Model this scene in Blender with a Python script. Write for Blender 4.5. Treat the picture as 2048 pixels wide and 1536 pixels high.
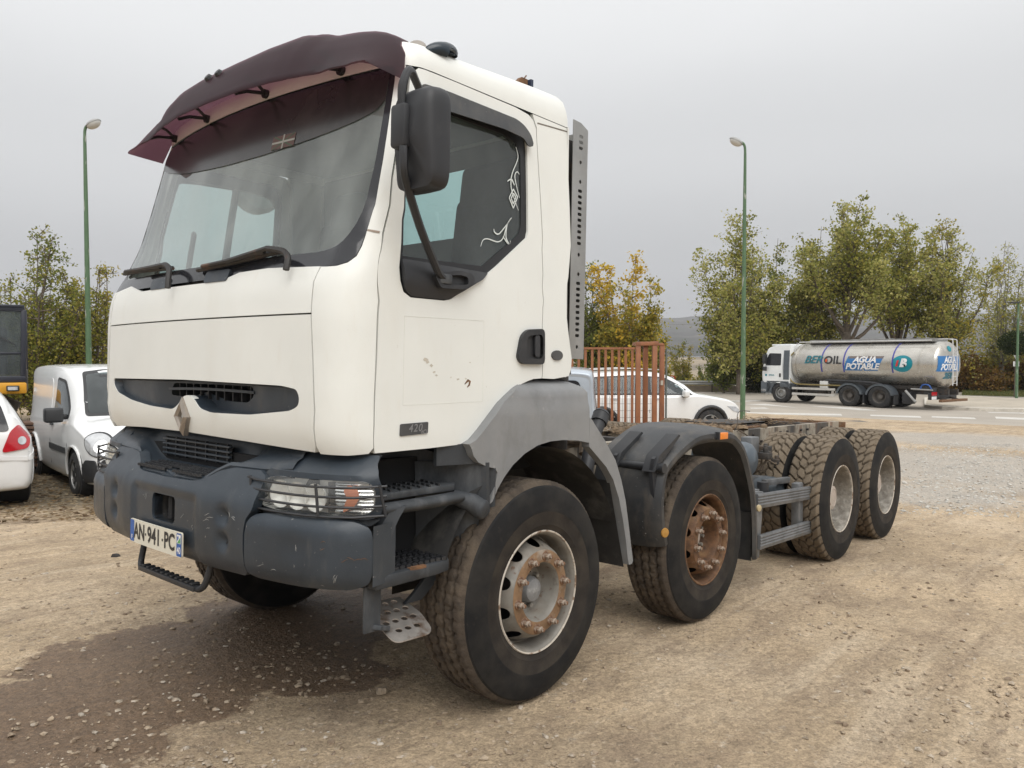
import bpy, bmesh, math, random
import numpy as np
from mathutils import Vector, Matrix, geometry, bvhtree
S = bpy.context.scene
C = S.collection
for o in list(bpy.data.objects): bpy.data.objects.remove(o)
PI = math.pi
R_ = math.radians

# ------------------------------------------------------------------ camera
cam = bpy.data.cameras.new('camera'); camo = bpy.data.objects.new('camera', cam); C.objects.link(camo)
cam.sensor_width = 36; cam.lens = 27.63; cam.clip_start = .05; cam.clip_end = 9000
CAM = Vector((-2.9736, -3.6543, 1.6952)); YAW = R_(40.933); PITCH = R_(-1.945)
FW = Vector((math.cos(YAW)*math.cos(PITCH), math.sin(YAW)*math.cos(PITCH), math.sin(PITCH)))
camo.location = CAM
camo.rotation_euler = FW.to_track_quat('-Z', 'Y').to_euler()
S.camera = camo

# ------------------------------------------------------------------ sky, sun, exposure
W = bpy.data.worlds.new('World'); S.world = W; W.use_nodes = True
nt = W.node_tree; nt.nodes.clear()
wo = nt.nodes.new('ShaderNodeOutputWorld'); bg = nt.nodes.new('ShaderNodeBackground')
sky = nt.nodes.new('ShaderNodeTexSky'); sky.sky_type = 'NISHITA'; sky.sun_disc = False
sky.sun_elevation = R_(52); sky.sun_rotation = R_(205); sky.dust_density = 6; sky.air_density = 1.5
tc = nt.nodes.new('ShaderNodeTexCoord'); sep = nt.nodes.new('ShaderNodeSeparateXYZ')
ns = nt.nodes.new('ShaderNodeTexNoise'); ns.inputs['Scale'].default_value = 1.6; ns.inputs['Detail'].default_value = 4
mp = nt.nodes.new('ShaderNodeMapping'); mp.inputs['Scale'].default_value = (1, 1, 3.0)
ad = nt.nodes.new('ShaderNodeMath'); ad.operation = 'MULTIPLY_ADD'; ad.inputs[1].default_value = .09; 
ramp = nt.nodes.new('ShaderNodeValToRGB'); ramp.color_ramp.interpolation = 'EASE'
cr = ramp.color_ramp
# overcast deck: luminance climbs from a murky horizon to a bright zenith (CIE overcast)
stops = [(0.0, (.25, .255, .26)), (.02, (.385, .39, .405)), (.10, (.455, .462, .475)), (.24, (.565, .572, .582)), (.42, (.715, .722, .73)), (.60, (.84, .845, .85)), (1.0, (1.12, 1.12, 1.11))]
cr.elements[0].position = 0; cr.elements[1].position = 1
for p, c in stops[1:-1]: cr.elements.new(p)
for e, (p, c) in zip(cr.elements, stops): e.position = p; e.color = (*c, 1)
hs = nt.nodes.new('ShaderNodeHueSaturation'); hs.inputs['Saturation'].default_value = .25; hs.inputs['Value'].default_value = .1
mx = nt.nodes.new('ShaderNodeMix'); mx.data_type = 'RGBA'; mx.inputs[0].default_value = .06
nt.links.new(tc.outputs['Generated'], sep.inputs[0]); nt.links.new(tc.outputs['Generated'], mp.inputs[0])
nt.links.new(mp.outputs[0], ns.inputs['Vector']); nt.links.new(ns.outputs['Fac'], ad.inputs[0])
sh = nt.nodes.new('ShaderNodeMath'); sh.operation = 'SUBTRACT'; sh.inputs[1].default_value = .045
nt.links.new(sep.outputs['Z'], sh.inputs[0]); nt.links.new(sh.outputs[0], ad.inputs[2])
nt.links.new(ad.outputs[0], ramp.inputs['Fac']); nt.links.new(sky.outputs[0], hs.inputs['Color'])
nt.links.new(ramp.outputs[0], mx.inputs[6]); nt.links.new(hs.outputs[0], mx.inputs[7])
nt.links.new(mx.outputs[2], bg.inputs['Color']); bg.inputs['Strength'].default_value = 1.0
nt.links.new(bg.outputs[0], wo.inputs['Surface'])
sun = bpy.data.lights.new('sun', 'SUN'); suno = bpy.data.objects.new('sun', sun); C.objects.link(suno)
sun.energy = 1.5; sun.angle = R_(50); sun.color = (1, .98, .945)
sdir = Vector((-.42, -.62, .92)).normalized()
suno.rotation_euler = sdir.to_track_quat('Z', 'Y').to_euler(); suno.location = (0, 0, 40)
V = S.view_settings; V.view_transform = 'Standard'; V.look = 'None'; V.gamma = 1; V.use_curve_mapping = False; V.exposure = 0.38
S.render.engine = 'CYCLES'; S.cycles.use_denoising = True; S.cycles.max_bounces = 8; S.cycles.transparent_max_bounces = 24
S.cycles.sample_clamp_indirect = 6

# ------------------------------------------------------------------ helpers
def bearing(px, d, z=0.0):
    """ground position seen at photo column px (2048 wide), d metres along the view axis"""
    rt = Vector((math.sin(YAW), -math.cos(YAW), 0)); f = Vector((math.cos(YAW), math.sin(YAW), 0))
    p = CAM + f*d + rt*(d*(px-1024)/1571.8)
    return Vector((p.x, p.y, z))
def sstep(x, a, b):
    t = min(1, max(0, (x-a)/(b-a))); return t*t*(3-2*t)
def lerp(a, b, t): return a+(b-a)*t

class MB:
    def __init__(s): s.v = []; s.f = []; s.m = []; s.cur = 0
    def add(s, vs, fs):
        k = len(s.v); s.v.extend([tuple(x) for x in vs])
        for f in fs: s.f.append(tuple(i+k for i in f)); s.m.append(s.cur)
        return s
    def box(s, c, size, rot=None):
        x, y, z = [d/2 for d in size]
        vs = [Vector(p) for p in ((-x,-y,-z),(x,-y,-z),(x,y,-z),(-x,y,-z),(-x,-y,z),(x,-y,z),(x,y,z),(-x,y,z))]
        if rot is not None: vs = [rot @ p for p in vs]
        c = Vector(c)
        return s.add([p+c for p in vs], [(0,3,2,1),(4,5,6,7),(0,1,5,4),(1,2,6,5),(2,3,7,6),(3,0,4,7)])
    def bar(s, p0, p1, w, h, up=(0,0,1)):
        p0 = Vector(p0); p1 = Vector(p1); d = (p1-p0); L = d.length; d.normalize(); up = Vector(up)
        if abs(d.dot(up)) > .98: up = Vector((1,0,0))
        a = d.cross(up).normalized(); b = a.cross(d)
        vs = [p+a*(sx*w/2)+b*(sy*h/2) for p in (p0, p1) for sx, sy in ((-1,-1),(1,-1),(1,1),(-1,1))]
        return s.add(vs, [(0,3,2,1),(4,5,6,7),(0,1,5,4),(1,2,6,5),(2,3,7,6),(3,0,4,7)])
    def cyl(s, p0, p1, r0, r1=None, n=16, caps=True):
        return s.tube([p0, p1], [r0, r0 if r1 is None else r1], n, caps)
    def tube(s, pts, r, n=8, caps=True, flat=1.0):
        pts = [Vector(p) for p in pts]
        if not isinstance(r, (list, tuple)): r = [r]*len(pts)
        k = len(s.v); a = None; vs = []
        for i, p in enumerate(pts):
            d = (pts[min(i+1, len(pts)-1)]-pts[max(i-1, 0)]).normalized()
            if a is None:
                ref = Vector((0,0,1)) if abs(d.z) < .9 else Vector((1,0,0)); a = d.cross(ref).normalized()
            else: a = (a-d*a.dot(d)).normalized()
            b = d.cross(a)
            for j in range(n):
                t = 2*PI*j/n; vs.append(p+(a*math.cos(t)+b*math.sin(t)*flat)*r[i])
        fs = [(i*n+j, i*n+(j+1) % n, (i+1)*n+(j+1) % n, (i+1)*n+j) for i in range(len(pts)-1) for j in range(n)]
        if caps: fs += [tuple(reversed(range(n))), tuple(range((len(pts)-1)*n, len(pts)*n))]
        return s.add(vs, fs)
    def lathe(s, prof, o=(0,0,0), ax=(0,-1,0), n=32, close=False):
        """prof: (radius, height along ax)"""
        o = Vector(o); ax = Vector(ax).normalized(); ref = Vector((0,0,1)) if abs(ax.z) < .9 else Vector((1,0,0))
        a = ax.cross(ref).normalized(); b = ax.cross(a); vs = []; fs = []
        for r, h in prof:
            for j in range(n):
                t = 2*PI*j/n; vs.append(o+ax*h+(a*math.cos(t)+b*math.sin(t))*r)
        m = len(prof)
        for i in range(m-1):
            for j in range(n): fs.append((i*n+j, i*n+(j+1) % n, (i+1)*n+(j+1) % n, (i+1)*n+j))
        if close:
            fs += [tuple(reversed(range(n))), tuple(range((m-1)*n, m*n))]
        return s.add(vs, fs)
    def prism(s, poly, fn0, fn1):
        n = len(poly); vs = [fn0(*p) for p in poly]+[fn1(*p) for p in poly]
        return s.add(vs, [tuple(range(n)), tuple(reversed(range(n, 2*n)))]+[(i, i+n, (i+1) % n+n, (i+1) % n) for i in range(n)])
    def grid(s, fn, ni, nj, close_i=False):
        vs = [fn(i, j) for i in range(ni) for j in range(nj)]
        fs = []
        for i in range(ni if close_i else ni-1):
            for j in range(nj-1):
                i2 = (i+1) % ni; fs.append((i*nj+j, i2*nj+j, i2*nj+j+1, i*nj+j+1))
        return s.add(vs, fs)
    def slab(s, fn, ni, nj, th):
        """grid with thickness: fn(i,j) -> point, th -> offset vector or function"""
        P = [[Vector(fn(i, j)) for j in range(nj)] for i in range(ni)]
        off = th if callable(th) else (lambda i, j: Vector(th))
        vs = [P[i][j] for i in range(ni) for j in range(nj)]+[P[i][j]+off(i, j) for i in range(ni) for j in range(nj)]
        N = ni*nj; fs = []
        for i in range(ni-1):
            for j in range(nj-1):
                q = (i*nj+j, (i+1)*nj+j, (i+1)*nj+j+1, i*nj+j+1); fs.append(q); fs.append(tuple(x+N for x in reversed(q)))
        for i in range(ni-1):
            for j in (0, nj-1): fs.append((i*nj+j, (i+1)*nj+j, (i+1)*nj+j+N, i*nj+j+N))
        for j in range(nj-1):
            for i in (0, ni-1): fs.append((i*nj+j, i*nj+j+1, i*nj+j+1+N, i*nj+j+N))
        return s.add(vs, fs)
    def patch(s, outer, fn, holes=(), step=.06, thick=.02, base=0.0):
        """a panel: the 2-D outline triangulated, laid on the surface fn(a,b,offset), with a flange of depth thick"""
        def resample(p):
            r = []
            for i in range(len(p)):
                a, b = p[i], p[(i+1) % len(p)]; L = math.hypot(b[0]-a[0], b[1]-a[1]); n = max(1, math.ceil(L/step))
                for k in range(n): r.append((lerp(a[0], b[0], k/n), lerp(a[1], b[1], k/n)))
            return r
        loops = [resample(outer)]+[resample(h) for h in holes]
        pts = []; edges = []
        for L in loops:
            k = len(pts); pts += L; edges += [(k+i, k+(i+1) % len(L)) for i in range(len(L))]
        nb = len(pts)
        B = np.array(pts)
        def inside(x, y, L):
            c = False; n = len(L); j = n-1
            for i in range(n):
                if (L[i][1] > y) != (L[j][1] > y) and x < (L[j][0]-L[i][0])*(y-L[i][1])/(L[j][1]-L[i][1])+L[i][0]: c = not c
                j = i
            return c
        ok = lambda x, y: inside(x, y, loops[0]) and not any(inside(x, y, h) for h in loops[1:])
        x0, y0 = B.min(0); x1, y1 = B.max(0)
        ny = int((y1-y0)/step)+1
        for jy in range(1, ny+1):
            y = y0+jy*step*.9
            for ix in range(1, int((x1-x0)/step)+2):
                x = x0+(ix-.5*(jy % 2))*step
                if ok(x, y) and ((B[:,0]-x)**2+(B[:,1]-y)**2).min() > (step*.45)**2: pts.append((x, y))
        ov, oe, of, orig, _, _ = geometry.delaunay_2d_cdt([Vector(p) for p in pts], edges, [], 1, 1e-5)
        tris = []
        for f in of:
            cx = sum(ov[i].x for i in f)/len(f); cy = sum(ov[i].y for i in f)/len(f)
            if ok(cx, cy): tris.append(tuple(f))
        n = len(ov)
        vs = [fn(p.x, p.y, base) for p in ov]
        fs = list(tris)
        if thick:
            cnt = {}
            for f in tris:
                for i in range(3):
                    e = (f[i], f[(i+1) % 3]); cnt[tuple(sorted(e))] = None if tuple(sorted(e)) in cnt else e
            be = [e for e in cnt.values() if e]
            idx = {}
            for e in be:
                for i in e:
                    if i not in idx: idx[i] = n+len(idx); vs.append(fn(ov[i].x, ov[i].y, base-thick))
            fs += [(a, idx[a], idx[b], b) for a, b in be]
        return s.add(vs, fs)
    def mirrored(s):
        m = MB(); m.v = [(x, -y, z) for x, y, z in s.v]; m.f = [tuple(reversed(f)) for f in s.f]; m.m = list(s.m); return m
    def mesh(s, name, mats, bevel=0, sharp=38, recalc=True, smooth=True, seg=2):
        me = bpy.data.meshes.new(name); me.from_pydata(s.v, [], s.f); 
        mats = mats if isinstance(mats, (list, tuple)) else [mats]
        for m in mats: me.materials.append(m)
        if len(mats) > 1: me.polygons.foreach_set('material_index', s.m)
        if recalc or bevel:
            bm = bmesh.new(); bm.from_mesh(me)
            bmesh.ops.recalc_face_normals(bm, faces=bm.faces)
            if bevel:
                ed = [e for e in bm.edges if len(e.link_faces) == 2 and e.calc_face_angle(0) > R_(35)]
                bmesh.ops.bevel(bm, geom=ed, offset=bevel, segments=seg, affect='EDGES', profile=.5, clamp_overlap=True)
            bm.to_mesh(me); bm.free()
        if smooth:
            me.polygons.foreach_set('use_smooth', [True]*len(me.polygons)); me.set_sharp_from_angle(angle=R_(sharp))
        me.update(); return me
    def build(s, name, mats, parent=None, **kw):
        return link(name, s.mesh(name, mats, **kw), parent)

def link(name, data, parent=None, loc=None, rot=None):
    o = bpy.data.objects.new(name, data); C.objects.link(o)
    if parent: o.parent = parent
    if loc is not None: o.location = loc
    if rot is not None: o.rotation_euler = rot
    return o
def empty(name, loc=(0,0,0), rot=(0,0,0), parent=None):
    o = bpy.data.objects.new(name, None); o.empty_display_size = .2; C.objects.link(o); o.location = loc; o.rotation_euler = rot
    if parent: o.parent = parent
    return o
def tag(o, label=None, cat=None, group=None, kind=None):
    if label: o['label'] = label
    if cat: o['category'] = cat
    if group: o['group'] = group
    if kind: o['kind'] = kind
    return o
def copy_tree(o, parent=None):
    c = o.copy(); C.objects.link(c)
    if parent: c.parent = parent
    for ch in list(o.children): copy_tree(ch, c)
    return c
def smooth_poly(p, n=4, closed=False):
    r = []; m = len(p)
    for i in range(m if closed else m-1):
        p0, p1, p2, p3 = (p[(i-1) % m], p[i], p[(i+1) % m], p[(i+2) % m]) if closed else (p[max(i-1, 0)], p[i], p[i+1], p[min(i+2, m-1)])
        for k in range(n):
            t = k/n
            r.append(tuple(.5*((2*b)+(-a+c)*t+(2*a-5*b+4*c-d)*t*t+(-a+3*b-3*c+d)*t**3) for a, b, c, d in zip(p0, p1, p2, p3)))
    if not closed: r.append(tuple(p[-1]))
    return r
def rounded(poly, r, n=4):
    """round the corners of a 2-D polygon"""
    out = []; m = len(poly)
    for i in range(m):
        p = Vector(poly[i][:2]); a = Vector(poly[i-1][:2]); b = Vector(poly[(i+1) % m][:2])
        rr = poly[i][2] if len(poly[i]) > 2 else r
        k = min(rr, (a-p).length*.45, (b-p).length*.45)
        if k < 1e-4: out.append(tuple(p)); continue
        q0 = p+(a-p).normalized()*k; q1 = p+(b-p).normalized()*k
        for j in range(n+1):
            t = j/n; out.append(tuple(q0*(1-t)**2+p*2*t*(1-t)+q1*t*t))
    return out
def rrect(w, h, r, cx=0, cy=0, n=4):
    return [(x+cx, y+cy) for x, y in rounded([(-w/2,-h/2),(w/2,-h/2),(w/2,h/2),(-w/2,h/2)], r, n)]
def ellipse(cx, cy, rx, ry, n=20, a0=0):
    return [(cx+rx*math.cos(a0+2*PI*i/n), cy+ry*math.sin(a0+2*PI*i/n)) for i in range(n)]
_tx = {}
def text_geo(body, size, bold=0.0, shear=0.0, align='CENTER', space=1.0, extrude=.0):
    """flat lettering as (verts, faces) in its own x-y plane"""
    cu = bpy.data.curves.new('lettering', 'FONT'); cu.body = body; cu.size = size; cu.offset = bold; cu.shear = shear
    cu.align_x = align; cu.align_y = 'CENTER'; cu.space_character = space; cu.resolution_u = 3; cu.extrude = extrude
    ob = bpy.data.objects.new('lettering', cu); C.objects.link(ob)
    dg = bpy.context.evaluated_depsgraph_get(); dg.update(); me = ob.evaluated_get(dg).to_mesh()
    vs = [tuple(v.co) for v in me.vertices]; fs = [tuple(p.vertices) for p in me.polygons]
    ob.evaluated_get(dg).to_mesh_clear(); bpy.data.objects.remove(ob); bpy.data.curves.remove(cu)
    return vs, fs

def strip(mb, pts, w, fn, off=.003, th=.004):
    """a raised band w wide following pts on the surface fn"""
    n = len(pts); L = []
    for i, p in enumerate(pts):
        a = pts[max(i-1, 0)]; b = pts[min(i+1, n-1)]; d = math.hypot(b[0]-a[0], b[1]-a[1]) or 1
        ww = w[i] if isinstance(w, (list, tuple)) else w
        nx, ny = -(b[1]-a[1])/d*ww/2, (b[0]-a[0])/d*ww/2
        L.append([(p[0]+nx, p[1]+ny, off), (p[0]-nx, p[1]-ny, off), (p[0]-nx, p[1]-ny, off-th), (p[0]+nx, p[1]+ny, off-th)])
    return mb.grid(lambda i, j: fn(*L[i][j % 4]), n, 5)
# ------------------------------------------------------------------ materials
def mat(name, col, rough=.5, metal=0.0, var=.12, vscale=5.0, layers=(), bump=0.0, bscale=60.0, spec=.5, alpha=None, coat=0.0, rvar=.0, bdet=6):
    """principled paint / plastic / metal; layers = (colour, scale, lo, hi, amount[, stretch]) blended in by noise"""
    m = bpy.data.materials.new(name); m.use_nodes = True; t = m.node_tree; N = t.nodes; L = t.links
    b = N['Principled BSDF']; b.inputs['Roughness'].default_value = rough; b.inputs['Metallic'].default_value = metal
    b.inputs['Specular IOR Level'].default_value = spec; b.inputs['Coat Weight'].default_value = coat; b.inputs['Coat Roughness'].default_value = .08
    tc = N.new('ShaderNodeTexCoord')
    def noise(scale, det=5, stretch=None, off=0):
        n = N.new('ShaderNodeTexNoise'); n.inputs['Scale'].default_value = scale; n.inputs['Detail'].default_value = det; n.inputs['Roughness'].default_value = .6
        mpp = N.new('ShaderNodeMapping'); mpp.inputs['Location'].default_value = (off*3.1, off*1.7, off*2.3)
        if stretch: mpp.inputs['Scale'].default_value = stretch
        L.new(tc.outputs['Object'], mpp.inputs[0]); L.new(mpp.outputs[0], n.inputs['Vector']); return n
    n0 = noise(vscale)
    r0 = N.new('ShaderNodeValToRGB'); lo = [max(0, c*(1-var)) for c in col]; hi = [min(1, c*(1+var)) for c in col]
    r0.color_ramp.elements[0].position = .3; r0.color_ramp.elements[1].position = .7
    r0.color_ramp.elements[0].color = (*lo, 1); r0.color_ramp.elements[1].color = (*hi, 1)
    L.new(n0.outputs['Fac'], r0.inputs['Fac']); out = r0.outputs[0]
    rout = None
    for i, ly in enumerate(layers):
        c2, sc, a, bb, amt = ly[:5]; stv = ly[5] if len(ly) > 5 else None
        nn = noise(sc, 8, stv, i+1); mr = N.new('ShaderNodeMapRange'); mr.inputs[1].default_value = a; mr.inputs[2].default_value = bb
        mr.inputs[3].default_value = 0; mr.inputs[4].default_value = amt; L.new(nn.outputs['Fac'], mr.inputs[0])
        mxx = N.new('ShaderNodeMix'); mxx.data_type = 'RGBA'; L.new(mr.outputs[0], mxx.inputs[0]); L.new(out, mxx.inputs[6]); mxx.inputs[7].default_value = (*c2, 1); out = mxx.outputs[2]
    L.new(out, b.inputs['Base Color'])
    if rvar:
        nr = noise(vscale*2.3, 4, None, 9); mr = N.new('ShaderNodeMapRange'); mr.inputs[1].default_value = .3; mr.inputs[2].default_value = .7
        mr.inputs[3].default_value = max(.03, rough-rvar); mr.inputs[4].default_value = min(1, rough+rvar); L.new(nr.outputs['Fac'], mr.inputs[0]); L.new(mr.outputs[0], b.inputs['Roughness'])
    if bump:
        nb = noise(bscale, bdet, None, 5); bp = N.new('ShaderNodeBump'); bp.inputs['Strength'].default_value = bump; bp.inputs['Distance'].default_value = .01
        L.new(nb.outputs['Fac'], bp.inputs['Height']); L.new(bp.outputs[0], b.inputs['Normal'])
    return m
def glass(name, tint, dust_sheen=.08, dust_sheen_col=(.45,.46,.44), rough=.02, spec=1.5):
    m = bpy.data.materials.new(name); m.use_nodes = True; t = m.node_tree; N = t.nodes; L = t.links; N.clear()
    o = N.new('ShaderNodeOutputMaterial'); tr = N.new('ShaderNodeBsdfTransparent'); tr.inputs[0].default_value = (*tint, 1)
    gl = N.new('ShaderNodeBsdfGlossy'); gl.inputs['Roughness'].default_value = rough; gl.inputs[0].default_value = (.95,.97,.97,1)
    lw = N.new('ShaderNodeLayerWeight'); lw.inputs[0].default_value = .5; pw = N.new('ShaderNodeMath'); pw.operation = 'POWER'; pw.inputs[1].default_value = 4.0
    fr = N.new('ShaderNodeMath'); fr.operation = 'MULTIPLY_ADD'; fr.inputs[1].default_value = .80; fr.inputs[2].default_value = .05; L.new(lw.outputs['Facing'], pw.inputs[0]); L.new(pw.outputs[0], fr.inputs[0]); m1 = N.new('ShaderNodeMixShader'); m2 = N.new('ShaderNodeMixShader')
    df = N.new('ShaderNodeBsdfDiffuse'); df.inputs[0].default_value = (*dust_sheen_col, 1)
    tc = N.new('ShaderNodeTexCoord'); n = N.new('ShaderNodeTexNoise'); n.inputs['Scale'].default_value = 3; n.inputs['Detail'].default_value = 7
    mp = N.new('ShaderNodeMapping'); mp.inputs['Scale'].default_value = (1.5, 1.5, .5)
    mr = N.new('ShaderNodeMapRange'); mr.inputs[1].default_value = .3; mr.inputs[2].default_value = .75; mr.inputs[3].default_value = dust_sheen*.45; mr.inputs[4].default_value = dust_sheen*1.5
    L.new(tc.outputs['Object'], mp.inputs[0]); L.new(mp.outputs[0], n.inputs['Vector']); L.new(n.outputs['Fac'], mr.inputs[0])
    L.new(tr.outputs[0], m2.inputs[1]); L.new(df.outputs[0], m2.inputs[2]); L.new(mr.outputs[0], m2.inputs[0])
    L.new(m2.outputs[0], m1.inputs[1]); L.new(gl.outputs[0], m1.inputs[2]); L.new(fr.outputs[0], m1.inputs[0]); L.new(m1.outputs[0], o.inputs[0])
    return m
def leafmat(name, cols, rough=.6):
    """foliage: several leaf colours mixed per leaf (island) plus some light passing through"""
    m = bpy.data.materials.new(name); m.use_nodes = True; t = m.node_tree; N = t.nodes; L = t.links
    b = N['Principled BSDF']; b.inputs['Roughness'].default_value = rough; b.inputs['Specular IOR Level'].default_value = .25
    g = N.new('ShaderNodeNewGeometry'); r = N.new('ShaderNodeValToRGB'); r.color_ramp.interpolation = 'LINEAR'
    e = r.color_ramp.elements; e[0].position = 0; e[1].position = 1
    for i in range(1, len(cols)-1): e.new(i/(len(cols)-1))
    for k, c in zip(e, cols): k.color = (*c, 1)
    L.new(g.outputs['Random Per Island'], r.inputs['Fac']); L.new(r.outputs[0], b.inputs['Base Color'])
    tl = N.new('ShaderNodeBsdfTranslucent'); L.new(r.outputs[0], tl.inputs[0]); mx = N.new('ShaderNodeMixShader'); mx.inputs[0].default_value = .5
    L.new(b.outputs[0], mx.inputs[1]); L.new(tl.outputs[0], mx.inputs[2]); L.new(mx.outputs[0], N['Material Output'].inputs[0])
    return m
BLK = (.008,.008,.009)
m_white = mat('cream white paint', (.745,.755,.72), .42, var=.03, vscale=2.5, rvar=.1, coat=.15,
              layers=[((.62,.58,.49), 3, .55, .85, .35, (1,1,.30)), ((.62,.58,.50), 16, .60, .8, .25, (1,1,.22)), ((.33,.27,.21), 48, .71, .76, .4)], bump=.015, bscale=3)
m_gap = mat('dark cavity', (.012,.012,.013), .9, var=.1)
m_blue = mat('blue grey faded plastic', (.027,.036,.047), .38, var=.12, vscale=3, rvar=.08,
             layers=[((.050,.062,.076), 3.2, .48, .75, .7), ((.035,.03,.027), 7, .62, .8, .6), ((.30,.29,.27), 42, .67, .73, .7), ((.10,.10,.095), 11, .60, .78, .4, (1,1,.3))], bump=.10, bscale=180)
m_arch = mat('sun bleached grey plastic', (.20,.205,.21), .6, var=.12, vscale=4,
             layers=[((.27,.27,.265), 2.6, .42, .70, .7), ((.10,.098,.095), 4.5, .56, .78, .5), ((.38,.37,.35), 24, .66, .72, .4), ((.12,.115,.105), 9, .58, .78, .5, (1,1,.3))], bump=.05, bscale=140)
m_dark = mat('black plastic', (.022,.023,.026), .5, var=.2, vscale=4, layers=[((.06,.06,.06), 5, .5, .8, .6)], bump=.05, bscale=200)
m_step = mat('worn grey step plastic', (.034,.038,.043), .6, var=.25, vscale=5,
             layers=[((.15,.155,.158), 5, .52, .72, .75, (1,1,.4)), ((.016,.017,.019), 4, .6, .7, .8), ((.10,.08,.055), 20, .62, .8, .4)], bump=.08, bscale=120)
m_guard = mat('black mudguard plastic', (.026,.028,.031), .45, var=.2, vscale=3,
              layers=[((.080,.076,.070), 4, .45, .72, .8), ((.15,.125,.095), 7, .54, .78, .6, (1,1,.35)), ((.45,.45,.44), 48, .68, .73, .7)], bump=.08, bscale=120)
m_rub = mat('tyre sidewall rubber', (.012,.012,.0125), .75, var=.2, vscale=7, layers=[((.040,.036,.031), 5, .45, .75, .75), ((.085,.07,.055), 14, .64, .85, .45)], bump=.08, bscale=90, spec=.22)
m_rubin = mat('dusty inner sidewall', (.028,.024,.021), .85, var=.25, vscale=9, layers=[((.060,.050,.039), 6, .42, .72, .75), ((.022,.021,.02), 11, .58, .75, .7)], bump=.1, bscale=60, spec=.2)
m_tread = mat('muddy tyre tread', (.055,.042,.031), .95, var=.35, vscale=14, layers=[((.125,.096,.067), 9, .45, .72, .75), ((.030,.027,.024), 22, .6, .78, .7)], bump=.5, bscale=70)
m_tread2 = mat('dry clay tyre tread', (.135,.105,.073), .95, var=.25, vscale=14, layers=[((.20,.16,.115), 8, .45, .7, .8), ((.05,.043,.036), 25, .62, .78, .6)], bump=.35, bscale=90)
m_rim = mat('chalky white rim', (.205,.192,.168), .55, var=.18, vscale=9, layers=[((.15,.12,.09), 8, .46, .70, .8), ((.10,.048,.022), 22, .60, .70, .85), ((.055,.045,.036), 13, .62, .76, .7)], bump=.06, bscale=60)
m_rustrim = mat('rusty rim', (.115,.055,.024), .75, var=.45, vscale=12, layers=[((.20,.115,.052), 8, .48, .66, .85), ((.042,.022,.013), 13, .50, .66, .9), ((.33,.28,.20), 7, .62, .74, .6)], bump=.15, bscale=80)
m_rust = mat('brown rust', (.15,.075,.035), .8, var=.4, vscale=25, layers=[((.25,.19,.13), 18, .5, .75, .7), ((.05,.028,.016), 30, .55, .75, .8)], bump=.2, bscale=120)
m_rrim = mat('dusty grey rim', (.22,.20,.17), .6, var=.3, vscale=14, layers=[((.42,.40,.36), 20, .5, .7, .7), ((.09,.075,.058), 12, .5, .72, .8)], bump=.12, bscale=90)
m_lip = mat('pale worn rim lip', (.52,.47,.40), .5, var=.1, vscale=20, layers=[((.15,.075,.035), 26, .52, .62, .85)])
m_hub = mat('pale hub cap', (.42,.36,.31), .55, var=.15, vscale=20, layers=[((.20,.13,.09), 18, .55, .75, .7)])
m_steel = mat('dull galvanised steel', (.36,.36,.35), .45, metal=.7, var=.12, vscale=5, rvar=.1, layers=[((.22,.21,.19), 4, .5, .75, .6, (1,1,.3))])
m_rail = mat('painted chassis rail', (.33,.29,.23), .7, var=.2, vscale=4, layers=[((.055,.05,.046), 3.3, .50, .56, .95, (1,1,.15)), ((.17,.075,.04), 3.7, .54, .63, .9, (1,1,.3)), ((.10,.065,.04), 14, .5, .7, .7)], bump=.2, bscale=50)
m_iron = mat('dark grimy steel', (.045,.042,.040), .65, metal=.2, var=.3, vscale=9, layers=[((.13,.085,.05), 9, .5, .72, .7), ((.15,.125,.095), 5, .55, .8, .5)], bump=.15, bscale=70)
m_tank = mat('blue grey tank paint', (.075,.095,.115), .4, var=.15, vscale=5, layers=[((.16,.16,.155), 5, .5, .75, .5), ((.09,.05,.03), 15, .64, .74, .6)], bump=.03)
m_bar = mat('grey aluminium guard rail', (.17,.175,.18), .5, metal=.4, var=.2, vscale=6, layers=[((.06,.055,.05), 6, .5, .7, .7), ((.24,.20,.15), 12, .6, .8, .5)], bump=.06, bscale=80)
m_seal = mat('black rubber seal', (.014,.014,.016), .45, var=.1)
m_wsborder = mat('black glass border', (.020,.021,.025), .12, var=.1, layers=[((.06,.06,.06), 4, .5, .8, .4)])
m_strip = mat('dark tint strip', (.030,.028,.026), .22, var=.2, layers=[((.065,.06,.055), 5, .45, .75, .6)])
m_ws = glass('dusty windscreen', (.70,.76,.74), dust_sheen=.27, dust_sheen_col=(.44,.48,.46))
m_door_g = glass('tinted door glass', (.66,.83,.81), dust_sheen=.09, dust_sheen_col=(.4,.43,.42))
m_car_g = glass('car glass', (.34,.40,.41), dust_sheen=.10, dust_sheen_col=(.40,.44,.45))  # extra pale dust colour stands in for sky reflected in the panes
m_clear = glass('lamp lens', (.95,.96,.95), dust_sheen=.10, dust_sheen_col=(.6,.6,.58))
m_int = mat('grey cab lining', (.17,.175,.175), .8, var=.1)
m_dash = mat('pale dashboard', (.20,.20,.19), .7, var=.1)
m_seat = mat('dark seat cloth', (.055,.056,.060), .9, var=.2, vscale=20)
m_chrome = mat('bright metal', (.75,.75,.74), .18, metal=1, var=.04)
m_refl = mat('lamp reflector', (.84,.83,.80), .25, metal=.05, var=.06, vscale=12, bump=.12, bscale=14, bdet=1)
m_badge = mat('dark badge', (.05,.052,.054), .5, var=.1, layers=[((.11,.11,.11), 6, .45, .7, .6)])
m_badgetx = mat('faded badge lettering', (.20,.20,.205), .45, var=.05)
m_emblem = mat('tarnished silver emblem', (.33,.29,.25), .38, metal=.55, var=.2, vscale=12)
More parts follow.
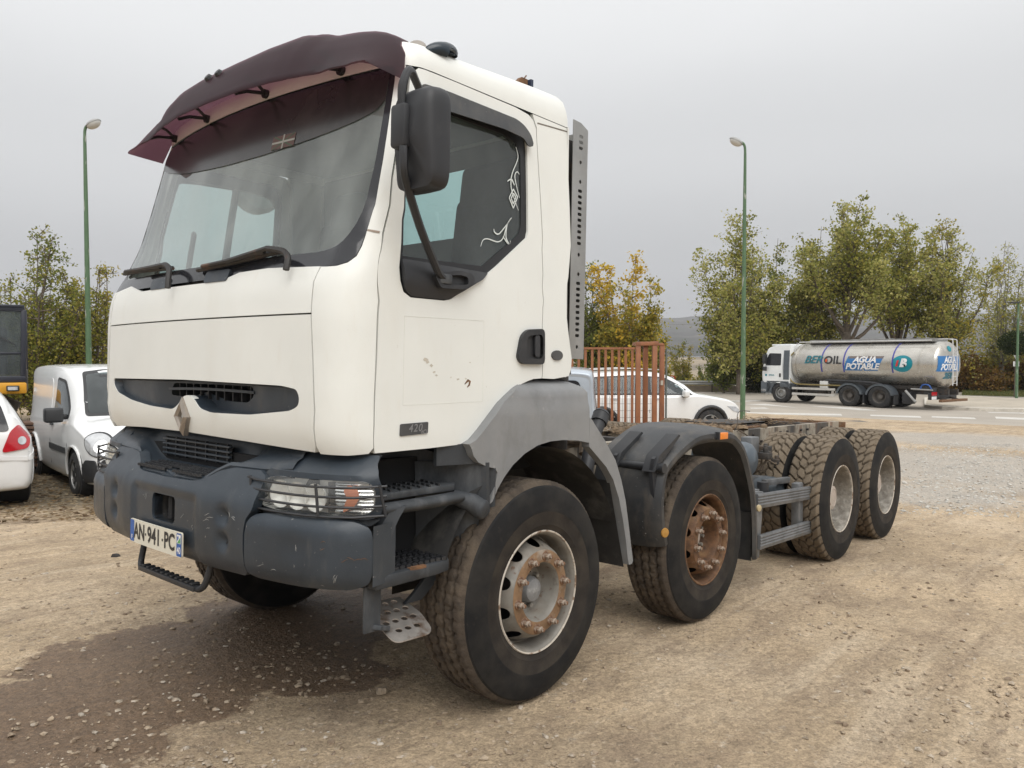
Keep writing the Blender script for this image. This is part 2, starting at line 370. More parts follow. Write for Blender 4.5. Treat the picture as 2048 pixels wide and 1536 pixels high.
m_orange = mat('amber lens', (.80,.23,.02), .3, var=.1, vscale=15)
m_plate = mat('cream number plate', (.66,.63,.53), .45, var=.05, layers=[((.4,.36,.29), 9, .58, .75, .4)])
m_plblue = mat('number plate blue', (.02,.10,.36), .4, var=.1)
m_ink = mat('black ink', (.02,.02,.022), .5, var=.05)
m_whiteink = mat('white lettering', (.75,.75,.75), .5, var=.03)
m_straw = mat('dry straw', (.19,.135,.085), .95, var=.4, vscale=8)
# ================================================================== ground and far country
def G(x, y):
    """height of the yard and the road"""
    xx = max(-5, min(x, 30)); z = -.0299*min(xx, 7)-(.0226*(xx-7) if xx > 7 else 0)
    z -= .19*sstep(y, 4, 8)*(1-sstep(x, 5, 12))
    return z
def gz(p): return Vector((p.x, p.y, G(p.x, p.y)))
ZR = -.73
def road_pt(px, y, z=ZR):
    """point of the road plane that lies under a bearing and a dip angle"""
    return bearing(px, (CAM.z-z)*1571.8/(y-715.0), z)
def blobmask(N, L, tc, blobs, soft=.35, nscale=1.4, namp=.5):
    """0..1 mask of soft stain-shaped areas: blobs = (x, y, rx, ry, angle)"""
    nn = N.new('ShaderNodeTexNoise'); nn.inputs['Scale'].default_value = nscale; nn.inputs['Detail'].default_value = 8; nn.inputs['Roughness'].default_value = .65
    L.new(tc.outputs['Object'], nn.inputs['Vector']); tot = None
    for x, y, rx, ry, a in blobs:
        mp = N.new('ShaderNodeMapping'); mp.vector_type = 'TEXTURE'; mp.inputs['Location'].default_value = (x, y, 0); mp.inputs['Rotation'].default_value = (0, 0, a); mp.inputs['Scale'].default_value = (rx, ry, 1e4)
        L.new(tc.outputs['Object'], mp.inputs[0]); ln = N.new('ShaderNodeVectorMath'); ln.operation = 'LENGTH'; L.new(mp.outputs[0], ln.inputs[0])
        ad = N.new('ShaderNodeMath'); ad.operation = 'MULTIPLY_ADD'; ad.inputs[1].default_value = namp*2; L.new(nn.outputs['Fac'], ad.inputs[0]); L.new(ln.outputs['Value'], ad.inputs[2])
        mr = N.new('ShaderNodeMapRange'); mr.interpolation_type = 'SMOOTHSTEP'; mr.inputs[1].default_value = 1+namp-soft; mr.inputs[2].default_value = 1+namp+soft; mr.inputs[3].default_value = 1; mr.inputs[4].default_value = 0
        L.new(ad.outputs[0], mr.inputs[0])
        if tot is None: tot = mr.outputs[0]
        else:
            mxm = N.new('ShaderNodeMath'); mxm.operation = 'MAXIMUM'; L.new(tot, mxm.inputs[0]); L.new(mr.outputs[0], mxm.inputs[1]); tot = mxm.outputs[0]
    return tot
def dirt_material():
    m = mat('trodden clay and grit', (.44,.335,.220), .95, var=.26, vscale=.7,
            layers=[((.55,.435,.305), .8, .48, .70, .85), ((.27,.20,.135), 1.7, .50, .70, .8, (1,1.6,1)), ((.30,.225,.155), 6, .55, .72, .6), ((.29,.215,.145), 2.6, .52, .66, .6, (.22,2.2,1)), ((.57,.46,.33), 2.2, .55, .68, .5, (.2,2.0,1)), ((.56,.48,.38), 16, .60, .74, .6), ((.16,.12,.09), 34, .60, .72, .6), ((.50,.46,.40), 95, .66, .72, .6)], bump=.0)
    t = m.node_tree; N = t.nodes; L = t.links; b = N['Principled BSDF']; tc = [n for n in N if n.type == 'TEX_COORD'][0]
    base = b.inputs['Base Color'].links[0].from_socket
    def blend(base, mask, col, amt=1.0):
        mu = N.new('ShaderNodeMath'); mu.operation = 'MULTIPLY'; mu.inputs[1].default_value = amt; L.new(mask, mu.inputs[0])
        mx = N.new('ShaderNodeMix'); mx.data_type = 'RGBA'; L.new(mu.outputs[0], mx.inputs[0]); L.new(base, mx.inputs[6]); mx.inputs[7].default_value = (*col, 1); return mx.outputs[2]
    def pt(px, y):  # on the sloping yard
        p = bearing(px, 3)
        for _ in range(20):
            d = (CAM.z-G(p.x, p.y))*1571.8/(y-715); p = bearing(px, d)
        return p
    def bl(px, y, rx, ry, a): p = pt(px, y); return (p.x, p.y, rx, ry, YAW-PI/2+a)
    grey = blobmask(N, L, tc, [bl(1960, 940, 3.2, 3.6, .2), bl(1930, 880, 3.0, 2.5, 0), bl(1850, 990, 1.2, 1.0, 0)], .4, .9)
    base = blend(base, grey, (.40,.375,.34), .75)
    litter = blobmask(N, L, tc, [bl(60, 985, 3.4, 1.6, 0), bl(150, 900, 6, 5, 0)], .5, 1.0)
    base = blend(base, litter, (.10,.085,.055), .8)
    wet_shade = blobmask(N, L, tc, [bl(420, 1310, .95, .62, .25), bl(180, 1420, .75, .42, .2), bl(620, 1230, .8, .7, 0), bl(40, 1500, .6, .32, .1), bl(620, 1350, .45, .28, 0)], .06, 3.6, .6)  # damp soil, with the shade under the truck front painted into the same mask
    base = blend(base, wet_shade, (.150,.093,.054), .86)
    for sc, lo, hi in ((38, .84, 1.13), (110, .80, 1.18)):
        vo = N.new('ShaderNodeTexVoronoi'); vo.inputs['Scale'].default_value = sc; L.new(tc.outputs['Object'], vo.inputs['Vector']); bw = N.new('ShaderNodeSeparateColor'); L.new(vo.outputs['Color'], bw.inputs[0])
        mr = N.new('ShaderNodeMapRange'); mr.inputs[3].default_value = lo; mr.inputs[4].default_value = hi; L.new(bw.outputs[0], mr.inputs[0])
        mu = N.new('ShaderNodeVectorMath'); mu.operation = 'SCALE'; L.new(base, mu.inputs[0]); L.new(mr.outputs[0], mu.inputs['Scale']); base = mu.outputs[0]
    L.new(base, b.inputs['Base Color'])
    mr = N.new('ShaderNodeMapRange'); mr.inputs[3].default_value = .95; mr.inputs[4].default_value = .62; L.new(wet_shade, mr.inputs[0]); L.new(mr.outputs[0], b.inputs['Roughness'])
    # relief: grit, small clods, faint wheel tracks
    prev = None
    for sc, st, det in ((1.3, .4, 6), (9, .85, 8), (45, .95, 8), (160, .5, 4)):
        nn = N.new('ShaderNodeTexNoise'); nn.inputs['Scale'].default_value = sc; nn.inputs['Detail'].default_value = det; nn.inputs['Roughness'].default_value = .7; L.new(tc.outputs['Object'], nn.inputs['Vector'])
        bp = N.new('ShaderNodeBump'); bp.inputs['Strength'].default_value = st; bp.inputs['Distance'].default_value = .35/sc; L.new(nn.outputs['Fac'], bp.inputs['Height'])
        if prev: L.new(prev, bp.inputs['Normal'])
        prev = bp.outputs[0]
    for sc, st in ((38, .22), (110, .35)):
        vo = N.new('ShaderNodeTexVoronoi'); vo.inputs['Scale'].default_value = sc; L.new(tc.outputs['Object'], vo.inputs['Vector']); bp = N.new('ShaderNodeBump'); bp.invert = True; bp.inputs['Strength'].default_value = st; bp.inputs['Distance'].default_value = .25/sc; L.new(vo.outputs['Distance'], bp.inputs['Height']); L.new(prev, bp.inputs['Normal']); prev = bp.outputs[0]
    L.new(prev, b.inputs['Normal'])
    return m
# polar sheet round the camera so that the near ground is fine and the far ground reaches the horizon
from mathutils import noise as mnoise
rr = [0.0]+list(np.geomspace(.6, 70, 210)); NA = 420
gv = []; gf = []
for r in rr:
    for k in range(NA):
        a = 2*PI*k/NA; x = CAM.x+r*math.cos(a); y = CAM.y+r*math.sin(a); z = G(x, y)
        h = 0
        if r < 30:
            h = .022*mnoise.noise((x*.55, y*.55, 0))+.010*mnoise.noise((x*2.1, y*2.1, 3))+.005*mnoise.noise((x*6, y*6, 5))
            d = min(math.hypot(x-u, y-w) for u in (0, 1.77, 4.27, 5.64) for w in (-1.12, 1.12))
            h *= .25+.75*sstep(d, .25, .9)
        if r > 44: z -= 1.5*sstep(r, 50, 68)
        gv.append((x, y, z+h))
for i in range(len(rr)-1):
    for k in range(NA): gf.append((i*NA+k, (i+1)*NA+k, (i+1)*NA+(k+1) % NA, i*NA+(k+1) % NA))
gm = MB(); gm.v = gv; gm.f = gf; gm.m = [0]*len(gf)
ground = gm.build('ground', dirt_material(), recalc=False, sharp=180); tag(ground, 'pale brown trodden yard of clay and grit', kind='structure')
# loose stones
def stones(name, n, place, smin, smax, m_, seed):
    rg = np.random.default_rng(seed); ph = (1+5**.5)/2
    base = np.array([(-1,ph,0),(1,ph,0),(-1,-ph,0),(1,-ph,0),(0,-1,ph),(0,1,ph),(0,-1,-ph),(0,1,-ph),(ph,0,-1),(ph,0,1),(-ph,0,-1),(-ph,0,1)])/1.9
    fc = np.array([(0,11,5),(0,5,1),(0,1,7),(0,7,10),(0,10,11),(1,5,9),(5,11,4),(11,10,2),(10,7,6),(7,1,8),(3,9,4),(3,4,2),(3,2,6),(3,6,8),(3,8,9),(4,9,5),(2,4,11),(6,2,10),(8,6,7),(9,8,1)])
    vs = []; fs = []
    for i in range(n):
        x, y = place(rg); s = smin+(smax-smin)*rg.random()**4.5
        p = base*rg.uniform(.5, 1.2, (12, 1))*np.array([1, rg.uniform(.6, 1), rg.uniform(.3, .6)])*s; a = rg.uniform(0, 6.28); c, sn = math.cos(a), math.sin(a)
        p = p @ np.array([[c, sn, 0], [-sn, c, 0], [0, 0, 1]])+np.array([x, y, G(x, y)+s*.15+.022*mnoise.noise((x*.55, y*.55, 0))]); fs.append(fc+len(vs)*12); vs.append(p)
    me = bpy.data.meshes.new(name); me.from_pydata(np.concatenate(vs).tolist(), [], np.concatenate(fs).tolist()); me.materials.append(m_)
    o = link(name, me); tag(o, kind='stuff'); return o
def pl_near(rg):
    while True:
        px = rg.uniform(-150, 2200); d = 2.3+14*rg.random()**2.0; p = bearing(px, d)
        if mnoise.noise((p.x*.8, p.y*.8, 9)) > rg.uniform(-.6, .5): return p.x, p.y
def pl_right(rg):
    px = rg.normal(1960, 110); d = rg.uniform(9.5, 20); p = bearing(px, d); return p.x, p.y
def pl_front(rg):
    px = rg.normal(380, 210); d = 2.75+.28*abs(rg.normal()); p = bearing(px, d); return p.x, p.y
m_stone = mat('loose stones', (.33,.26,.185), .9, var=.45, vscale=30, layers=[((.50,.45,.38), 11, .52, .64, .9), ((.17,.12,.08), 14, .5, .62, .9)])
tag(stones('gravel', 20000, pl_near, .003, .024, m_stone, 1), 'small loose stones scattered over the yard')
tag(stones('gravel', 5000, pl_right, .010, .040, mat('pale gravel', (.46,.44,.40), .9, var=.3, vscale=14), 2), 'pale gravel spread on the yard beyond the rear wheels')
tag(stones('gravel', 1500, pl_front, .004, .022, m_stone, 3), 'fine grit in front of the truck')
# dead leaves blown against the vans
rg = np.random.default_rng(4); lv = []; lf = []
for i in range(2600):
    px = rg.uniform(-60, 235); d = rg.uniform(8.3, 16); p = bearing(px, d); s = rg.uniform(.02, .05); a = rg.uniform(0, 6.28); z = G(p.x, p.y)+.02+.02*rg.random()
    c, sn = math.cos(a)*s, math.sin(a)*s; k = len(lv); t = rg.uniform(-.02, .02)
    lv += [(p.x-c, p.y-sn, z), (p.x+sn*.6, p.y-c*.6, z+t), (p.x+c, p.y+sn, z+t*.5), (p.x-sn*.6, p.y+c*.6, z)]; lf.append((k, k+1, k+2, k+3))
me = bpy.data.meshes.new('leaf_litter'); me.from_pydata(lv, [], lf); me.materials.append(leafmat('dead leaves', [(.30,.22,.12),(.12,.075,.04),(.40,.33,.22),(.2,.12,.05)])); tag(link('leaf_litter', me), 'dry leaves on the ground round the parked cars', kind='stuff')
m_clod = mat('dark clod', (.035,.03,.028), .9)
for i, (px, y, s, lab) in enumerate(((224,1118,.035,'small dark clod lying in front of the bumper left of the number plate'),(1470,1412,.014,'tiny white pebble by itself right of the front wheel'),(760,1395,.03,'brown stone between the foot plate and the front tyre'))):
    p = bearing(px, 4)
    for _ in range(20): p = bearing(px, (CAM.z-G(p.x, p.y))*1571.8/(y-715))
    q = MB(); random.seed(i); q.lathe([(.001,-.3*s),(s,-.1*s),(s*1.1,.3*s),(s*.7,.8*s),(.001,.9*s)], (0,0,0), (.2,.1,1), 8); q.v = [(a+random.uniform(-.2,.2)*s, b+random.uniform(-.2,.2)*s, c) for a, b, c in q.v]
    o = q.build('stone', m_clod if i == 0 else m_stone); o.location = gz(p); tag(o, lab, 'stone')

# road, markings, kerbs, pavement island, verge
m_asph = mat('worn pale asphalt', (.37,.33,.28), .9, var=.10, vscale=.35, layers=[((.31,.28,.24), .6, .5, .75, .7, (1,.25,1)), ((.38,.35,.31), 30, .6, .75, .5)], bump=.15, bscale=60)
m_paint = mat('worn road paint', (.56,.54,.50), .8, var=.08, vscale=2, layers=[((.25,.23,.20), 6, .58, .72, .8)])
m_conc = mat('pale concrete kerb', (.58,.54,.47), .9, var=.12, vscale=2, layers=[((.25,.22,.18), 3, .52, .75, .7)])
m_pave = mat('sandy paving', (.42,.37,.30), .9, var=.15, vscale=1, layers=[((.42,.38,.32), 4, .5, .75, .7)])
def sheet(name, pts, z, m_, lab=None, drop=0.0, kind='structure'):
    q = MB(); n = len(pts); vs = [(p.x, p.y, z) for p in pts]
    if drop: vs += [(p.x, p.y, z-drop) for p in pts]; q.add(vs, [tuple(range(n))]+[(i, (i+1) % n, (i+1) % n+n, i+n) for i in range(n)])
    else: q.add(vs, [tuple(range(n))])
    o = q.build(name, m_, smooth=False); tag(o, lab, kind=kind); return o
B = bearing
ZS = ZR+.012
road = sheet('road', [B(600, 27.0), B(1200, 26.6), B(1560, 26.4), B(1700, 26.9), B(1800, 27.6), B(2100, 27.4), B(2600, 27), B(2600, 75), B(1800, 72), B(1560, 55), B(1330, 55), B(600, 53)], ZS, m_asph, 'pale worn asphalt road', .3)
sheet('kerb', [B(1470, 25.2), B(1590, 25.4), B(1700, 26.1), B(1800, 27.2), B(1790, 27.9), B(1690, 27.2), B(1580, 26.6), B(1470, 26.3)], ZS+.05, m_conc, 'pale concrete edge between yard and road', .3)
sheet('drain_cover', [road_pt(1675,846), road_pt(1720,845), road_pt(1755,851), road_pt(1705,852)], ZS+.056, mat('dark patch', (.14,.13,.115), .9))
mk_ = []
def mark(*pts): mk_.append(sheet('road_marking', [road_pt(*p, z=ZS) for p in pts], ZS+.004, m_paint, 'worn white road line'))
mark((1494,825),(1683,828.5),(1686,832),(1494,828.5)); mark((1742,830),(1842,833),(1845,836.5),(1742,832.5)); mark((1865,833),(1950,836),(1955,839),(1865,835.5)); mark((1992,834),(2090,838),(2090,842),(1994,838))
mark((1462,803),(1520,800.5),(1523,802),(1470,805)); mark((1490,809),(1532,808),(1602,817),(1560,813)); mark((1500,816),(1530,815.5),(1540,818),(1503,818)); mark((1615,812.5),(1700,815),(1760,822),(1720,821)); mark((1345,806),(1480,801),(1482,803),(1350,809)); mark((1975,824.5),(2090,827),(2090,829),(1980,826))
isl = [road_pt(1850,816), road_pt(1885,819.5), road_pt(1960,823), road_pt(2200,829), road_pt(2200,806), road_pt(2048,803), road_pt(1960,798), road_pt(1900,796), road_pt(1850,800)]
sheet('kerb', isl, ZS+.13, m_conc, 'raised concrete kerb of the traffic island', .3)
isl2 = [road_pt(1853,814.5), road_pt(1886,817.5), road_pt(1960,821), road_pt(2200,826.5), road_pt(2200,807), road_pt(2048,804), road_pt(1960,799), road_pt(1900,797), road_pt(1856,801)]
sheet('pavement', isl2, ZS+.136, m_pave, 'sandy paved traffic island behind the tanker')
m_lawn = mat('short grass', (.085,.11,.032), .95, var=.3, vscale=1.2, layers=[((.16,.14,.05), 2, .5, .75, .7)], bump=.4, bscale=40)
sheet('lawn', [road_pt(1925,791), road_pt(1990,793), road_pt(2200,799), road_pt(2200,788), road_pt(1990,785), road_pt(1930,786)], ZS+.15, m_lawn, 'strip of short grass behind the traffic island', .2)
rg = np.random.default_rng(12); gb_v = []; gb_f = []
for i in range(5000):
    p = road_pt(rg.uniform(1925, 2190), rg.uniform(786, 797)); h = rg.uniform(.05, .14); a = rg.uniform(0, 6.28); k = len(gb_v); w = .02
    gb_v += [(p.x-w*math.cos(a), p.y-w*math.sin(a), ZS+.15), (p.x+w*math.cos(a), p.y+w*math.sin(a), ZS+.15), (p.x+rg.normal()*.03, p.y+rg.normal()*.03, ZS+.15+h)]; gb_f.append((k, k+1, k+2))
me = bpy.data.meshes.new('grass'); me.from_pydata(gb_v, [], gb_f); me.materials.append(leafmat('grass blades', [(.07,.10,.025),(.12,.13,.04),(.2,.17,.06)])); tag(link('grass', me), 'short grass blades on the verge', kind='stuff')
sheet('kerb', [road_pt(1330,778), road_pt(1560,778), road_pt(1560,774), road_pt(1330,774)], ZS+.12, m_conc, 'low kerb under the crash barrier', .3)

# valley fields and hills fading into the fog
def terr(name, dlist, zfun, m_, lab, px0=-1100, px1=3200, n=150, amp=0):
    q = MB()
    def P(i, j):
        px = px0+(px1-px0)*i/(n-1); d = dlist[j]; p = B(px, d); z = zfun(d, px)+amp*mnoise.noise((p.x*.012, p.y*.012, 2)); return (p.x, p.y, z)
    q.grid(P, n, len(dlist)); o = q.build(name, m_, recalc=False, sharp=180); tag(o, lab, kind='structure'); return o
zf = lambda d, px=0: float(np.interp(d, [50, 62, 80, 120, 250, 450, 600, 720, 900, 1200, 1600, 2200], [-.8, -1.2, -2.2, -4.0, -7.5, -8.5, -3, 3, 13, 34, 72, 110]))
m_field = mat('ploughed stubble', (.30,.235,.155), .95, var=.18, vscale=.004, layers=[((.13,.105,.075), .006, .48, .58, .85, (1,3,1)), ((.20,.16,.10), .05, .5, .7, .7)])
m_hill = mat('scrubby hillside', (.052,.048,.045), .95, var=.35, vscale=.012, layers=[((.12,.105,.09), .010, .54, .64, .8, (1,2,1)), ((.045,.05,.038), .03, .5, .62, .9)])
terr('field', list(np.geomspace(56, 700, 60)), zf, m_field, 'tan stubble field in the valley', amp=.8)
terr('hills', list(np.geomspace(690, 2200, 70)), lambda d, px: zf(d)+(.00001*(d-690)**2)*math.sin(px*.004+1), m_hill, 'dark scrubby hillside fading into fog', amp=9)

# ================================================================== trees
m_bark = mat('grey brown bark', (.125,.10,.078), .9, var=.3, vscale=6, bump=.3, bscale=20)
m_bark2 = mat('pale bark', (.22,.20,.17), .9, var=.3, vscale=6)
L_olive = leafmat('olive green leaves', [(.13,.150,.026),(.22,.235,.045),(.32,.30,.060),(.43,.37,.085)])
L_pale = leafmat('pale yellow green leaves', [(.22,.245,.060),(.34,.345,.095),(.46,.43,.135),(.57,.51,.19)])
L_yel = leafmat('yellowing leaves', [(.16,.17,.034),(.26,.245,.05),(.38,.32,.055),(.47,.35,.055)])
L_or = leafmat('orange leaves', [(.42,.29,.035),(.60,.41,.05),(.70,.50,.07),(.46,.37,.055)])
L_dk = leafmat('dark green leaves', [(.018,.032,.010),(.03,.048,.014),(.05,.065,.02)])
L_gr = leafmat('fresh green leaves', [(.10,.14,.032),(.17,.20,.048),(.26,.26,.07)])
L_rus = leafmat('russet leaves', [(.11,.055,.02),(.20,.11,.03),(.27,.17,.04),(.09,.07,.02)])
def leaves(name, pts, size, m_, rg, parent, droop=.0):
    n = len(pts); P = np.array(pts); s = size*rg.uniform(.6, 1.25, n)
    a = rg.normal(size=(n, 3)); a /= np.linalg.norm(a, axis=1)[:, None]; b = rg.normal(size=(n, 3)); b -= a*(a*b).sum(1)[:, None]; b /= np.linalg.norm(b, axis=1)[:, None]
    A = a*s[:, None]*.5; Bv = b*s[:, None]*.36
    V = np.stack([P-A, P+Bv, P+A, P-Bv], 1).reshape(-1, 3)
    me = bpy.data.meshes.new(name); me.vertices.add(4*n); me.vertices.foreach_set('co', V.ravel()); me.loops.add(4*n); me.loops.foreach_set('vertex_index', np.arange(4*n, dtype=np.int32))
    me.polygons.add(n); me.polygons.foreach_set('loop_start', np.arange(0, 4*n, 4, dtype=np.int32)); me.polygons.foreach_set('loop_total', np.full(n, 4, dtype=np.int32)); me.materials.append(m_); me.update(calc_edges=True)
    return link(name, me, parent)
def tree(px, d, H, width, seed, m_, nleaf=6000, lsize=.15, trunk=.25, fork=.16, limbs=7, label='', name='tree', shape='fan', bark=None, group=None, m2=None, f2=.3, cat='tree', lean=0, zoff=0, bare=0, spread=.16, low=.0, fmin=.05):
    rg = np.random.default_rng(seed); p0 = B(px, d); z0 = (G(p0.x, p0.y) if d < 52 else zf(d))+zoff
    t = empty(name, (p0.x, p0.y, z0)); tag(t, label, cat, group)
    q = MB(); tips = []
    fz = H*fork
    q.tube([(0,0,-.2), (.02,0,fz*.5), (.0,.02,fz)], [trunk, trunk*.85, trunk*.75], 9)
    for k in range(limbs):
        az = 2*PI*k/limbs+rg.uniform(-.35, .35); 
        if shape == 'fan': top = H*rg.uniform(.78, 1.0); rad = width/2*(.15+.85*((k % 3)/2))*rg.uniform(.75, 1.05); 
        elif shape == 'col': top = H*rg.uniform(.6, 1.0); rad = width/2*rg.uniform(.2, .75)
        else: top = H*rg.uniform(.55, .98); rad = width/2*rg.uniform(.4, .95)
        if k == 0: top = H; rad = width*.06
        if shape == 'fan' and k % 3 == 2: top *= .82
        s0 = fz*rg.uniform(.75, 1.0); pts = []
        for i in range(7):
            f = i/6; r = rad*(f**.75 if shape != 'col' else f**.6); pts.append(np.array([r*math.cos(az)+rg.normal()*.03*H*f*.4, r*math.sin(az)+rg.normal()*.03*H*f*.4, s0+(top-s0)*f]))
        q.tube([tuple(p) for p in pts], [max(.012, trunk*.40*(1-f/6.3)) for f in range(7)], 6, caps=False)
        for i in range(26):
            f = rg.uniform(fmin, 1.0); j = min(5, int(f*6)); p = pts[j]+(pts[j+1]-pts[j])*(f*6-j); L = H*spread*(1.15-.75*f)*rg.uniform(.5, 1.2); az2 = az+rg.normal()*1.3; el = rg.uniform(.15, .95)
            e = p+np.array([math.cos(az2)*math.cos(el), math.sin(az2)*math.cos(el), math.sin(el)])*L; m = (p+e)/2+np.array([0, 0, -.03*L])
            q.tube([tuple(p), tuple(m), tuple(e)], [trunk*.11*(1.1-f)+.012, trunk*.06*(1.1-f)+.009, .005], 4, caps=False)
            w_ = (1-bare) if rg.random() > bare*.6 else .15
            tips.append((p, m, e, L, w_))
            for _ in range(2):
                e2 = m+rg.normal(size=3)*L*.38; q.tube([tuple(m), tuple(e2)], [.010, .004], 3, caps=False); tips.append((m, (m+e2)/2, e2, L*.6, w_))
    q.build('trunk', bark or m_bark, t, recalc=False, sharp=180)
    wts = np.array([x[3]*x[4] for x in tips]); wts /= wts.sum(); nleaf = int(nleaf*2.1); lsize *= 1.10; idx = rg.choice(len(tips), nleaf, p=wts); P = []
    for i in idx:
        p, m, e, L, _ = tips[i]; f = rg.random(); c = p+(e-p)*(.25+.8*f); P.append(c+rg.normal(size=3)*np.array([.16, .16, .12])*(L*.6+.35+.022*H))
    P = np.array(P); P = P[P[:, 2] > low*H]
    if m2 is not None:
        # the second leaf colour grows on its own boughs
        k2 = rg.normal(size=3); side = np.array([math.sin(x[0]*1.7/width*3+x[1]*1.3+x[2]*2.2/H*2+seed) for x in P]) < (f2*2-1); 
        if side.any() and (~side).any(): leaves('crown', P[~side], lsize, m_, rg, t); leaves('crown', P[side], lsize, m2, rg, t); return t
    leaves('crown', P, lsize, m_, rg, t); return t
def bush(px, d, H, W, seed, m_, n=1500, lsize=.14, label='', name='bush', cat='bush', group=None, zoff=0, m2=None):
    n = int(n*1.6); lsize *= 1.4
    rg = np.random.default_rng(seed); p0 = B(px, d); z0 = (G(p0.x, p0.y) if d < 52 else zf(d))+zoff
    t = empty(name, (p0.x, p0.y, z0)); tag(t, label, cat, group); q = MB(); cl = []
    for k in range(14):
        az = rg.uniform(0, 2*PI); r = W/2*rg.uniform(.1, .95); h = H*rg.uniform(.45, 1)*(1-.35*(r/(W/2))); e = (r*math.cos(az), r*math.sin(az), h); q.tube([(0,0,-.1), (e[0]*.45, e[1]*.45, h*.55), e], [.035, .022, .008], 5, caps=False); cl.append(e)
    q.build('stem', m_bark, t, recalc=False)
    P = []
    for i in range(n):
        e = np.array(cl[rg.integers(len(cl))]); f = rg.uniform(.3, 1.05); P.append(e*f+rg.normal(size=3)*np.array([W*.11, W*.11, H*.09]))
    P = np.array(P); P[:, 2] = np.abs(P[:, 2]); leaves('crown', P, lsize, m_, rg, t); return t
tree(1478, 51, 11.6, 5.4, 1, L_pale, 6500, .17, .20, .12, 10, 'pale green poplar behind the green lamp post left of the tanker', m2=L_olive, f2=.35, spread=.20)
tree(1545, 53, 10.6, 5.0, 2, L_olive, 6500, .17, .22, .10, 10, 'darker leafy tree rising directly over the tanker cab', m2=L_gr, f2=.3, shape='round')
tree(1632, 52, 11.2, 4.6, 3, L_olive, 4800, .17, .2, .14, 9, 'olive tree between the tanker cab and the big fan-shaped tree', m2=L_pale, f2=.3)
tree(1692, 50, 12.2, 7.6, 4, L_pale, 7600, .17, .36, .33, 13, 'tallest fan-shaped tree with many bare limbs above the middle of the tank', m2=L_olive, f2=.45, spread=.17, fmin=.34)
tree(1795, 52, 12.0, 6.4, 5, L_pale, 7200, .17, .3, .26, 11, 'wide grey-green tree with fine limbs above the round tank logo', m2=L_olive, f2=.4, spread=.17, fmin=.25)
tree(1890, 51, 11.4, 5.6, 6, L_pale, 5200, .16, .26, .26, 10, 'thinning yellow-green tree above the rear end of the tank', m2=L_yel, f2=.3, spread=.17, bare=.25)
tree(2004, 54, 10.6, 4.6, 7, L_pale, 1900, .14, .18, .2, 9, 'nearly leafless slender tree at the right edge', bark=m_bark2, spread=.15, bare=.5)
tree(2075, 52, 9.4, 5.0, 8, L_pale, 2400, .14, .2, .2, 9, 'sparse tree cut by the right edge of the view', bark=m_bark2, bare=.4)
tree(1448, 53, 6.2, 3.0, 31, L_gr, 2600, .16, .12, .05, 7, 'low green tree under the poplar left of the tanker', shape='round')
tree(1520, 54, 6.6, 4.2, 32, L_dk, 4200, .17, .14, .05, 8, 'dense dark green low tree hidden behind the tanker cab', shape='round')
tree(1185, 34, 6.2, 1.9, 9, L_gr, 3600, .11, .12, .1, 8, 'slim green tree just right of the exhaust shield', shape='col')
tree(1262, 33, 6.6, 3.2, 10, L_or, 8200, .12, .14, .12, 10, 'golden orange tree behind the rust-coloured fence', shape='round', m2=L_yel, f2=.35)
tree(1310, 36, 4.2, 2.0, 11, L_yel, 2200, .11, .1, .05, 7, 'low yellow-green tree right behind the gate frame', shape='round', m2=L_gr, f2=.4)
tree(1225, 36, 4.0, 2.6, 33, L_gr, 2600, .11, .1, .05, 7, 'low green tree filling the gap below the golden tree', shape='round')
tree(1365, 62, 4.0, 2.4, 12, L_yel, 1900, .12, .08, .05, 7, 'small yellow tree beyond the crash barrier next to the speed sign', shape='round', m2=L_gr, f2=.4)
tree(1415, 64, 2.6, 2.4, 13, L_gr, 1200, .12, .07, .05, 6, 'small rounded green tree beyond the crash barrier near the notice board', shape='round', name='tree')
tree(66, 24, 5.75, 4.2, 14, L_olive, 8500, .082, .14, .06, 13, 'tall bushy tree between the digger and the white van', shape='round', m2=L_gr, f2=.4, spread=.19)
tree(15, 25, 4.6, 2.6, 15, L_olive, 4200, .082, .12, .06, 8, 'olive tree behind the digger cab at the left edge', shape='round')
tree(190, 25, 4.9, 2.9, 16, L_yel, 4800, .082, .12, .06, 11, 'yellowish tree behind the left lamp post', shape='round', m2=L_olive, f2=.6)
tree(135, 26, 4.5, 3.6, 34, L_yel, 4200, .082, .1, .04, 8, 'low yellow-green tree above the white van roof', shape='round', m2=L_gr, f2=.5)
tree(-60, 26, 5.0, 3.4, 17, L_olive, 2600, .12, .12, .06, 8, 'olive tree outside the left edge', shape='round')
for i, (px, d, H, Wd, m_, lab) in enumerate(((1935,55,3.4,3.4,L_rus,'russet bush just right of the tank end'),(1985,56,4.4,4.6,L_yel,'tall yellow bush below the leafless tree'),(2035,57,4.6,4.6,L_yel,'yellow bush behind the clipped round tree'),(1965,53,2.2,3.4,L_rus,'low brown bush behind the grass strip'),(2060,54,3.0,3.6,L_rus,'orange brown bush at the right edge'),(1440,60,1.5,3.0,L_gr,'low scrub beside the notice board beyond the barrier'),(1385,58,1.3,2.4,L_yel,'pale scrub below the small yellow tree'),(1900,57,4.0,4.0,L_yel,'yellow bush half hidden by the end of the tank'))):
    bush(px, d, H, Wd, 50+i, m_, 2600 if H > 2.5 else 1300, .15, lab)
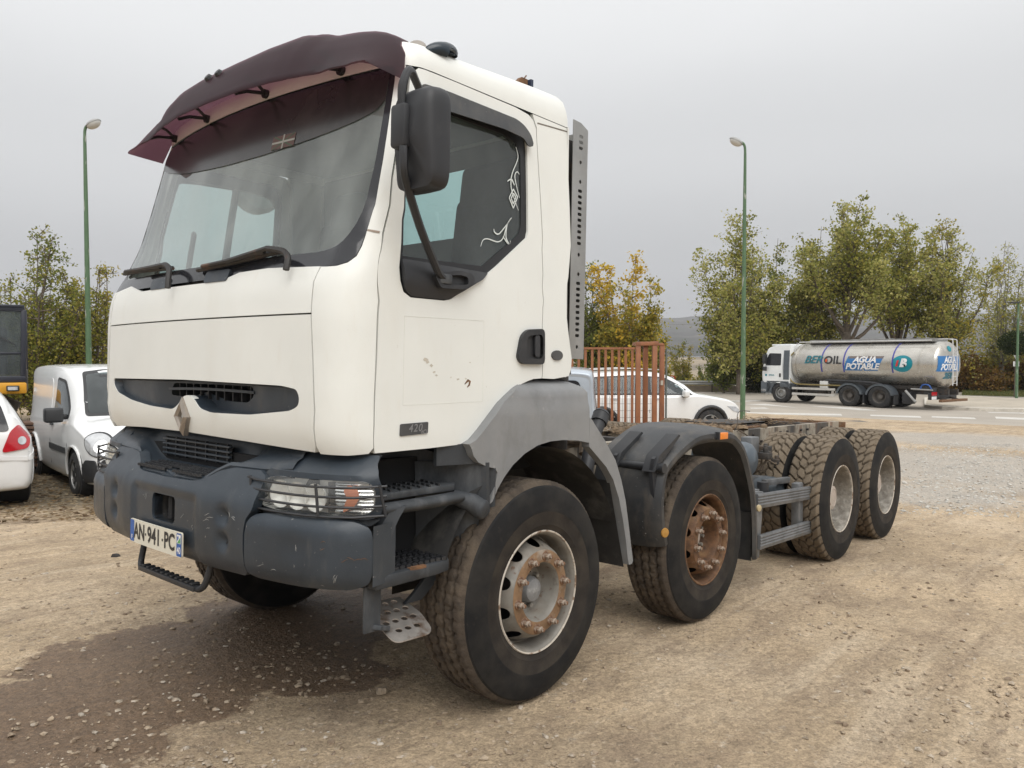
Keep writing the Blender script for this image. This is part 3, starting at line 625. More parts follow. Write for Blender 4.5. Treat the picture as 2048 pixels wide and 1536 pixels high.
# clipped ball tree with its thin stem
p0 = B(2031, 46); bt = empty('clipped_tree', (p0.x, p0.y, ZR+.1)); tag(bt, 'dark clipped round tree standing on the grass strip', 'tree')
MB().tube([(0,0,0),(.03,0,1.2),(0,0,2.6)], [.07,.06,.05], 8).build('trunk', m_bark, bt)
rg = np.random.default_rng(77); dirs = rg.normal(size=(3800, 3)); dirs /= np.linalg.norm(dirs, axis=1)[:, None]
leaves('crown', dirs*np.array([.95,.95,.72])*rg.uniform(.55, 1.03, (3800, 1))+np.array([0,0,3.15]), .11, L_dk, rg, bt)

# the foggy air of the valley
hz = MB(); hz.box((600, 500, 72), (7000, 7000, 164)); air_m = bpy.data.materials.new('thin fog'); air_m.use_nodes = True; _n = air_m.node_tree; _n.nodes.remove(_n.nodes['Principled BSDF'])
_v = _n.nodes.new('ShaderNodeVolumePrincipled'); _v.inputs['Color'].default_value = (.93,.94,.97,1); _v.inputs['Density'].default_value = .0003; _v.inputs['Anisotropy'].default_value = .2; _n.links.new(_v.outputs[0], _n.nodes['Material Output'].inputs['Volume'])
tag(hz.build('haze', air_m, smooth=False), 'thin fog filling the valley air', kind='stuff')
# ================================================================== street furniture
m_green = mat('chipped green lamp post paint', (.085,.155,.080), .5, var=.12, vscale=3, layers=[((.42,.42,.38), 3.2, .60, .66, .85, (3,3,.6)), ((.04,.10,.05), 6, .55, .8, .6)])
m_lampglass = mat('milky lamp cover', (.55,.55,.53), .3)
m_lampgrey = mat('grey lamp head', (.32,.32,.31), .5)
def lamp_post(px, d, top_z, tilt, label, reach, head_dir, r=.085):
    p = gz(B(px, d)); t = empty('lamp_post', p, (0, 0, head_dir)); tag(t, label, 'lamp post', 'street lamps'); H = top_z-p.z
    q = MB(); q.tube([(0,0,-.3), (0,0,H*.3), (0,0,H*.8), (0,0,H-.42)], [r, r*.9, r*.62, r*.5], 12); q.tube(smooth_poly([(0,0,H-.42), (.01,0,H-.20), (.06,0,H-.08), (.14,0,H-.04)], 5), r*.48, 8); q.box((0,-r*.95,.55), (.10,.012,.3)); q.build('post', m_green, t)
    ang = R_(28); ex, ez = Vector((math.cos(ang), 0, math.sin(ang))), Vector((-math.sin(ang), 0, math.cos(ang))); cc = Vector((.10+reach*.55, 0, H-.02))
    def hp(i, j, sgn, sx, sy, sz): u = PI*i/10; w = PI*j/10; p = cc+ex*(-sx*math.cos(u))+Vector((0, sy*math.sin(u)*math.cos(w), 0))+ez*(sgn*sz*math.sin(u)*math.sin(w)); return tuple(p)
    MB().grid(lambda i, j: hp(i, j, 1, .23, .16, .11), 11, 11).build('lamp_head', m_lampgrey, t); MB().grid(lambda i, j: hp(i, j, -1, .21, .15, .13), 11, 11).build('lamp_cover', m_lampglass, t)
    return t
RTV = Vector((math.sin(YAW), -math.cos(YAW), 0)); AZ_R = math.atan2(RTV.y, RTV.x)
lamp_post(178, 22.5, 1.695+(715-252)*22.5/1571.8, 0, 'left street lamp on a chipped green post behind the white van', .28, AZ_R)
lamp_post(1486, 25, 1.695+(715-287)*25/1571.8, 0, 'right street lamp on a chipped green post between the white SUV and the tanker', .35, AZ_R+PI)
def thin_pole(px, d, ytop, label, r=.06, m_=m_green, base=None):
    p = B(px, d); z0 = zf(d) if base is None else base; H = 1.695+(715-ytop)*d/1571.8-z0; t = empty('pole', (p.x, p.y, z0)); tag(t, label, 'pole'); return t, H
t, H = thin_pole(1458, 62, 560, 'thin dark green pole beyond the crash barrier'); MB().tube([(0,0,-.3),(0,0,H)], [.09,.06], 8).build('post', m_green, t)
# far right lamp with a flat head, and its small signs
p = gz(B(2034, 44)); p.z = ZR+.1; t = empty('lamp_post', p, (0,0,AZ_R+PI)); tag(t, 'slim lamp with a flat head and two small signs at the right edge', 'lamp post', 'street lamps'); H = 1.695+(715-606)*44/1571.8-p.z
MB().tube([(0,0,-.1),(0,0,H)], [.085,.055], 10).build('post', m_green, t); MB().box((.24,0,H), (.52,.22,.07)).build('lamp_head', m_dark, t, bevel=.02)
f_ = MB(); f_.box((.03,-.09,2.05), (.36,.02,.36)); 
sgn = MB().prism([(-.16,1.82),(.16,1.82),(.16,2.10),(-.16,2.10)], lambda x, y: (x,-.10,y), lambda x, y: (x,-.08,y)).build('sign_plate', m_whiteink, t)
vs, fs = text_geo('ZONA', .09, .002); MB().add([(-x,-.104,1.96+y) for x, y, z in vs], fs); 
MB().box((0,-.104,1.98), (.22,.004,.03)).build('sign_print', m_ink, sgn)
sg2 = MB().prism([(0,2.18),(.15,2.44),(-.15,2.44)], lambda x, y: (x,-.10,y), lambda x, y: (x,-.08,y)).build('sign_plate', m_whiteink, t)
MB().bar((-.14,-.106,2.43), (.0,-.106,2.20), .04, .006, up=(0,1,0)).build('sign_border', mat('sign red', (.55,.02,.02), .4), sg2)
# crash barrier beyond the road
gb0 = B(1290, 55.5); gb1 = B(1640, 53); t = empty('crash_barrier', (gb0.x, gb0.y, ZR+.0), (0,0,math.atan2(gb1.y-gb0.y, gb1.x-gb0.x))); tag(t, 'long grey steel crash barrier beyond the road', 'crash barrier'); L = (gb1-gb0).length
MB().prism([(0,.50),(.04,.53),(.07,.57),(.04,.61),(.0,.65),(.04,.69),(.07,.73),(.04,.77),(0,.80),(-.01,.80),(-.01,.50)], lambda x, y: (0,-x,y), lambda x, y: (L,-x,y)).build('rail', mat('weathered barrier steel', (.34,.34,.33), .6, metal=.2, var=.15, vscale=1), t, sharp=20)
post_me = MB().box((0,.05,.2), (.08,.10,1.1)).mesh('barrier_post', m_iron)
for k in range(7): link('barrier_post', post_me, t, (k*2.0+.6, 0, 0))
q = MB(); q.slab(lambda i, j: (L*i/10, .3+.02*math.sin(i), -.1+.55*j), 11, 2, (0,.15,0)); q.build('low_wall', mat('stained low wall', (.24,.20,.15), .9, var=.2, vscale=2, layers=[((.12,.10,.08), 2, .5, .7, .7)]), t)
gb2 = B(1905, 60); gb3 = B(2120, 62)
t = empty('roadside_wall', (gb2.x, gb2.y, ZR)); tag(t, 'low pale wall beyond the road at the right edge', 'wall'); dd = gb3-gb2
MB().bar((0,0,.15), (dd.x,dd.y,.15), .3, .5).build('wall', m_conc, t)
# round speed sign: red ring, 40
p = B(1343, 57); p.z = zf(57); t = empty('speed_sign', p, (0,0,math.atan2(FW.y, FW.x)-PI/2)); tag(t, 'round red-ringed speed limit sign just above the crash barrier', 'road sign'); zc = 1.695+(715-759)*57/1571.8-p.z
MB().cyl((0,.03,0), (0,.03,zc+.2), .03).build('post', m_steel, t); pz = MB().lathe([(.30,0),(.30,.02),(.001,.021)], (0,0,zc), (0,-1,0), 28).build('sign_plate', m_whiteink, t)
MB().lathe([(.215,.022),(.215,.026),(.305,.026),(.305,.0)], (0,0,zc), (0,-1,0), 28).build('sign_ring', mat('road sign red', (.50,.03,.03), .4), t)
vs, fs = text_geo('40', .26, .012); MB().add([(x,-.026,zc-.0+y) for x, y, z in vs], fs).build('sign_number', m_ink, t, smooth=False, recalc=False)
p = B(1442, 60); p.z = zf(60); t = empty('notice_board', p, (0,0,math.atan2(FW.y, FW.x)-PI/2)); tag(t, 'pale rectangular notice board on two posts beyond the barrier', 'notice board'); zc = 1.695+(715-751)*60/1571.8-p.z
MB().box((0,0,zc), (.62,.04,.42)).build('board', mat('pale board', (.45,.50,.50), .5), t); 
for s in (-.3,.3): MB().box((s,.03,zc/2), (.05,.05,zc+.5)).build('post', m_iron, t)
# wind mast and site hut in the valley
p = B(1429, 480); p.z = zf(480); t = empty('mast', p); tag(t, 'thin tall mast standing in the far field', 'mast'); MB().tube([(0,0,0),(0,0,24)], [.7,.4], 8).build('mast_pole', mat('grey mast', (.3,.3,.31), .6), t)
t = empty('site_hut', p+Vector((3,-2,0))); tag(t, 'tiny blue and white hut at the foot of the far mast', 'hut'); MB().box((0,0,1.3), (9,5,2.6)).build('hut_wall', mat('hut white', (.6,.62,.65), .7), t); MB().box((-1.5,-1.2,2.9), (4,3.4,.8)).build('hut_roof', mat('hut blue', (.10,.16,.28), .7), t)

# rust-orange fence and gate frame
m_fence = mat('rust orange fence paint', (.275,.108,.046), .6, var=.15, vscale=3, layers=[((.17,.065,.035), 4, .5, .68, .8, (2,2,.5)), ((.36,.18,.09), 7, .58, .8, .5)], bump=.06, bscale=40)
FD = 16.5; fr_ = math.atan2(FW.y, FW.x)-PI/2
p = gz(B(1331, FD)); zt = lambda y, d=FD: 1.695+(715-y)*d/1571.8-p.z; pxm = FD/1571.8
t = empty('fence', p, (0,0,fr_)); tag(t, 'rust-orange picket fence panel in front of the white SUV', 'fence'); X = lambda px: (px-1331)*pxm
pk = MB().box((0,0,zt(698)/2+.05), (.052,.030,zt(698)-.1)).mesh('picket', m_fence)
x = X(1264.6)
for k in range(26): link('picket', pk, t, (x, 0, 0)); x -= .1405
MB().box(((X(1271)+x)/2,0,zt(697)), (X(1271)-x,.05,.045)).build('top_rail', m_fence, t); MB().box(((X(1271)+x)/2,0,.12), (X(1271)-x,.05,.05)).build('bottom_rail', m_fence, t)
t = empty('gate_frame', p, (0,0,fr_)); tag(t, 'rust-orange boxy gate frame of tall square posts with a cap', 'gate frame')
for px, y, m_ in ((1276,0,m_fence),(1309,0,m_fence),(1298,.45,m_fence),(1331,.40,m_fence)):
    MB().box((X(px), y, zt(690)/2), (.10,.10,zt(690))).build('post', m_fence, t, bevel=.006)
cap = MB(); cap.prism([(X(1270),zt(692)),(X(1272.5),zt(684)),(X(1314),zt(683.5)),(X(1316),zt(691))], lambda x, y: (x,-.06,y), lambda x, y: (x,.06,y)); cap.prism([(X(1278),zt(691)),(X(1280),zt(686)),(X(1333),zt(686)),(X(1336),zt(691))], lambda x, y: (x,.34,y), lambda x, y: (x,.50,y)); cap.box((X(1312),.22,zt(687)), (.10,.5,.09)); cap.box((X(1275),.22,zt(688)), (.08,.5,.07))
cap.build('cap', m_fence, t, bevel=.005)
MB().box((X(1330),-.02+.36,zt(767)), (.055,.02,.10)).build('switch_box', mat('pale switch box', (.45,.42,.36), .5), t)
MB().cyl((X(1340),.40,0), (X(1340),.40,zt(697)), .022).build('guide_post', mat('grey green tube', (.13,.15,.14), .5), t)
ms = MB()
for k in range(34): ms.cyl((X(1262)+k*.055-1.2,.55,0), (X(1262)+k*.055-1.2,.55,zt(760)), .003, n=4)
for k in range(9): ms.cyl((X(1262)-1.2,.55,.1+k*.15), (X(1262)+.65,.55,.1+k*.15), .003, n=4)
t = empty('mesh_fence', p, (0,0,fr_)); tag(t, 'thin wire mesh standing behind the orange pickets', 'mesh fence'); tag(ms.build('wire_mesh', m_iron, t, recalc=False), kind='stuff')
# pale fence posts behind the white van
t = empty('pale_fence', gz(B(205, 19)), (0,0,fr_)); tag(t, 'pale slatted fence behind the white van by the left lamp post', 'fence')
for k in range(6): MB().box((-.33+k*.13,0,1.0), (.05,.03,1.35-.02*(k % 2))).build('picket', mat('pale picket', (.36,.36,.36), .7), t)
for z in (.5,1.5): MB().box((0,.03,z), (.85,.03,.05)).build('fence_rail', m_steel, t)

# ================================================================== parked vehicles
m_tyre = mat('car tyre', (.02,.02,.021), .8, var=.2, vscale=20, layers=[((.09,.08,.065), 12, .52, .75, .6)])
m_alloy = mat('grey wheel', (.30,.30,.29), .4, metal=.5, var=.15, vscale=20)
m_carwhite = mat('white car paint', (.74,.745,.74), .22, var=.015, coat=.6, layers=[((.55,.53,.49), 5, .58, .8, .25)])
m_silver = mat('pale silver blue paint', (.42,.47,.53), .25, metal=.15, var=.02, coat=.6)
m_trim = mat('grey black car plastic', (.028,.029,.031), .55, var=.15)
m_red = mat('red tail lamp', (.42,.012,.02), .12, var=.15, vscale=8, coat=.6)
m_lampc = mat('clear headlamp', (.55,.56,.57), .10, metal=.5, var=.2, vscale=9, coat=.8)
def car_body(st, nx=64, ns=22, arches=(), ra=.36, floor=None):
    """st rows: x, underside z, half width, belt z, roof half width, top z.  Front is +x."""
    S_ = smooth_poly(st, 10); xs = [s[0] for s in S_]
    def sec(i):
        x, zb, w, zs, wr, zr = S_[i]
        half = [(0,zb),(w*.80,zb),(w*.95,zb+.05),(w*.99,zb+.30*(zs-zb)),(w,zb+.62*(zs-zb)),(w*.985,zs-.06),(w*.965,zs),(lerp(w*.965,wr,.55),lerp(zs,zr,.55)),(wr+.015,zr-.09*(1 if zr-zs > .3 else .35)),(wr*.90,zr-.02),(wr*.55,zr),(0,zr+.004)]
        h = smooth_poly(half, 4); return [(x, y, z) for y, z in h]+[(x, -y, z) for y, z in reversed(h[1:-1])]
    secs = [sec(i) for i in range(len(S_))]; n = len(secs[0]); q = MB(); q.v = [p for s in secs for p in s]
    def cut(c): return any((c[0]-ax)**2+(c[2]-az)**2 < ra*ra and abs(c[1]) > .35 for ax, az in arches)
    for i in range(len(secs)-1):
        for j in range(n):
            f = (i*n+j, i*n+(j+1) % n, (i+1)*n+(j+1) % n, (i+1)*n+j); c = [sum(q.v[k][a] for k in f)/4 for a in range(3)]
            if not cut(c): q.f.append(f)
    q.f.append(tuple(reversed(range(n)))); q.f.append(tuple(range((len(secs)-1)*n, len(secs)*n))); q.m = [0]*len(q.f)
    full = [(i*n+j, i*n+(j+1) % n, (i+1)*n+(j+1) % n, (i+1)*n+j) for i in range(len(secs)-1) for j in range(n)]
    bv = bvhtree.BVHTree.FromPolygons([Vector(v) for v in q.v], full+[tuple(reversed(range(n))), tuple(range((len(secs)-1)*n, len(secs)*n))])
    return q, bv
def caster(bv, axis, sgn):
    """surface coordinates for patches: axis 'y' -> outline in (x, z), axis 'x' -> outline in (y, z), axis 'z' -> (x, y)"""
    def f(a, b, off=0):
        if axis == 'y': o, d = Vector((a, sgn*4, b)), Vector((0, -sgn, 0))
        elif axis == 'x': o, d = Vector((sgn*6, a, b)), Vector((-sgn, 0, 0))
        else: o, d = Vector((a, b, 5)), Vector((0, 0, -1))
        h, n, _, _ = bv.ray_cast(o, d)
        if h is None: h = o+d*(4 if axis == 'y' else 6); n = -d
        if n.dot(d) > 0: n = -n
        return tuple(h+n*off) if False else tuple(h-d*off*1.0)
    return f
def put_wheels(root, pos, r, w=.20, rim=m_alloy, spokes=5):
    ty = MB().lathe([(r*.62,w*.42),(r*.66,w*.5),(r*.86,w*.53),(r*.97,w*.44),(r,w*.30),(r,-w*.30),(r*.97,-w*.5),(r*.6,-w*.5)], n=36).mesh('tyre', m_tyre)
    rm = MB(); rm.lathe([(r*.64,w*.44),(r*.60,w*.46),(r*.57,w*.25),(r*.53,-w*.1),(r*.2,-w*.05),(.001,-w*.05)], n=30)
    for k in range(spokes):
        a = 2*PI*k/spokes; rm.bar((math.cos(a)*.05,-w*.26,math.sin(a)*.05), (math.cos(a)*r*.58,-w*.36,math.sin(a)*r*.58), r*.20, .025, up=(0,1,0))
    rm.lathe([(r*.17,w*.22),(r*.15,w*.36),(.001,w*.37)], n=16); rmm = rm.mesh('rim', rim)
    for x, y in pos:
        s = 1 if y > 0 else -1; t = empty('wheel', (x, y-s*w*.5, r), (0,0,PI if s > 0 else 0), root); link('tyre', ty, t); link('rim', rmm, t)
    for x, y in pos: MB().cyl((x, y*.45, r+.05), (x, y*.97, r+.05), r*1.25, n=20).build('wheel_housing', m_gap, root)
def arch_lips(bv, arches, ra, root, m_, r=.022):
    for ax, az in arches:
        for s in (1, -1):
            fn = caster(bv, 'y', s); pts = []
            for k in range(21):
                a = R_(-8)+R_(196)*k/20; pts.append(fn(ax+ra*math.cos(a), az+ra*math.sin(a), .006))
            MB().tube(pts, r, 6).build('arch_trim', m_, root)

# white delivery van: heading towards the right of the picture
ft = B(160, 10.95); rt_ = B(81, 13.05); hd_ = math.atan2(ft.y-rt_.y, ft.x-rt_.x)
KS = [(-2.10,.32,.76,.95,.70,1.70),(-2.06,.26,.86,1.00,.76,1.79),(-1.6,.22,.905,1.02,.79,1.83),(-.6,.20,.915,1.03,.80,1.84),(.1,.20,.915,1.03,.79,1.82),(.55,.20,.915,1.03,.76,1.74),(.95,.20,.91,1.03,.70,1.42),(1.22,.20,.905,1.02,.66,1.13),(1.45,.20,.89,.97,.60,1.07),(1.80,.21,.85,.86,.56,.98),(2.02,.24,.78,.72,.52,.86),(2.12,.30,.66,.60,.45,.74)]
karch = [(-1.35,.34),(1.35,.34)]
q, bv = car_body(KS, arches=karch, ra=.37)
# the near-side wheels stand under the photographed wheels
mid = (Vector((ft.x, ft.y))+Vector((rt_.x, rt_.y)))/2; side = Vector((math.sin(hd_), -math.cos(hd_))); ctr = mid-side*.80
kz = G(ctr.x, ctr.y)
van = empty('delivery_van', (ctr.x, ctr.y, kz-.0), (0, 0, hd_)); tag(van, 'small white delivery van with black front bumper left of the truck nose', 'van')
q.build('body', m_carwhite, van, sharp=45); Y = caster(bv, 'y', -1); Y2 = caster(bv, 'y', 1); XF = caster(bv, 'x', 1)
put_wheels(van, [(x, s*.90) for x, _ in karch for s in (1, -1)], .315, .20); arch_lips(bv, karch, .375, van, m_carwhite, .02)
for fn, rt2 in ((Y, 1), (Y2, 0)):
    w = MB().patch(rounded([(.02,1.07,.05),(.93,1.07,.04),(.86,1.22,.03),(.52,1.62,.08),(.10,1.66,.08)], .05), fn, step=.08, thick=.01, base=.006).build('window_seal', m_trim, van)
    MB().patch(rounded([(.06,1.10,.04),(.88,1.10,.03),(.82,1.21,.03),(.50,1.58,.07),(.13,1.62,.06)], .05), fn, step=.09, thick=0, base=.009).build('window', m_car_g, w)
    MB().patch(rounded([(-1.75,.98,.1),(-.18,.98,.08),(-.18,1.64,.12),(-1.75,1.64,.16)], .1), lambda x, z, o, fn=fn: fn(x, z, o), step=.1, thick=.008, base=.005).build('side_panel', m_carwhite, van)
    MB().patch(rrect(1.02,.085,.02,.42,.62), fn, step=.1, thick=.02, base=.018).build('rub_strip', m_trim, van)
    MB().patch(rrect(.15,.035,.015,.06,.95), fn, step=.06, thick=.02, base=.03).build('door_handle', m_trim, van)
    for xx in (-.10, 1.0): strip(MB(), [(xx, .34),(xx+.01,.7),(xx,1.02)], .012, fn, .003, .002).build('door_gap', m_gap, van)
    sd = -1 if rt2 else 1
    def DG(a, b, off=0, sd=sd):
        dr = Vector((-.80, -sd*.60, 0)); e = Vector((-.60*1, sd*.80, 0)); o = Vector((1.80, sd*.62, b))+e*a-dr*4
        h = bv.ray_cast(o, dr)[0]; h = h if h is not None else o+dr*4
        return tuple(h-dr*off)
    hl2 = MB().patch([(x*math.cos(.5)-y*math.sin(.5)-.02, .775+x*math.sin(.5)*.8+y*math.cos(.5)) for x, y in ellipse(0,0,.235,.155,26)], DG, step=.05, thick=.02, base=.014).build('headlight', m_trim, van)
    MB().patch([(x*math.cos(.5)-y*math.sin(.5)-.02, .775+x*math.sin(.5)*.8+y*math.cos(.5)) for x, y in ellipse(0,0,.218,.140,26)], DG, step=.05, thick=.006, base=.020).build('headlight_lens', m_lampc, hl2)
    MB().patch(ellipse(-.07,.76,.085,.085,18), DG, step=.04, thick=.006, base=.027).build('lamp_bowl', m_chrome, hl2)
    MB().patch(rounded([(1.71,.24),(1.73,.46),(1.86,.57),(2.04,.57),(2.09,.28)], .03), fn, step=.06, thick=.02, base=.022).build('bumper', m_trim, van)
MB().patch(rounded([(-.74,.26),(.74,.26),(.72,.58),(.40,.63),(-.40,.63),(-.72,.58)], .06), XF, step=.08, thick=.03, base=.03).build('bumper', m_trim, van)
wsl = MB().patch(rounded([(-.70,1.12),(.70,1.12),(.68,1.30),(.60,1.74),(.3,1.775),(-.3,1.775),(-.60,1.74),(-.68,1.30)], .05), XF, step=.09, thick=.01, base=.012).build('window_seal', m_trim, van)
MB().patch(rounded([(-.66,1.16),(.66,1.16),(.64,1.32),(.57,1.70),(.3,1.735),(-.3,1.735),(-.57,1.70),(-.64,1.32)], .05), XF, step=.1, thick=0, base=.018).build('windscreen', m_car_g, wsl)
MB().patch(rrect(.13,.05,.005,.50,1.69), XF, step=.1, thick=0, base=.021).build('windscreen_sticker', mat('yellow green sticker', (.45,.55,.15), .5), wsl)
MB().tube([XF(-.1,1.15,.03), XF(.2,1.19,.04), XF(.62,1.19,.04)], .012, 6).build('wiper', m_trim, van)
for s in (-1, 1):
    mi = MB(); mi.box((.86, s*1.04, 1.13), (.16,.24,.21)); mi.box((.84, s*.92, 1.10), (.07,.14,.08)); mi.build('wing_mirror', m_trim, van, bevel=.035, seg=3)

# white hatchback, its tail towards the camera
HS_ = [(-1.98,.34,.66,.62,.50,.80),(-1.94,.26,.80,.78,.60,.98),(-1.78,.22,.855,.90,.62,1.20),(-1.45,.20,.87,.92,.60,1.40),(-.9,.20,.87,.92,.60,1.47),(0,.20,.87,.92,.60,1.48),(.6,.20,.87,.92,.58,1.36),(1.1,.20,.86,.92,.60,1.04),(1.5,.20,.84,.84,.58,.93),(1.85,.24,.74,.70,.5,.80),(1.98,.30,.6,.55,.4,.66)]
harch = [(-1.22,.31),(1.27,.31)]
q, bv = car_body(HS_, arches=harch, ra=.34)
p = B(-103, 9.5); hh = math.atan2(FW.y, FW.x)+R_(37); hz = G(p.x, p.y)
c_ = p+Vector((math.cos(hh), math.sin(hh), 0))*1.75
hat = empty('hatchback', (c_.x, c_.y, hz-.02), (0,0,hh)); tag(hat, 'white hatchback with red tail lamp cut by the left edge', 'car')
q.build('body', m_carwhite, hat, sharp=45); put_wheels(hat, [(x, s*.85) for x, _ in harch for s in (1,-1)], .295, .19); arch_lips(bv, harch, .345, hat, m_carwhite, .018)
XR = caster(bv, 'x', -1)
wq = MB().patch(rounded([(-.60,.98),(.60,.98),(.52,1.32),(.3,1.36),(-.3,1.36),(-.52,1.32)], .06), XR, step=.09, thick=.01, base=.012).build('rear_window', m_wsborder, hat)
for s in (1, -1):
    tl = MB().patch(rounded([(s*.50,.72,.05),(s*.80,.76,.06),(s*.83,.90,.06),(s*.70,1.06,.04),(s*.60,.98,.05)], .05), XR, step=.05, thick=.02, base=.018).build('tail_light', m_red, hat)
    MB().patch(ellipse(s*.725,.86,.048,.05,16), XR, step=.05, thick=.004, base=.026).build('reversing_lamp', m_lampc, tl)
    fn = caster(bv, 'y', s); MB().patch(rounded([(-1.5,.97),(-.3,.97),(-.35,1.34),(-.9,1.38),(-1.35,1.30)], .06), fn, step=.1, thick=0, base=.008).build('window', m_wsborder, hat)
    MB().patch(rounded([(-1.96,.60),(-1.55,.68),(-1.55,.74),(-1.93,.68)], .02), fn, step=.06, thick=.02, base=.012).build('bumper_strip', m_carwhite, hat)
strip(MB(), [(-.78,.63),(-.4,.66),(.4,.66),(.78,.63)], .05, XR, .022, .03).build('bumper_strip', m_carwhite, hat); strip(MB(), [(-.80,.71),(-.4,.71),(.4,.71),(.8,.71)], .010, XR, .004, .002).build('tailgate_gap', m_gap, hat)

# white SUV behind the fence, broadside
US_ = [(-2.32,.42,.72,.80,.60,1.05),(-2.26,.34,.84,.98,.66,1.30),(-2.0,.26,.92,1.06,.68,1.55),(-1.5,.24,.94,1.07,.68,1.64),(-.6,.24,.94,1.06,.68,1.67),(.2,.24,.94,1.05,.67,1.63),(.75,.24,.94,1.05,.64,1.40),(1.12,.24,.93,1.05,.66,1.14),(1.5,.25,.92,1.00,.70,1.07),(1.95,.27,.88,.92,.66,.98),(2.22,.32,.78,.78,.56,.86),(2.33,.38,.62,.62,.46,.70)]
sarch = [(-1.38,.36),(1.43,.36)]
q, bv = car_body(US_, arches=sarch, ra=.42)
p = B(1288, 20.2); sh_ = AZ_R+R_(9); suv = empty('suv', (p.x, p.y, G(p.x, p.y)+.06), (0,0,sh_)); tag(suv, 'white SUV parked behind the rust-orange fence', 'car')
q.build('body', m_carwhite, suv, sharp=45); put_wheels(suv, [(x, s*.93) for x, _ in sarch for s in (1,-1)], .36, .23); arch_lips(bv, sarch, .43, suv, m_trim, .045)
for s in (1, -1):
    fn = caster(bv, 'y', s)
    sl = MB().patch(rounded([(-1.98,1.10,.06),(.98,1.08,.02),(.72,1.30,.05),(.28,1.52,.08),(-.5,1.575,.08),(-1.5,1.54,.1),(-1.85,1.42,.08)], .05), fn, step=.09, thick=.008, base=.006).build('window_seal', m_trim, suv)
    for o in ([(-.12,1.13),(.86,1.11),(.65,1.30),(.26,1.48),(-.10,1.52)], [(-1.18,1.13),(-.22,1.13),(-.20,1.52),(-.5,1.535),(-1.16,1.52)], [(-1.86,1.14),(-1.27,1.13),(-1.25,1.50),(-1.5,1.49),(-1.76,1.38)]): MB().patch(rounded(o, .04), fn, step=.1, thick=0, base=.009).build('window', m_car_g, sl)
    for xx in (-.17, 1.10): strip(MB(), [(xx+.06,.36),(xx,.7),(xx+.04,1.06)], .010, fn, .003, .002).build('door_gap', m_gap, suv)
    for xx in (-1.05, .02): MB().patch(rrect(.20,.03,.012,xx,1.0), fn, step=.08, thick=.02, base=.025).build('door_handle', m_chrome, suv)
    MB().patch(rounded([(1.86,.80),(2.12,.78),(2.24,.70),(2.22,.62),(2.05,.66)], .02), fn, step=.05, thick=.01, base=.010).build('headlight', m_lampc, suv)
    mi = MB(); mi.box((.72, s*1.06, 1.12), (.14,.22,.17)); mi.build('wing_mirror', m_carwhite, suv, bevel=.04, seg=3); MB().box((.72, s*.97, 1.05), (.10,.16,.05)).build('mirror_foot', m_trim, suv)
    MB().tube([(-1.7,s*.62,1.655),(-1.6,s*.64,1.70),(-.5,s*.64,1.735),(.2,s*.63,1.70),(.32,s*.62,1.65)], .02, 6).build('roof_rail', m_steel, suv)
    strip(MB(), [(-1.0,.36),(0,.35),(1.0,.36)], .12, fn, .012, .02).build('sill_trim', m_trim, suv)
MB().patch(rounded([(-.62,1.12),(.62,1.12),(.56,1.52),(-.56,1.52)], .05), caster(bv,'x',1), step=.1, thick=0, base=.01).build('windscreen', m_car_g, suv)

# pale silver van just behind the cab: rear end seen
q, bv = car_body([(a, b, c, d, e, f*1.01) for a, b, c, d, e, f in KS], arches=karch, ra=.37)
p = B(1088, 12.6); vh = math.atan2(FW.y, FW.x)-R_(4); c_ = p+Vector((math.cos(vh), math.sin(vh), 0))*2.05
sv = empty('silver_van', (c_.x, c_.y, G(c_.x, c_.y)-.06), (0,0,vh)); tag(sv, 'pale silver-blue van half hidden behind the truck cab', 'van')
q.build('body', m_silver, sv, sharp=45); put_wheels(sv, [(x, s*.90) for x, _ in karch for s in (1,-1)], .315); arch_lips(bv, karch, .375, sv, m_silver, .02)
XR = caster(bv, 'x', -1)
MB().patch(rounded([(-.66,1.08),(.66,1.08),(.64,1.30),(.56,1.66),(-.56,1.66),(-.64,1.30)], .09), XR, step=.09, thick=.01, base=.012).build('rear_window', m_wsborder, sv)
for s in (1, -1):
    MB().patch(rounded([(s*.72,.72),(s*.85,.72),(s*.86,1.0),(s*.74,1.0)], .02), XR, step=.06, thick=.02, base=.02).build('tail_light', m_red, sv)
    fn = caster(bv, 'y', s); MB().patch(rounded([(-1.9,1.08),(-.9,1.08),(-.9,1.62),(-1.7,1.62)], .08), fn, step=.1, thick=0, base=.008).build('window', m_wsborder, sv)
strip(MB(), [(-.8,.48),(.8,.48)], .14, XR, .03, .04).build('bumper', m_trim, sv)

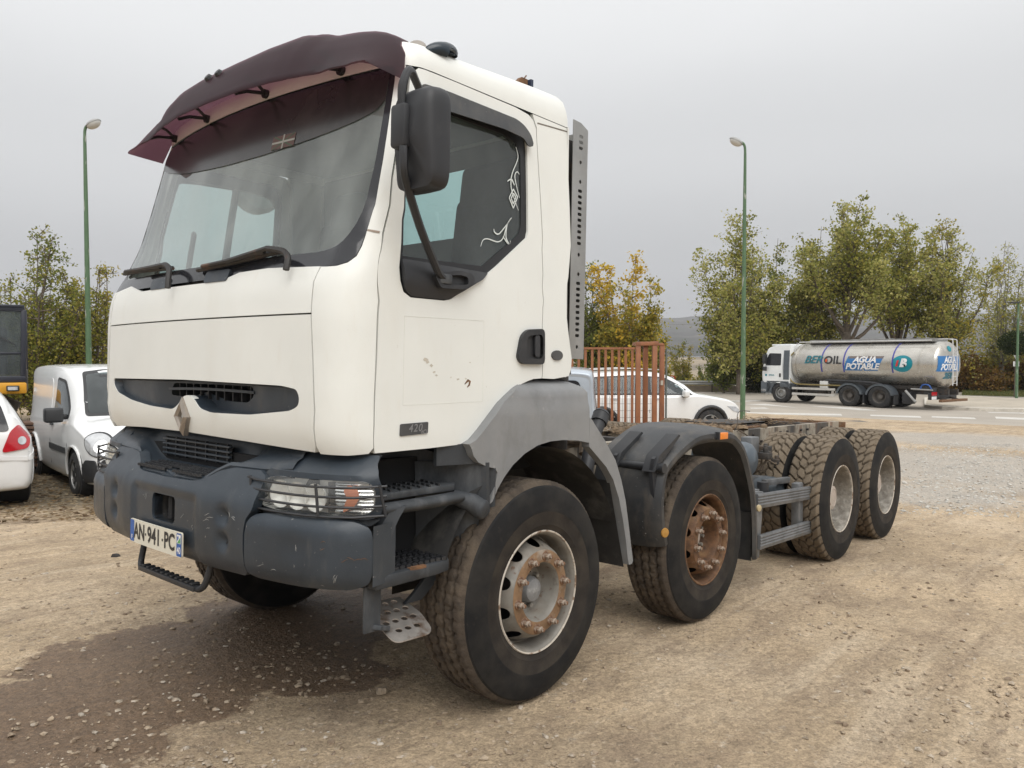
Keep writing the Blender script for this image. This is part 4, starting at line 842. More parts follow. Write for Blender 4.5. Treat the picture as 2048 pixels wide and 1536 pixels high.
# digger at the left edge: cab, yellow deck, tracks
m_yel = mat('digger yellow', (.62,.30,.02), .4, var=.1, vscale=4, layers=[((.3,.16,.04), 6, .58, .8, .5)])
p = gz(B(54, 14.5)); dg_ = empty('digger', p, (0,0,fr_+R_(31))); tag(dg_, 'yellow tracked digger with dark cab cut by the left edge', 'digger'); zz_ = lambda y: 1.695+(715-y)*14.5/1571.8-p.z; xx_ = lambda px: (px-54)*14.5/1571.8*.86
m_cabf = mat('dark navy cab frame', (.018,.020,.030), .35)
q = MB(); x0, x1, z0, z1 = xx_(-60), xx_(54), zz_(762), zz_(615)
for a, b in (((x1-.04,0),(x1-.02,0)),): pass
q.bar((x1-.06,0,z0), (x1-.03,.0,z1-.05), .09, .09); q.bar((x0,0,z0), (x0,0,z1), .09, .09); q.bar((x1-.04,1.2,z0), (x1-.04,1.2,z1), .09, .09); q.bar((x0,0,z1-.03), (x1-.04,0,z1-.03), .10, .10); q.bar((x0,0,z0+.03), (x1-.02,0,z0+.03), .10, .12); q.bar((x0,0,zz_(707)), (x1-.05,0,zz_(707)), .05, .04); q.box(((x0+x1)/2-.02,.6,z1), (x1-x0,1.3,.08)); q.box(((x0+x1)/2,.6,z0), (x1-x0,1.25,.10)); q.bar((x1-.04,0,z0), (x1-.04,1.2,z0), .08, .4); q.bar((x1-.04,.6,z0), (x1-.04,.6,z1), .06, .06)
q.build('cab_frame', m_cabf, dg_, bevel=.015)
MB().box(((x0+x1)/2,.0,(z0+z1)/2), (x1-x0-.1,.01,z1-z0-.12)).build('cab_glass', m_car_g, dg_); MB().box((x1-.05,.6,(z0+z1)/2), (.01,1.1,z1-z0-.12)).build('cab_glass', m_car_g, dg_)
MB().box((x1-.55,.9,z0+.55), (.45,.35,.9)).build('cab_seat', m_seat, dg_, bevel=.05); MB().bar((x0+.2,-.04,zz_(655)), (x1-.18,-.04,zz_(690)), .02, .02).build('wiper', m_dark, dg_)
yq = MB(); yq.box((xx_(-20),.55,(zz_(765)+zz_(787))/2), (xx_(53)-xx_(-93),1.4,zz_(765)-zz_(787))); yq.build('deck', m_yel, dg_, bevel=.03)
MB().box((xx_(26),-.17,zz_(776)), (.20,.06,.10)).build('work_lamp', m_trim, dg_, bevel=.015); MB().box((xx_(26),-.205,zz_(776)), (.15,.02,.06)).build('lamp_lens', m_lampc, dg_)
MB().cyl((xx_(-60),.6,.5), (xx_(-10),.6,zz_(787)), .45, n=20).build('slew_ring', m_iron, dg_)
tq = MB(); pr_ = [(1.2*math.cos(a)+(.65 if math.cos(a) > 0 else -.65), .34+.34*math.sin(a)) for a in [2*PI*k/24 for k in range(24)]]; tq.prism(pr_, lambda x, y: (x*.8-1.2,-.2,y), lambda x, y: (x*.8-1.2,.25,y)); tq.prism(pr_, lambda x, y: (x*.8-1.2,1.1,y), lambda x, y: (x*.8-1.2,1.55,y)); tq.build('track', m_iron, dg_)
for k in range(14): MB().box((-2.3+k*.17,-.0,.70), (.12,.5,.04)).build('track_shoe', m_rust, dg_)
# stack of brown boards between digger and van
p = gz(B(30, 13.2)); bs = empty('board_stack', p, (0,0,fr_+.1)); tag(bs, 'stack of brown rusty boards between the digger and the van', 'board stack'); m_brd = mat('brown boards', (.10,.055,.035), .8, var=.4, vscale=3, layers=[((.22,.15,.11), 5, .5, .7, .6)])
bm_ = MB().box((0,0,0), (1.5,.5,.045)).mesh('board', m_brd, bevel=.004)
random.seed(6)
for k in range(13): link('board', bm_, bs, (-.25+random.uniform(-.05,.05), random.uniform(-.04,.04), .08+k*.062), (0,0,random.uniform(-.03,.03)))

# ================================================================== water tanker on the road
rf_ = B(1925, 35.5); fr2 = B(1551, 43.5); th = math.atan2(fr2.y-rf_.y, fr2.x-rf_.x)
tk_ = empty('tanker_truck', (fr2.x, fr2.y, ZS), (0,0,th)); tag(tk_, 'silver water tanker truck with blue signs parked across the road', 'truck'); tk_.scale = (1.085, 1.03, 1.03)
m_inox = mat('brushed stainless tank', (.52,.50,.46), .30, metal=.75, var=.08, vscale=2, layers=[((.36,.33,.29), 1.5, .45, .75, .6, (.6,1,1.5))], rvar=.08)
m_cabw = mat('cab white', (.78,.80,.80), .3, var=.03, coat=.4); m_cabg = mat('cab grey plastic', (.085,.10,.115), .5, var=.1)
LT = 8.95; m_blue2 = mat('sign blue', (.03,.16,.40), .35, var=.06); m_teal = mat('logo teal', (.0,.22,.28), .35); m_band = mat('purple blue band', (.06,.06,.30), .4)
# tank: slightly flattened ellipse, domed ends; local frame: x back from the front bumper is negative
TA, TB, TZ = 1.19, 1.02, 2.03; X0, X1 = -1.72, -8.45
def tank_pt(x, a, off=0, end=1.0): return (x, (TA*end+off)*math.sin(a), TZ+(TB*end+off)*math.cos(a))
tb_ = MB(); prof_t = [(X0+.28,.02),(X0+.26,.35),(X0+.18,.70),(X0+.08,.90),(X0,.985),(X0-.03,1.0),(X1+.03,1.0),(X1,.985),(X1-.08,.92),(X1-.18,.72),(X1-.26,.38),(X1-.28,.02)]
tb_.grid(lambda i, j: tank_pt(prof_t[j][0], 2*PI*i/64, 0, prof_t[j][1]), 64, len(prof_t), close_i=True); tank = tb_.build('tank', m_inox, tk_, sharp=50)
for x in (X0-.16, X1+.62): MB().grid(lambda i, j, x=x: tank_pt(x+[.05,.05,-.05,-.05][j], 2*PI*i/64, [0,.012,.012,0][j]), 65, 4).build('tank_band', m_inox, tank, sharp=30)
for x in (-3.30,-4.42,-5.35,-6.70):
    MB().grid(lambda i, j, x=x: tank_pt(x+[.03,.03,-.03,-.03][j], R_(8)+R_(105)*i/30, [0,.014,.014,0][j]), 31, 4).build('tank_strap', m_band if x != -5.35 else m_inox, tank, sharp=30)
def on_tank(vs, fs, x, h, off=.008, flip=1):
    """lay flat lettering on the left flank; reads from the front (left) towards the rear"""
    return [tank_pt(x-p[0], PI/2-(h-TZ+p[1])/1.06, off) for p in vs], fs
def flank(x, z, o=0): return tank_pt(x, PI/2-(z-TZ)/1.06, o)
q = MB(); vs, fs = text_geo('BER', .56, .012, .30, space=1.0); 
q.add(*on_tank(vs, fs, -2.86, 2.22, .026)); q.build('tank_lettering', mat('teal lettering', (.02,.16,.20), .4), tank, smooth=False, recalc=False)
q = MB(); vs, fs = text_geo('OIL', .56, .010, .0, space=1.0); q.add(*on_tank(vs, fs, -3.86, 2.20, .026)); q.build('tank_lettering', m_ink, tank, smooth=False, recalc=False)
MB().patch([(x+-3.56, z+2.19) for x, z in ellipse(0,0,.05,.085,14)], flank, thick=0, base=.030).build('tank_emblem', mat('orange drop', (.62,.10,.03), .4), tank)
q = MB(); q.patch([(-4.62,2.42),(-6.30,2.42),(-6.02,1.70),(-4.40,1.70)], flank, step=.1, thick=.002, base=.006); q.build('tank_sign', m_blue2, tank)
q = MB().patch([(-4.70,2.42),(-6.30,2.42),(-6.25,2.30),(-4.62,2.30)], flank, step=.1, thick=0, base=.0085); q.build('tank_sign', mat('brown faded band', (.16,.13,.12), .5), tank)
q = MB()
for s_, sz, x, z in (('AGUA',.40,-5.42,2.23),('POTABLE',.40,-5.30,1.90)):
    vs, fs = text_geo(s_, sz, .014, .28, space=.92); q.add(*on_tank(vs, fs, x, z, .030))
q.build('tank_lettering', m_whiteink, tank, smooth=False, recalc=False)
q = MB().patch([(x-7.12, z+2.06) for x, z in ellipse(0,0,.46,.40,32)], flank, step=.1, thick=.002, base=.006); q.build('tank_emblem', m_teal, tank)
q = MB(); vs, fs = text_geo('B', .50, .03, .2); q.add(*on_tank(vs, fs, -7.16, 2.08, .028)); q.build('tank_emblem', m_whiteink, tank, smooth=False, recalc=False)
MB().patch([(-6.90,2.22),(-6.99,2.22),(-6.93,1.93),(-6.84,1.93)], flank, step=.08, thick=0, base=.016).build('tank_emblem', mat('logo red', (.55,.03,.03), .4), tank)
MB().patch([(x-7.25, z+1.97) for x, z in ellipse(0,0,.045,.06,12)], flank, thick=0, base=.032).build('tank_emblem', m_ink, tank)
# rear face of the tank
def rearf(y, z, o=0):
    r = min(1, math.sqrt((y/TA)**2+((z-TZ)/TB)**2)); xe = float(np.interp(r, [0,.38,.72,.92,.985,1], [.285,.26,.18,.08,.0,-.03])); return (X1-xe-o, y, z)
MB().patch([(1.02,2.40),(-.55,2.40),(-.60,1.72),(1.08,1.72)], rearf, step=.12, thick=0, base=.012).build('tank_sign', m_blue2, tank)
q = MB()
for s_, z in (('AGUA',2.22),('POTABLE',1.90)):
    vs, fs = text_geo(s_, .38, .014, .2, space=.9); q.add([rearf(.28-p[0]*.85, z+p[1], .018) for p in vs], fs)
q.build('tank_lettering', m_whiteink, tank, smooth=False, recalc=False)
q = MB(); vs, fs = text_geo('BER', .36, .02, .3); q.add([rearf(.36-p[0], 1.52+p[1], .012) for p in vs], fs); q.build('tank_lettering', mat('faded teal lettering', (.05,.17,.22), .5), tank, smooth=False, recalc=False)
MB().patch([(y+.22, z+2.72) for y, z in ellipse(0,0,.15,.13,18)], rearf, step=.1, thick=0, base=.012).build('tank_emblem', m_teal, tank)
# walkway on top, manhole lids, ladder, pipes
q = MB(); q.box(((X0+X1)/2-.1,.0,TZ+TB+.02), (5.9,.9,.05))
for s in (.48,-.48): q.bar((X0-.55,s,TZ+TB+.08), (X1+.2,s,TZ+TB+.08), .05, .14)
q.build('walkway', m_steel, tk_)
for x in (-2.3,-4.4,-6.1,-7.7): MB().lathe([(.26,0),(.26,.10),(.22,.13),(.001,.14)], (x,.1,TZ+TB+.03), (0,0,1), 16).build('manhole_lid', m_steel, tk_)
q = MB(); q.tube(smooth_poly([(X0-.1,.7,TZ+TB-.02),(X0+.02,.82,TZ+TB-.12),(X0+.12,.95,TZ+.5)], 4), .03, 6); q.tube([(X0-.1,.7,TZ+TB+.06),(X1+.3,.75,TZ+TB+.05)], .028, 6)
for s in (.05,.42): q.tube(smooth_poly([(X1+.2,s,TZ+TB+.10),(X1-.34,s,TZ+TB+.08),(X1-.42,s,TZ+TB-.15),(X1-.44,s,TZ-.3),(X1-.44,s,1.1)], 4), .022, 6)
for k in range(6): q.tube([(X1-.43,.05,1.2+.3*k), (X1-.43,.42,1.2+.3*k)], .014, 6)
q.build('ladder', mat('white tube', (.6,.6,.6), .4), tk_)
q = MB(); q.tube(smooth_poly([(X0-.05,1.08,2.6),(X0+.22,1.12,2.2),(X0+.20,1.14,1.5),(X0-.1,1.16,1.05),(X0-.9,1.18,.98),(X0-2.2,1.18,.98),(X0-2.6,1.1,.98)], 6), .035, 7); q.build('hose', mat('ochre hose', (.22,.17,.06), .6), tk_)
q = MB(); q.tube(smooth_poly([(-3.5,1.13,1.20),(-3.9,1.16,1.22),(-5.8,1.16,1.16),(-6.4,1.13,.98)], 5), .06, 8); q.tube([(-3.5,1.13,1.12),(-6.3,1.13,1.08)], .05, 8); q.build('hose', m_dark, tk_)
q = MB(); q.tube([(-7.5,1.12,.93),(-8.4,1.1,.90)], .04, 8); q.tube([(-7.3,1.2,.85),(-7.75,1.22,.35)], .055, 8); q.build('pipe', m_steel, tk_)
q = MB(); q.tube(smooth_poly([(-7.9,1.12,.95),(-8.0,1.15,1.12),(-8.25,1.16,1.12),(-8.35,1.12,.95)], 5), .03, 7); q.build('hose', mat('blue hose', (.03,.10,.35), .5), tk_)
# cab
cs = [(0,.0),]
cabp = [(-.04,1.02),(.0,1.30),(-.02,1.75),(-.22,2.60),(-.42,2.86),(-.80,2.95),(-1.62,2.95),(-1.64,1.02)]
q = MB(); cabs = smooth_poly(cabp[:6], 4)+cabp[6:]
def cabpt(j, k):
    x, z = cabs[j]; yy = [-1.22,-1.16,-.95,0,.95,1.16,1.22][k]; rd = [.14,.03,0,0,0,.03,.14][k]; front = x > -1.0; return (x-(rd if front else 0), yy*(1-.05*sstep(z, 1.7, 2.9)), z)
q.grid(cabpt, len(cabs), 7) if False else q.grid(lambda i, j: cabpt(i, j), len(cabs), 7)
for k in (0, 6):
    q.add([cabpt(j, k) for j in range(len(cabs))], [tuple(range(len(cabs)))])
cabo = q.build('cab', m_cabw, tk_, sharp=40)
CS = lambda x, z, o=0: (x, 1.225*(1-.05*sstep(z, 1.7, 2.9))+o, z)
dr_ = MB().patch(rounded([(-.16,1.12),(-1.22,1.12),(-1.22,2.62),(-.40,2.66),(-.22,2.3)], .06), CS, step=.2, thick=.01, base=.008).build('door', m_cabw, cabo)
MB().patch(rounded([(-.26,1.92),(-1.14,1.92),(-1.14,2.54),(-.46,2.56),(-.30,2.25)], .06), CS, step=.2, thick=0, base=.012).build('window', m_wsborder, dr_)
MB().patch(rrect(.10,.20,.02,-1.10,1.42), CS, thick=.01, base=.02).build('door_handle', m_dark, dr_)
q = MB(); vs, fs = text_geo('BEROIL', .10, .002); q.add([CS(-.62-p[0], 1.42+p[1], .018) for p in vs], fs); q.build('door_lettering', m_teal, dr_, smooth=False, recalc=False)
MB().patch([(x-.30, z+1.42) for x, z in ellipse(0,0,.06,.06,14)], CS, thick=0, base=.018).build('door_emblem', m_teal, dr_)
MB().patch([(-1.28,1.2),(-1.60,1.2),(-1.60,2.7),(-1.28,2.7)], CS, step=.3, thick=0, base=.012).build('air_duct', m_cabg, cabo)
XFc = lambda y, z, o=0: (float(np.interp(z, [1.02,1.30,1.75,2.60,2.86], [-.04,0,-.02,-.22,-.42]))+o, y, z)
MB().patch(rounded([(-1.05,1.80),(1.05,1.80),(.98,2.62),(-.98,2.62)], .08), XFc, step=.2, thick=0, base=.012).build('windscreen', m_wsborder, cabo)
q = MB(); q.box((-.28,0,.78), (.60,2.44,.62)); q.box((-1.35,0,.95), (.55,2.44,.30)); q.prism([(-.58,.48),(-.60,.72),(-.78,.98),(-1.1,1.06),(-1.42,.98),(-1.60,.70),(-1.60,1.14),(-.3,1.14),(-.3,.48)], lambda x, y: (x,1.22,y), lambda x, y: (x,.75,y)); q.build('front_bumper', m_cabg, tk_, bevel=.03)
MB().box((-.14,1.10,.62), (.3,.24,.16)).build('headlight', m_lampc, tk_, bevel=.02); MB().bar((-.3,1.24,.45), (-.62,1.24,.45), .06, .08).build('step', m_steel, tk_)
q = MB(); q.box((-.30,1.36,2.25), (.16,.20,.50)); q.box((-.30,1.36,1.75), (.14,.18,.22)); q.bar((-.3,1.2,2.55), (-.3,1.38,2.55), .03, .03); q.build('wing_mirror', m_dark, tk_, bevel=.03)
q = MB(); q.box((-1.0,0,2.985), (1.1,2.0,.08)); q.build('roof_cap', m_cabw, tk_, bevel=.03)
# frame, wheels, rear
q = MB()
for s in (.42,-.42): q.box((-4.9,s,.80), (7.7,.09,.26))
q.box((-5.2,0,.98), (6.0,1.2,.16)); q.build('chassis_rail', m_iron, tk_)
tyb = MB().lathe([(.30,.10),(.33,.135),(.43,.15),(.495,.12),(.52,.09),(.52,-.12),(.49,-.15),(.3,-.15)], n=36).mesh('tyre', m_tyre)
rmf = MB(); rmf.lathe([(.305,.12),(.29,.11),(.27,.02),(.23,.06),(.19,.10),(.13,.10),(.11,.02),(.001,.0)], n=32)
for k in range(10): a = 2*PI*k/10; rmf.cyl((.165*math.cos(a),-.10,.165*math.sin(a)), (.165*math.cos(a),-.135,.165*math.sin(a)), .018, n=6)
rmf = rmf.mesh('rim', m_alloy); rmr = MB().lathe([(.305,.12),(.29,.11),(.27,-.02),(.24,-.10),(.13,-.10),(.12,.02),(.10,.04),(.001,.04)], n=32).mesh('rim', mat('brown grey rim', (.10,.09,.08), .6, var=.2, vscale=10))
for x, rm_, w2 in ((-1.12,rmf,0),(-4.70,rmr,1),(-6.12,rmr,1)):
    for s in (1,-1):
        t = empty('wheel', (x, s*1.06, .52), (0,0,PI if s > 0 else 0), tk_); link('tyre', tyb, t); link('rim', rm_, t)
        if w2: t = empty('wheel', (x, s*.72, .52), (0,0,PI if s > 0 else 0), tk_); link('tyre', tyb, t)
for x in (-4.70,-6.12):
    q = MB(); aa = [R_(8+164*k/12) for k in range(13)]; q.slab(lambda i, j, x=x: (x+.64*math.cos(aa[i]), 1.22-.55*j, .52+.60*math.sin(aa[i])*(.97)), 13, 2, (0,0,-.02)); q.slab(lambda i, j, x=x: (x+(.64-.09*j)*math.cos(aa[i]), 1.22, .52+(.60-.09*j)*math.sin(aa[i])), 13, 2, (0,-.015,0)); q.build('mudguard', m_cabg, tk_)
for x in (-5.41,-6.82): MB().box((x,1.05,.42), (.05,.34,.44)).build('mud_flap', m_dark, tk_)
m_alu = mat('bright aluminium rail', (.56,.55,.52), .4, metal=.4)
for z in (.78,.50): MB().bar((-1.75,1.18,z), (-4.02,1.18,z), .03, .11).build('side_guard_rail', m_alu, tk_)
for x in (-2.0,-3.7): MB().bar((x,1.14,.95), (x,1.14,.44), .05, .05).build('side_guard_post', m_iron, tk_)
MB().box((-3.45,1.10,1.0), (.42,.2,.36)).build('tool_box', mat('pale tool box', (.6,.6,.58), .5), tk_, bevel=.01); MB().cyl((-2.3,.55,.66), (-3.3,.55,.66), .27).build('air_tank', m_iron, tk_)
q = MB(); q.box((-8.30,0,.62), (.16,2.3,.30)); q.box((-8.2,.9,.85), (.4,.3,.3)); q.box((-7.3,.9,.5), (.4,.4,.5)); q.build('rear_underbody', m_dark, tk_, bevel=.02)
MB().box((-8.75,0,.44), (.14,2.35,.11)).build('tail_bar', m_rust, tk_, bevel=.01); 
for s in (.55,-.55): MB().bar((-8.3,s,.55), (-8.75,s,.45), .08, .08).build('tail_bar_arm', m_iron, tk_)
for y in (.95,-.95): MB().box((-8.395,y,.74), (.03,.42,.16)).build('tail_light', m_red, tk_)
MB().box((-8.39,.95,.55), (.02,.40,.13)).build('number_plate', m_whiteink, tk_)
# ================================================================== the cab-chassis truck
# truck frame: u = metres behind the front axle, v = metres towards the driver's (left) side, z = height; stored as (u, -v, z)
truck = empty('heavy_truck', (0, 0, 0), (0, R_(1.713), 0))
tag(truck, 'big cream-white four-axle truck with bare rusty chassis and dark purple sun visor', 'truck')
T = lambda u, v, z: (u, -v, z)
ZT=[1.22,1.26,1.31,1.38,1.50,1.84,1.96,2.02,2.06,2.12,2.30,2.50,2.85,2.97,3.04]
U0=[-1.14,-1.165,-1.19,-1.205,-1.21,-1.21,-1.20,-1.185,-1.175,-1.15,-1.075,-1.02,-.935,-.89,-.80]
BW=[.05,.05,.05,.05,.05,.05,.05,.055,.07,.085,.095,.095,.095,.095,.095]
RV=[.19,.19,.19,.19,.19,.19,.19,.18,.16,.14,.12,.12,.12,.12,.12]
RU=[.19,.19,.19,.19,.19,.19,.19,.185,.175,.17,.16,.15,.14,.14,.14]
WD=[1.135,1.145,1.15,1.15,1.15,1.15,1.147,1.145,1.142,1.139,1.13,1.12,1.10,1.093,1.07]
KC = .28
def it(z, t): return float(np.interp(z, ZT, t))
def Ssurf(s, z, off=0.0):
    """point on the cab skin: s = distance round front, corner and flank from the centre line, z = height"""
    sg = 1 if s >= 0 else -1; a = abs(s)
    w = it(z, WD); rv = it(z, RV); ru = it(z, RU); u0 = it(z, U0); b = it(z, BW); vc = w-rv; uc = u0+b; s1 = .96
    if a <= s1: v = a/s1*vc; u = u0+b*(a/s1)**2; nu, nv = -1.0, b/vc*(a/s1)
    elif a <= s1+KC:
        t = (a-s1)/KC*PI/2; v = vc+rv*math.sin(t); u = uc+ru*(1-math.cos(t)); nu, nv = -math.cos(t)*rv, math.sin(t)*ru
    else: v = w; u = uc+ru+(a-s1-KC); nu, nv = 0, 1
    n = math.hypot(nu, nv)
    return (u+off*nu/n, sg*(v+off*nv/n), z)
def SP(s, z, off=0.0): return T(*Ssurf(s, z, off))
def ss(u, z): return .96+KC+u-(it(z, U0)+it(z, BW)+it(z, RU))
def US(pts): return [(ss(u, z), z) for u, z in pts]
def seg(pts, k=.08):
    r = []
    for i in range(len(pts)-1):
        a, b = pts[i], pts[i+1]; n = max(1, math.ceil(math.hypot(b[0]-a[0], b[1]-a[1])/k))
        r += [(lerp(a[0], b[0], j/n), lerp(a[1], b[1], j/n)) for j in range(n)]
    return r+[pts[-1]]
def both(mb, name, m, parent, right=True, **kw):
    """left part and its mirror on the far side"""
    a = mb.build(name, m, parent, **kw)
    b = mb.mirrored().build(name, m, parent, **kw) if right else None
    return a, b

# ---- cab panels
gapx = .0035
front_panel_top = [(-.955,2.03),(-.74,2.05),(-.553,2.008),(.284,2.008),(.417,2.04),(.62,2.046),(.955,2.032)]
hood_up = MB().patch([(-.957,1.842),(.957,1.842)]+list(reversed(front_panel_top)), SP, step=.07, thick=.03)
hp = hood_up.build('hood_panel', m_white, truck); tag(hp, 'upper white front flap under the windscreen')
recess = [(-.885,1.545),(0,1.553),(.78,1.543),(.879,1.530),(.898,1.495),(.889,1.462),(.84,1.440),(.56,1.411),(.25,1.406),(.15,1.422),(.105,1.462),(.055,1.482),(0,1.474),(-.06,1.428),(-.115,1.406),(-.37,1.413),(-.62,1.434),(-.83,1.470),(-.885,1.51)]
recess = [p for p in rounded(recess, .03, 3)]
hood_lo = MB().patch(seg([(-.957,1.835),(-.965,1.6),(-.975,1.45),(-.965,1.30),(-.94,1.276),(-.5,1.296),(0,1.302),(.5,1.290),(.955,1.274),(.97,1.30),(.984,1.45),(.972,1.65),(.957,1.835),(-.957,1.835)][:-1], .1), SP, holes=[recess], step=.06, thick=.03)
hl = hood_lo.build('hood_panel', m_white, truck); tag(hl, 'lower white front flap with the dark smile-shaped air intake')
rb = MB()
def RC(s, z, off=0):
    d = .035+.055*max(0, 1-((s-.12)/.50)**2)
    return SP(s, z, off-d)
cx = sum(p[0] for p in recess)/len(recess); cy = sum(p[1] for p in recess)/len(recess)
ir = [(cx+(a-cx)*.965, cy+(b-cy)*.90) for a, b in recess]
gr_hole = rounded([(-.23,1.533),(.50,1.533),(.515,1.49),(.45,1.458),(.27,1.458),(.15,1.478),(.06,1.497),(-.03,1.476),(-.12,1.466),(-.255,1.472)], .02, 2)
rb.patch(ir, RC, holes=[gr_hole], step=.05, thick=.0)
rb.grid(lambda i, j: (SP(*recess[i % len(recess)], -.004) if j == 0 else RC(*ir[i % len(ir)])), len(recess)+1, 2)
air = rb.build('air_intake', m_blue, truck, sharp=50)
gb = MB().grid(lambda i, j: SP(-.33+i*.1, 1.44+j*.11, -.16), 10, 2); gb.build('intake_cavity', m_gap, truck)
for zz, s0, s1 in ((1.503, -.26, .52),):
    strip(MB(), [(s0+(s1-s0)*i/14, zz+.008*math.sin(i*.2)) for i in range(15)], .012, SP, -.05, .03).build('intake_slat', m_blue, air)
for i in range(10):
    s = -.19+i*.072
    strip(MB(), [(s, 1.46), (s, 1.533)], .008, SP, -.075, .03).build('intake_slat', m_dark, air)
# diamond badge on the nose
em = MB()
def EM(x, y, off): return SP(x, 1.376+y, .004+off+.022*(.09-y)/.18)
Rr = [(0,.094),(.066,0),(0,-.094),(-.066,0)]; mid = [(0,.064),(.044,0),(0,-.064),(-.044,0)]; inn = [(0,.042),(.026,0),(0,-.042),(-.026,0)]
lay = [(Rr,-.02),(Rr,.004),(mid,.013),(inn,.003),(inn,-.025)]
em.grid(lambda i, j: EM(*lay[j][0][i % 4], lay[j][1]), 5, 5)
em.build('emblem', m_emblem, truck, smooth=False)

# corner panels and windscreen pillars
ppil = [(.964,2.030),(1.00,2.028),(1.045,2.030),(1.083,2.044),(1.104,2.072),(1.097,2.162),(1.085,2.272),(1.079,2.426),(1.073,2.605),(1.063,2.85),(1.050,2.90),(1.02,2.932),(1.10,2.932),(1.112,2.80),(1.128,2.677),(1.137,2.431),(1.168,2.179),(1.212,2.03),(1.235,1.898),(1.231,1.654),(1.223,1.39),(1.207,1.298),(1.180,1.275),(1.10,1.268),(.985,1.270),(.977,1.30),(.992,1.45),(.980,1.65),(.964,1.838)]
cp = MB().patch(seg(ppil+[ppil[0]], .07)[:-1], SP, step=.05, thick=.03)
both(cp, 'corner_panel', m_white, truck)
ln = strip(MB(), [(.966+i*.03, 1.836) for i in range(4)], .004, SP, .0008, .003); 
sm = strip(MB(), [(1.095+i*.012, 2.186-.001*i) for i in range(6)], .008, SP, .001, .004); both(sm, 'pillar_joint', mat('brown joint sealer', (.33,.26,.21), .7), truck)

# doors
door_out = [(-.968,1.276),(-.977,1.39),(-.971,1.654),(-.961,1.898),(-.9335,2.177),(-.8845,2.425),(-.832,2.669),(-.795,2.80),(-.775,2.90),(-.735,2.928),(-.5,2.930),(-.081,2.928),(.015,2.918),(.050,2.900),(.073,2.86),(.086,2.60),(.097,2.25),(.102,1.989),(.099,1.62),(.095,1.592),(.03,1.588),(-.012,1.578),(-.06,1.563),(-.106,1.541),(-.16,1.508),(-.215,1.467),(-.351,1.343),(-.40,1.300),(-.431,1.288),(-.665,1.280)]
win_hole = [(-.852,1.99),(-.850,2.10),(-.838,2.25),(-.822,2.40),(-.790,2.56),(-.757,2.709),(-.735,2.80),(-.712,2.838),(-.67,2.852),(-.565,2.855),(-.095,2.853),(-.04,2.838),(-.008,2.79),(-.001,2.73),(-.008,2.328),(-.020,2.290),(-.067,2.255),(-.309,2.080),(-.362,2.040),(-.446,2.000),(-.559,1.937),(-.60,1.928),(-.795,1.925),(-.835,1.945)]
gl_hole = [(-.828,2.098),(-.818,2.25),(-.803,2.39),(-.775,2.52),(-.740,2.67),(-.72,2.735),(-.65,2.770),(-.5,2.775),(-.16,2.776),(-.075,2.755),(-.042,2.70),(-.050,2.345),(-.062,2.312),(-.09,2.284),(-.338,2.112)]
trim = [(-.843,2.085),(-.312,2.082),(-.366,2.045),(-.450,2.003),(-.563,1.940),(-.60,1.932),(-.793,1.930),(-.832,1.952),(-.846,2.0)]
defl = [(-.765,2.74),(-.742,2.80),(-.720,2.858),(-.565,2.868),(-.09,2.866),(-.035,2.848),(.006,2.805),(.010,2.745),(-.036,2.742),(-.062,2.775),(-.20,2.785),(-.568,2.770),(-.735,2.752)]
hpts = [(-.038,1.833),(.092,1.843),(.097,1.662),(-.075,1.660),(-.111,1.690),(-.083,1.801)]
def SPm(s, z, off=0.0): return SP(-s, z, off)
doors = []
for side, fn in ((1, SP), (-1, SPm)):
    d = MB().patch(seg(US(door_out)+[US(door_out)[0]], .09)[:-1], fn, holes=[US(win_hole)], step=.06, thick=.035).build('door', m_white, truck)
    doors.append(d)
    MB().patch(US(win_hole), fn, holes=[US(gl_hole)], step=.05, thick=.02, base=-.012).build('window_seal', m_seal, d)
    MB().patch(US(gl_hole), fn, step=.12, thick=0, base=-.018).build('window_pane', m_door_g, d)
    def DF(s, z, off, fn=fn):
        return fn(s, z, off+.012+.022*max(0, min(1, (2.865-z)/.10)))
    MB().patch(US(rounded(defl, .02, 2)), DF, step=.05, thick=.008).build('rain_deflector', m_guard, d)
    MB().patch(US(rounded(trim, .012, 2)), lambda s, z, o, fn=fn: fn(s, z, o+.004+.018*sstep(z, 1.93, 1.99)*(1-sstep(z, 2.04, 2.085))), step=.04, thick=.02).build('window_trim', m_dark, d)
    # door handle: recessed dish and vertical grip
    H = MB(); hp2 = US(rounded(hpts, .03, 4)); hc = (ss(0, 1.75), 1.75)
    inn_ = US(rounded([(-.045,1.80),(.078,1.815),(.082,1.69),(-.058,1.69)], .03, 4))
    H.patch(hp2, fn, holes=[inn_], step=.04, thick=.02, base=.020)
    H.patch([(hc[0]+(a-hc[0])*1.02, hc[1]+(b-hc[1])*1.02) for a, b in inn_], fn, step=.05, thick=0, base=.0025)
    H.grid(lambda i, j, fn=fn, q=inn_: fn(*q[i % len(q)], .020-.018*j), len(inn_)+1, 2)
    H.build('door_handle', m_dark, d)
    G = MB().patch(US(rounded([(.018,1.805),(.055,1.808),(.058,1.70),(.020,1.70)], .012, 3)), fn, step=.03, thick=.012, base=.018); G.build('door_handle', mat('handle grip', (.03,.031,.034), .35), d)
D = doors[0]
bd = MB().patch(US(rounded([(-.844,1.391),(-.686,1.396),(-.688,1.346),(-.846,1.340)], .006, 2)), SP, step=.05, thick=.006, base=.005).build('model_badge', m_badge, D)
def on_side(vf, u, z, off, sk=.028):
    vs, fs = vf; return [SP(ss(u+x, z+y+sk*x), z+y+sk*x, off) for x, y in [(p[0], p[1]) for p in vs]], fs
tb = MB(); tb.add(*on_side(text_geo('420', .047, .0006, .18, space=1.15), -.762, 1.371, .0066)); tb.add(*on_side(text_geo('dCi', .026, 0.0006), -.712, 1.353, .0066))
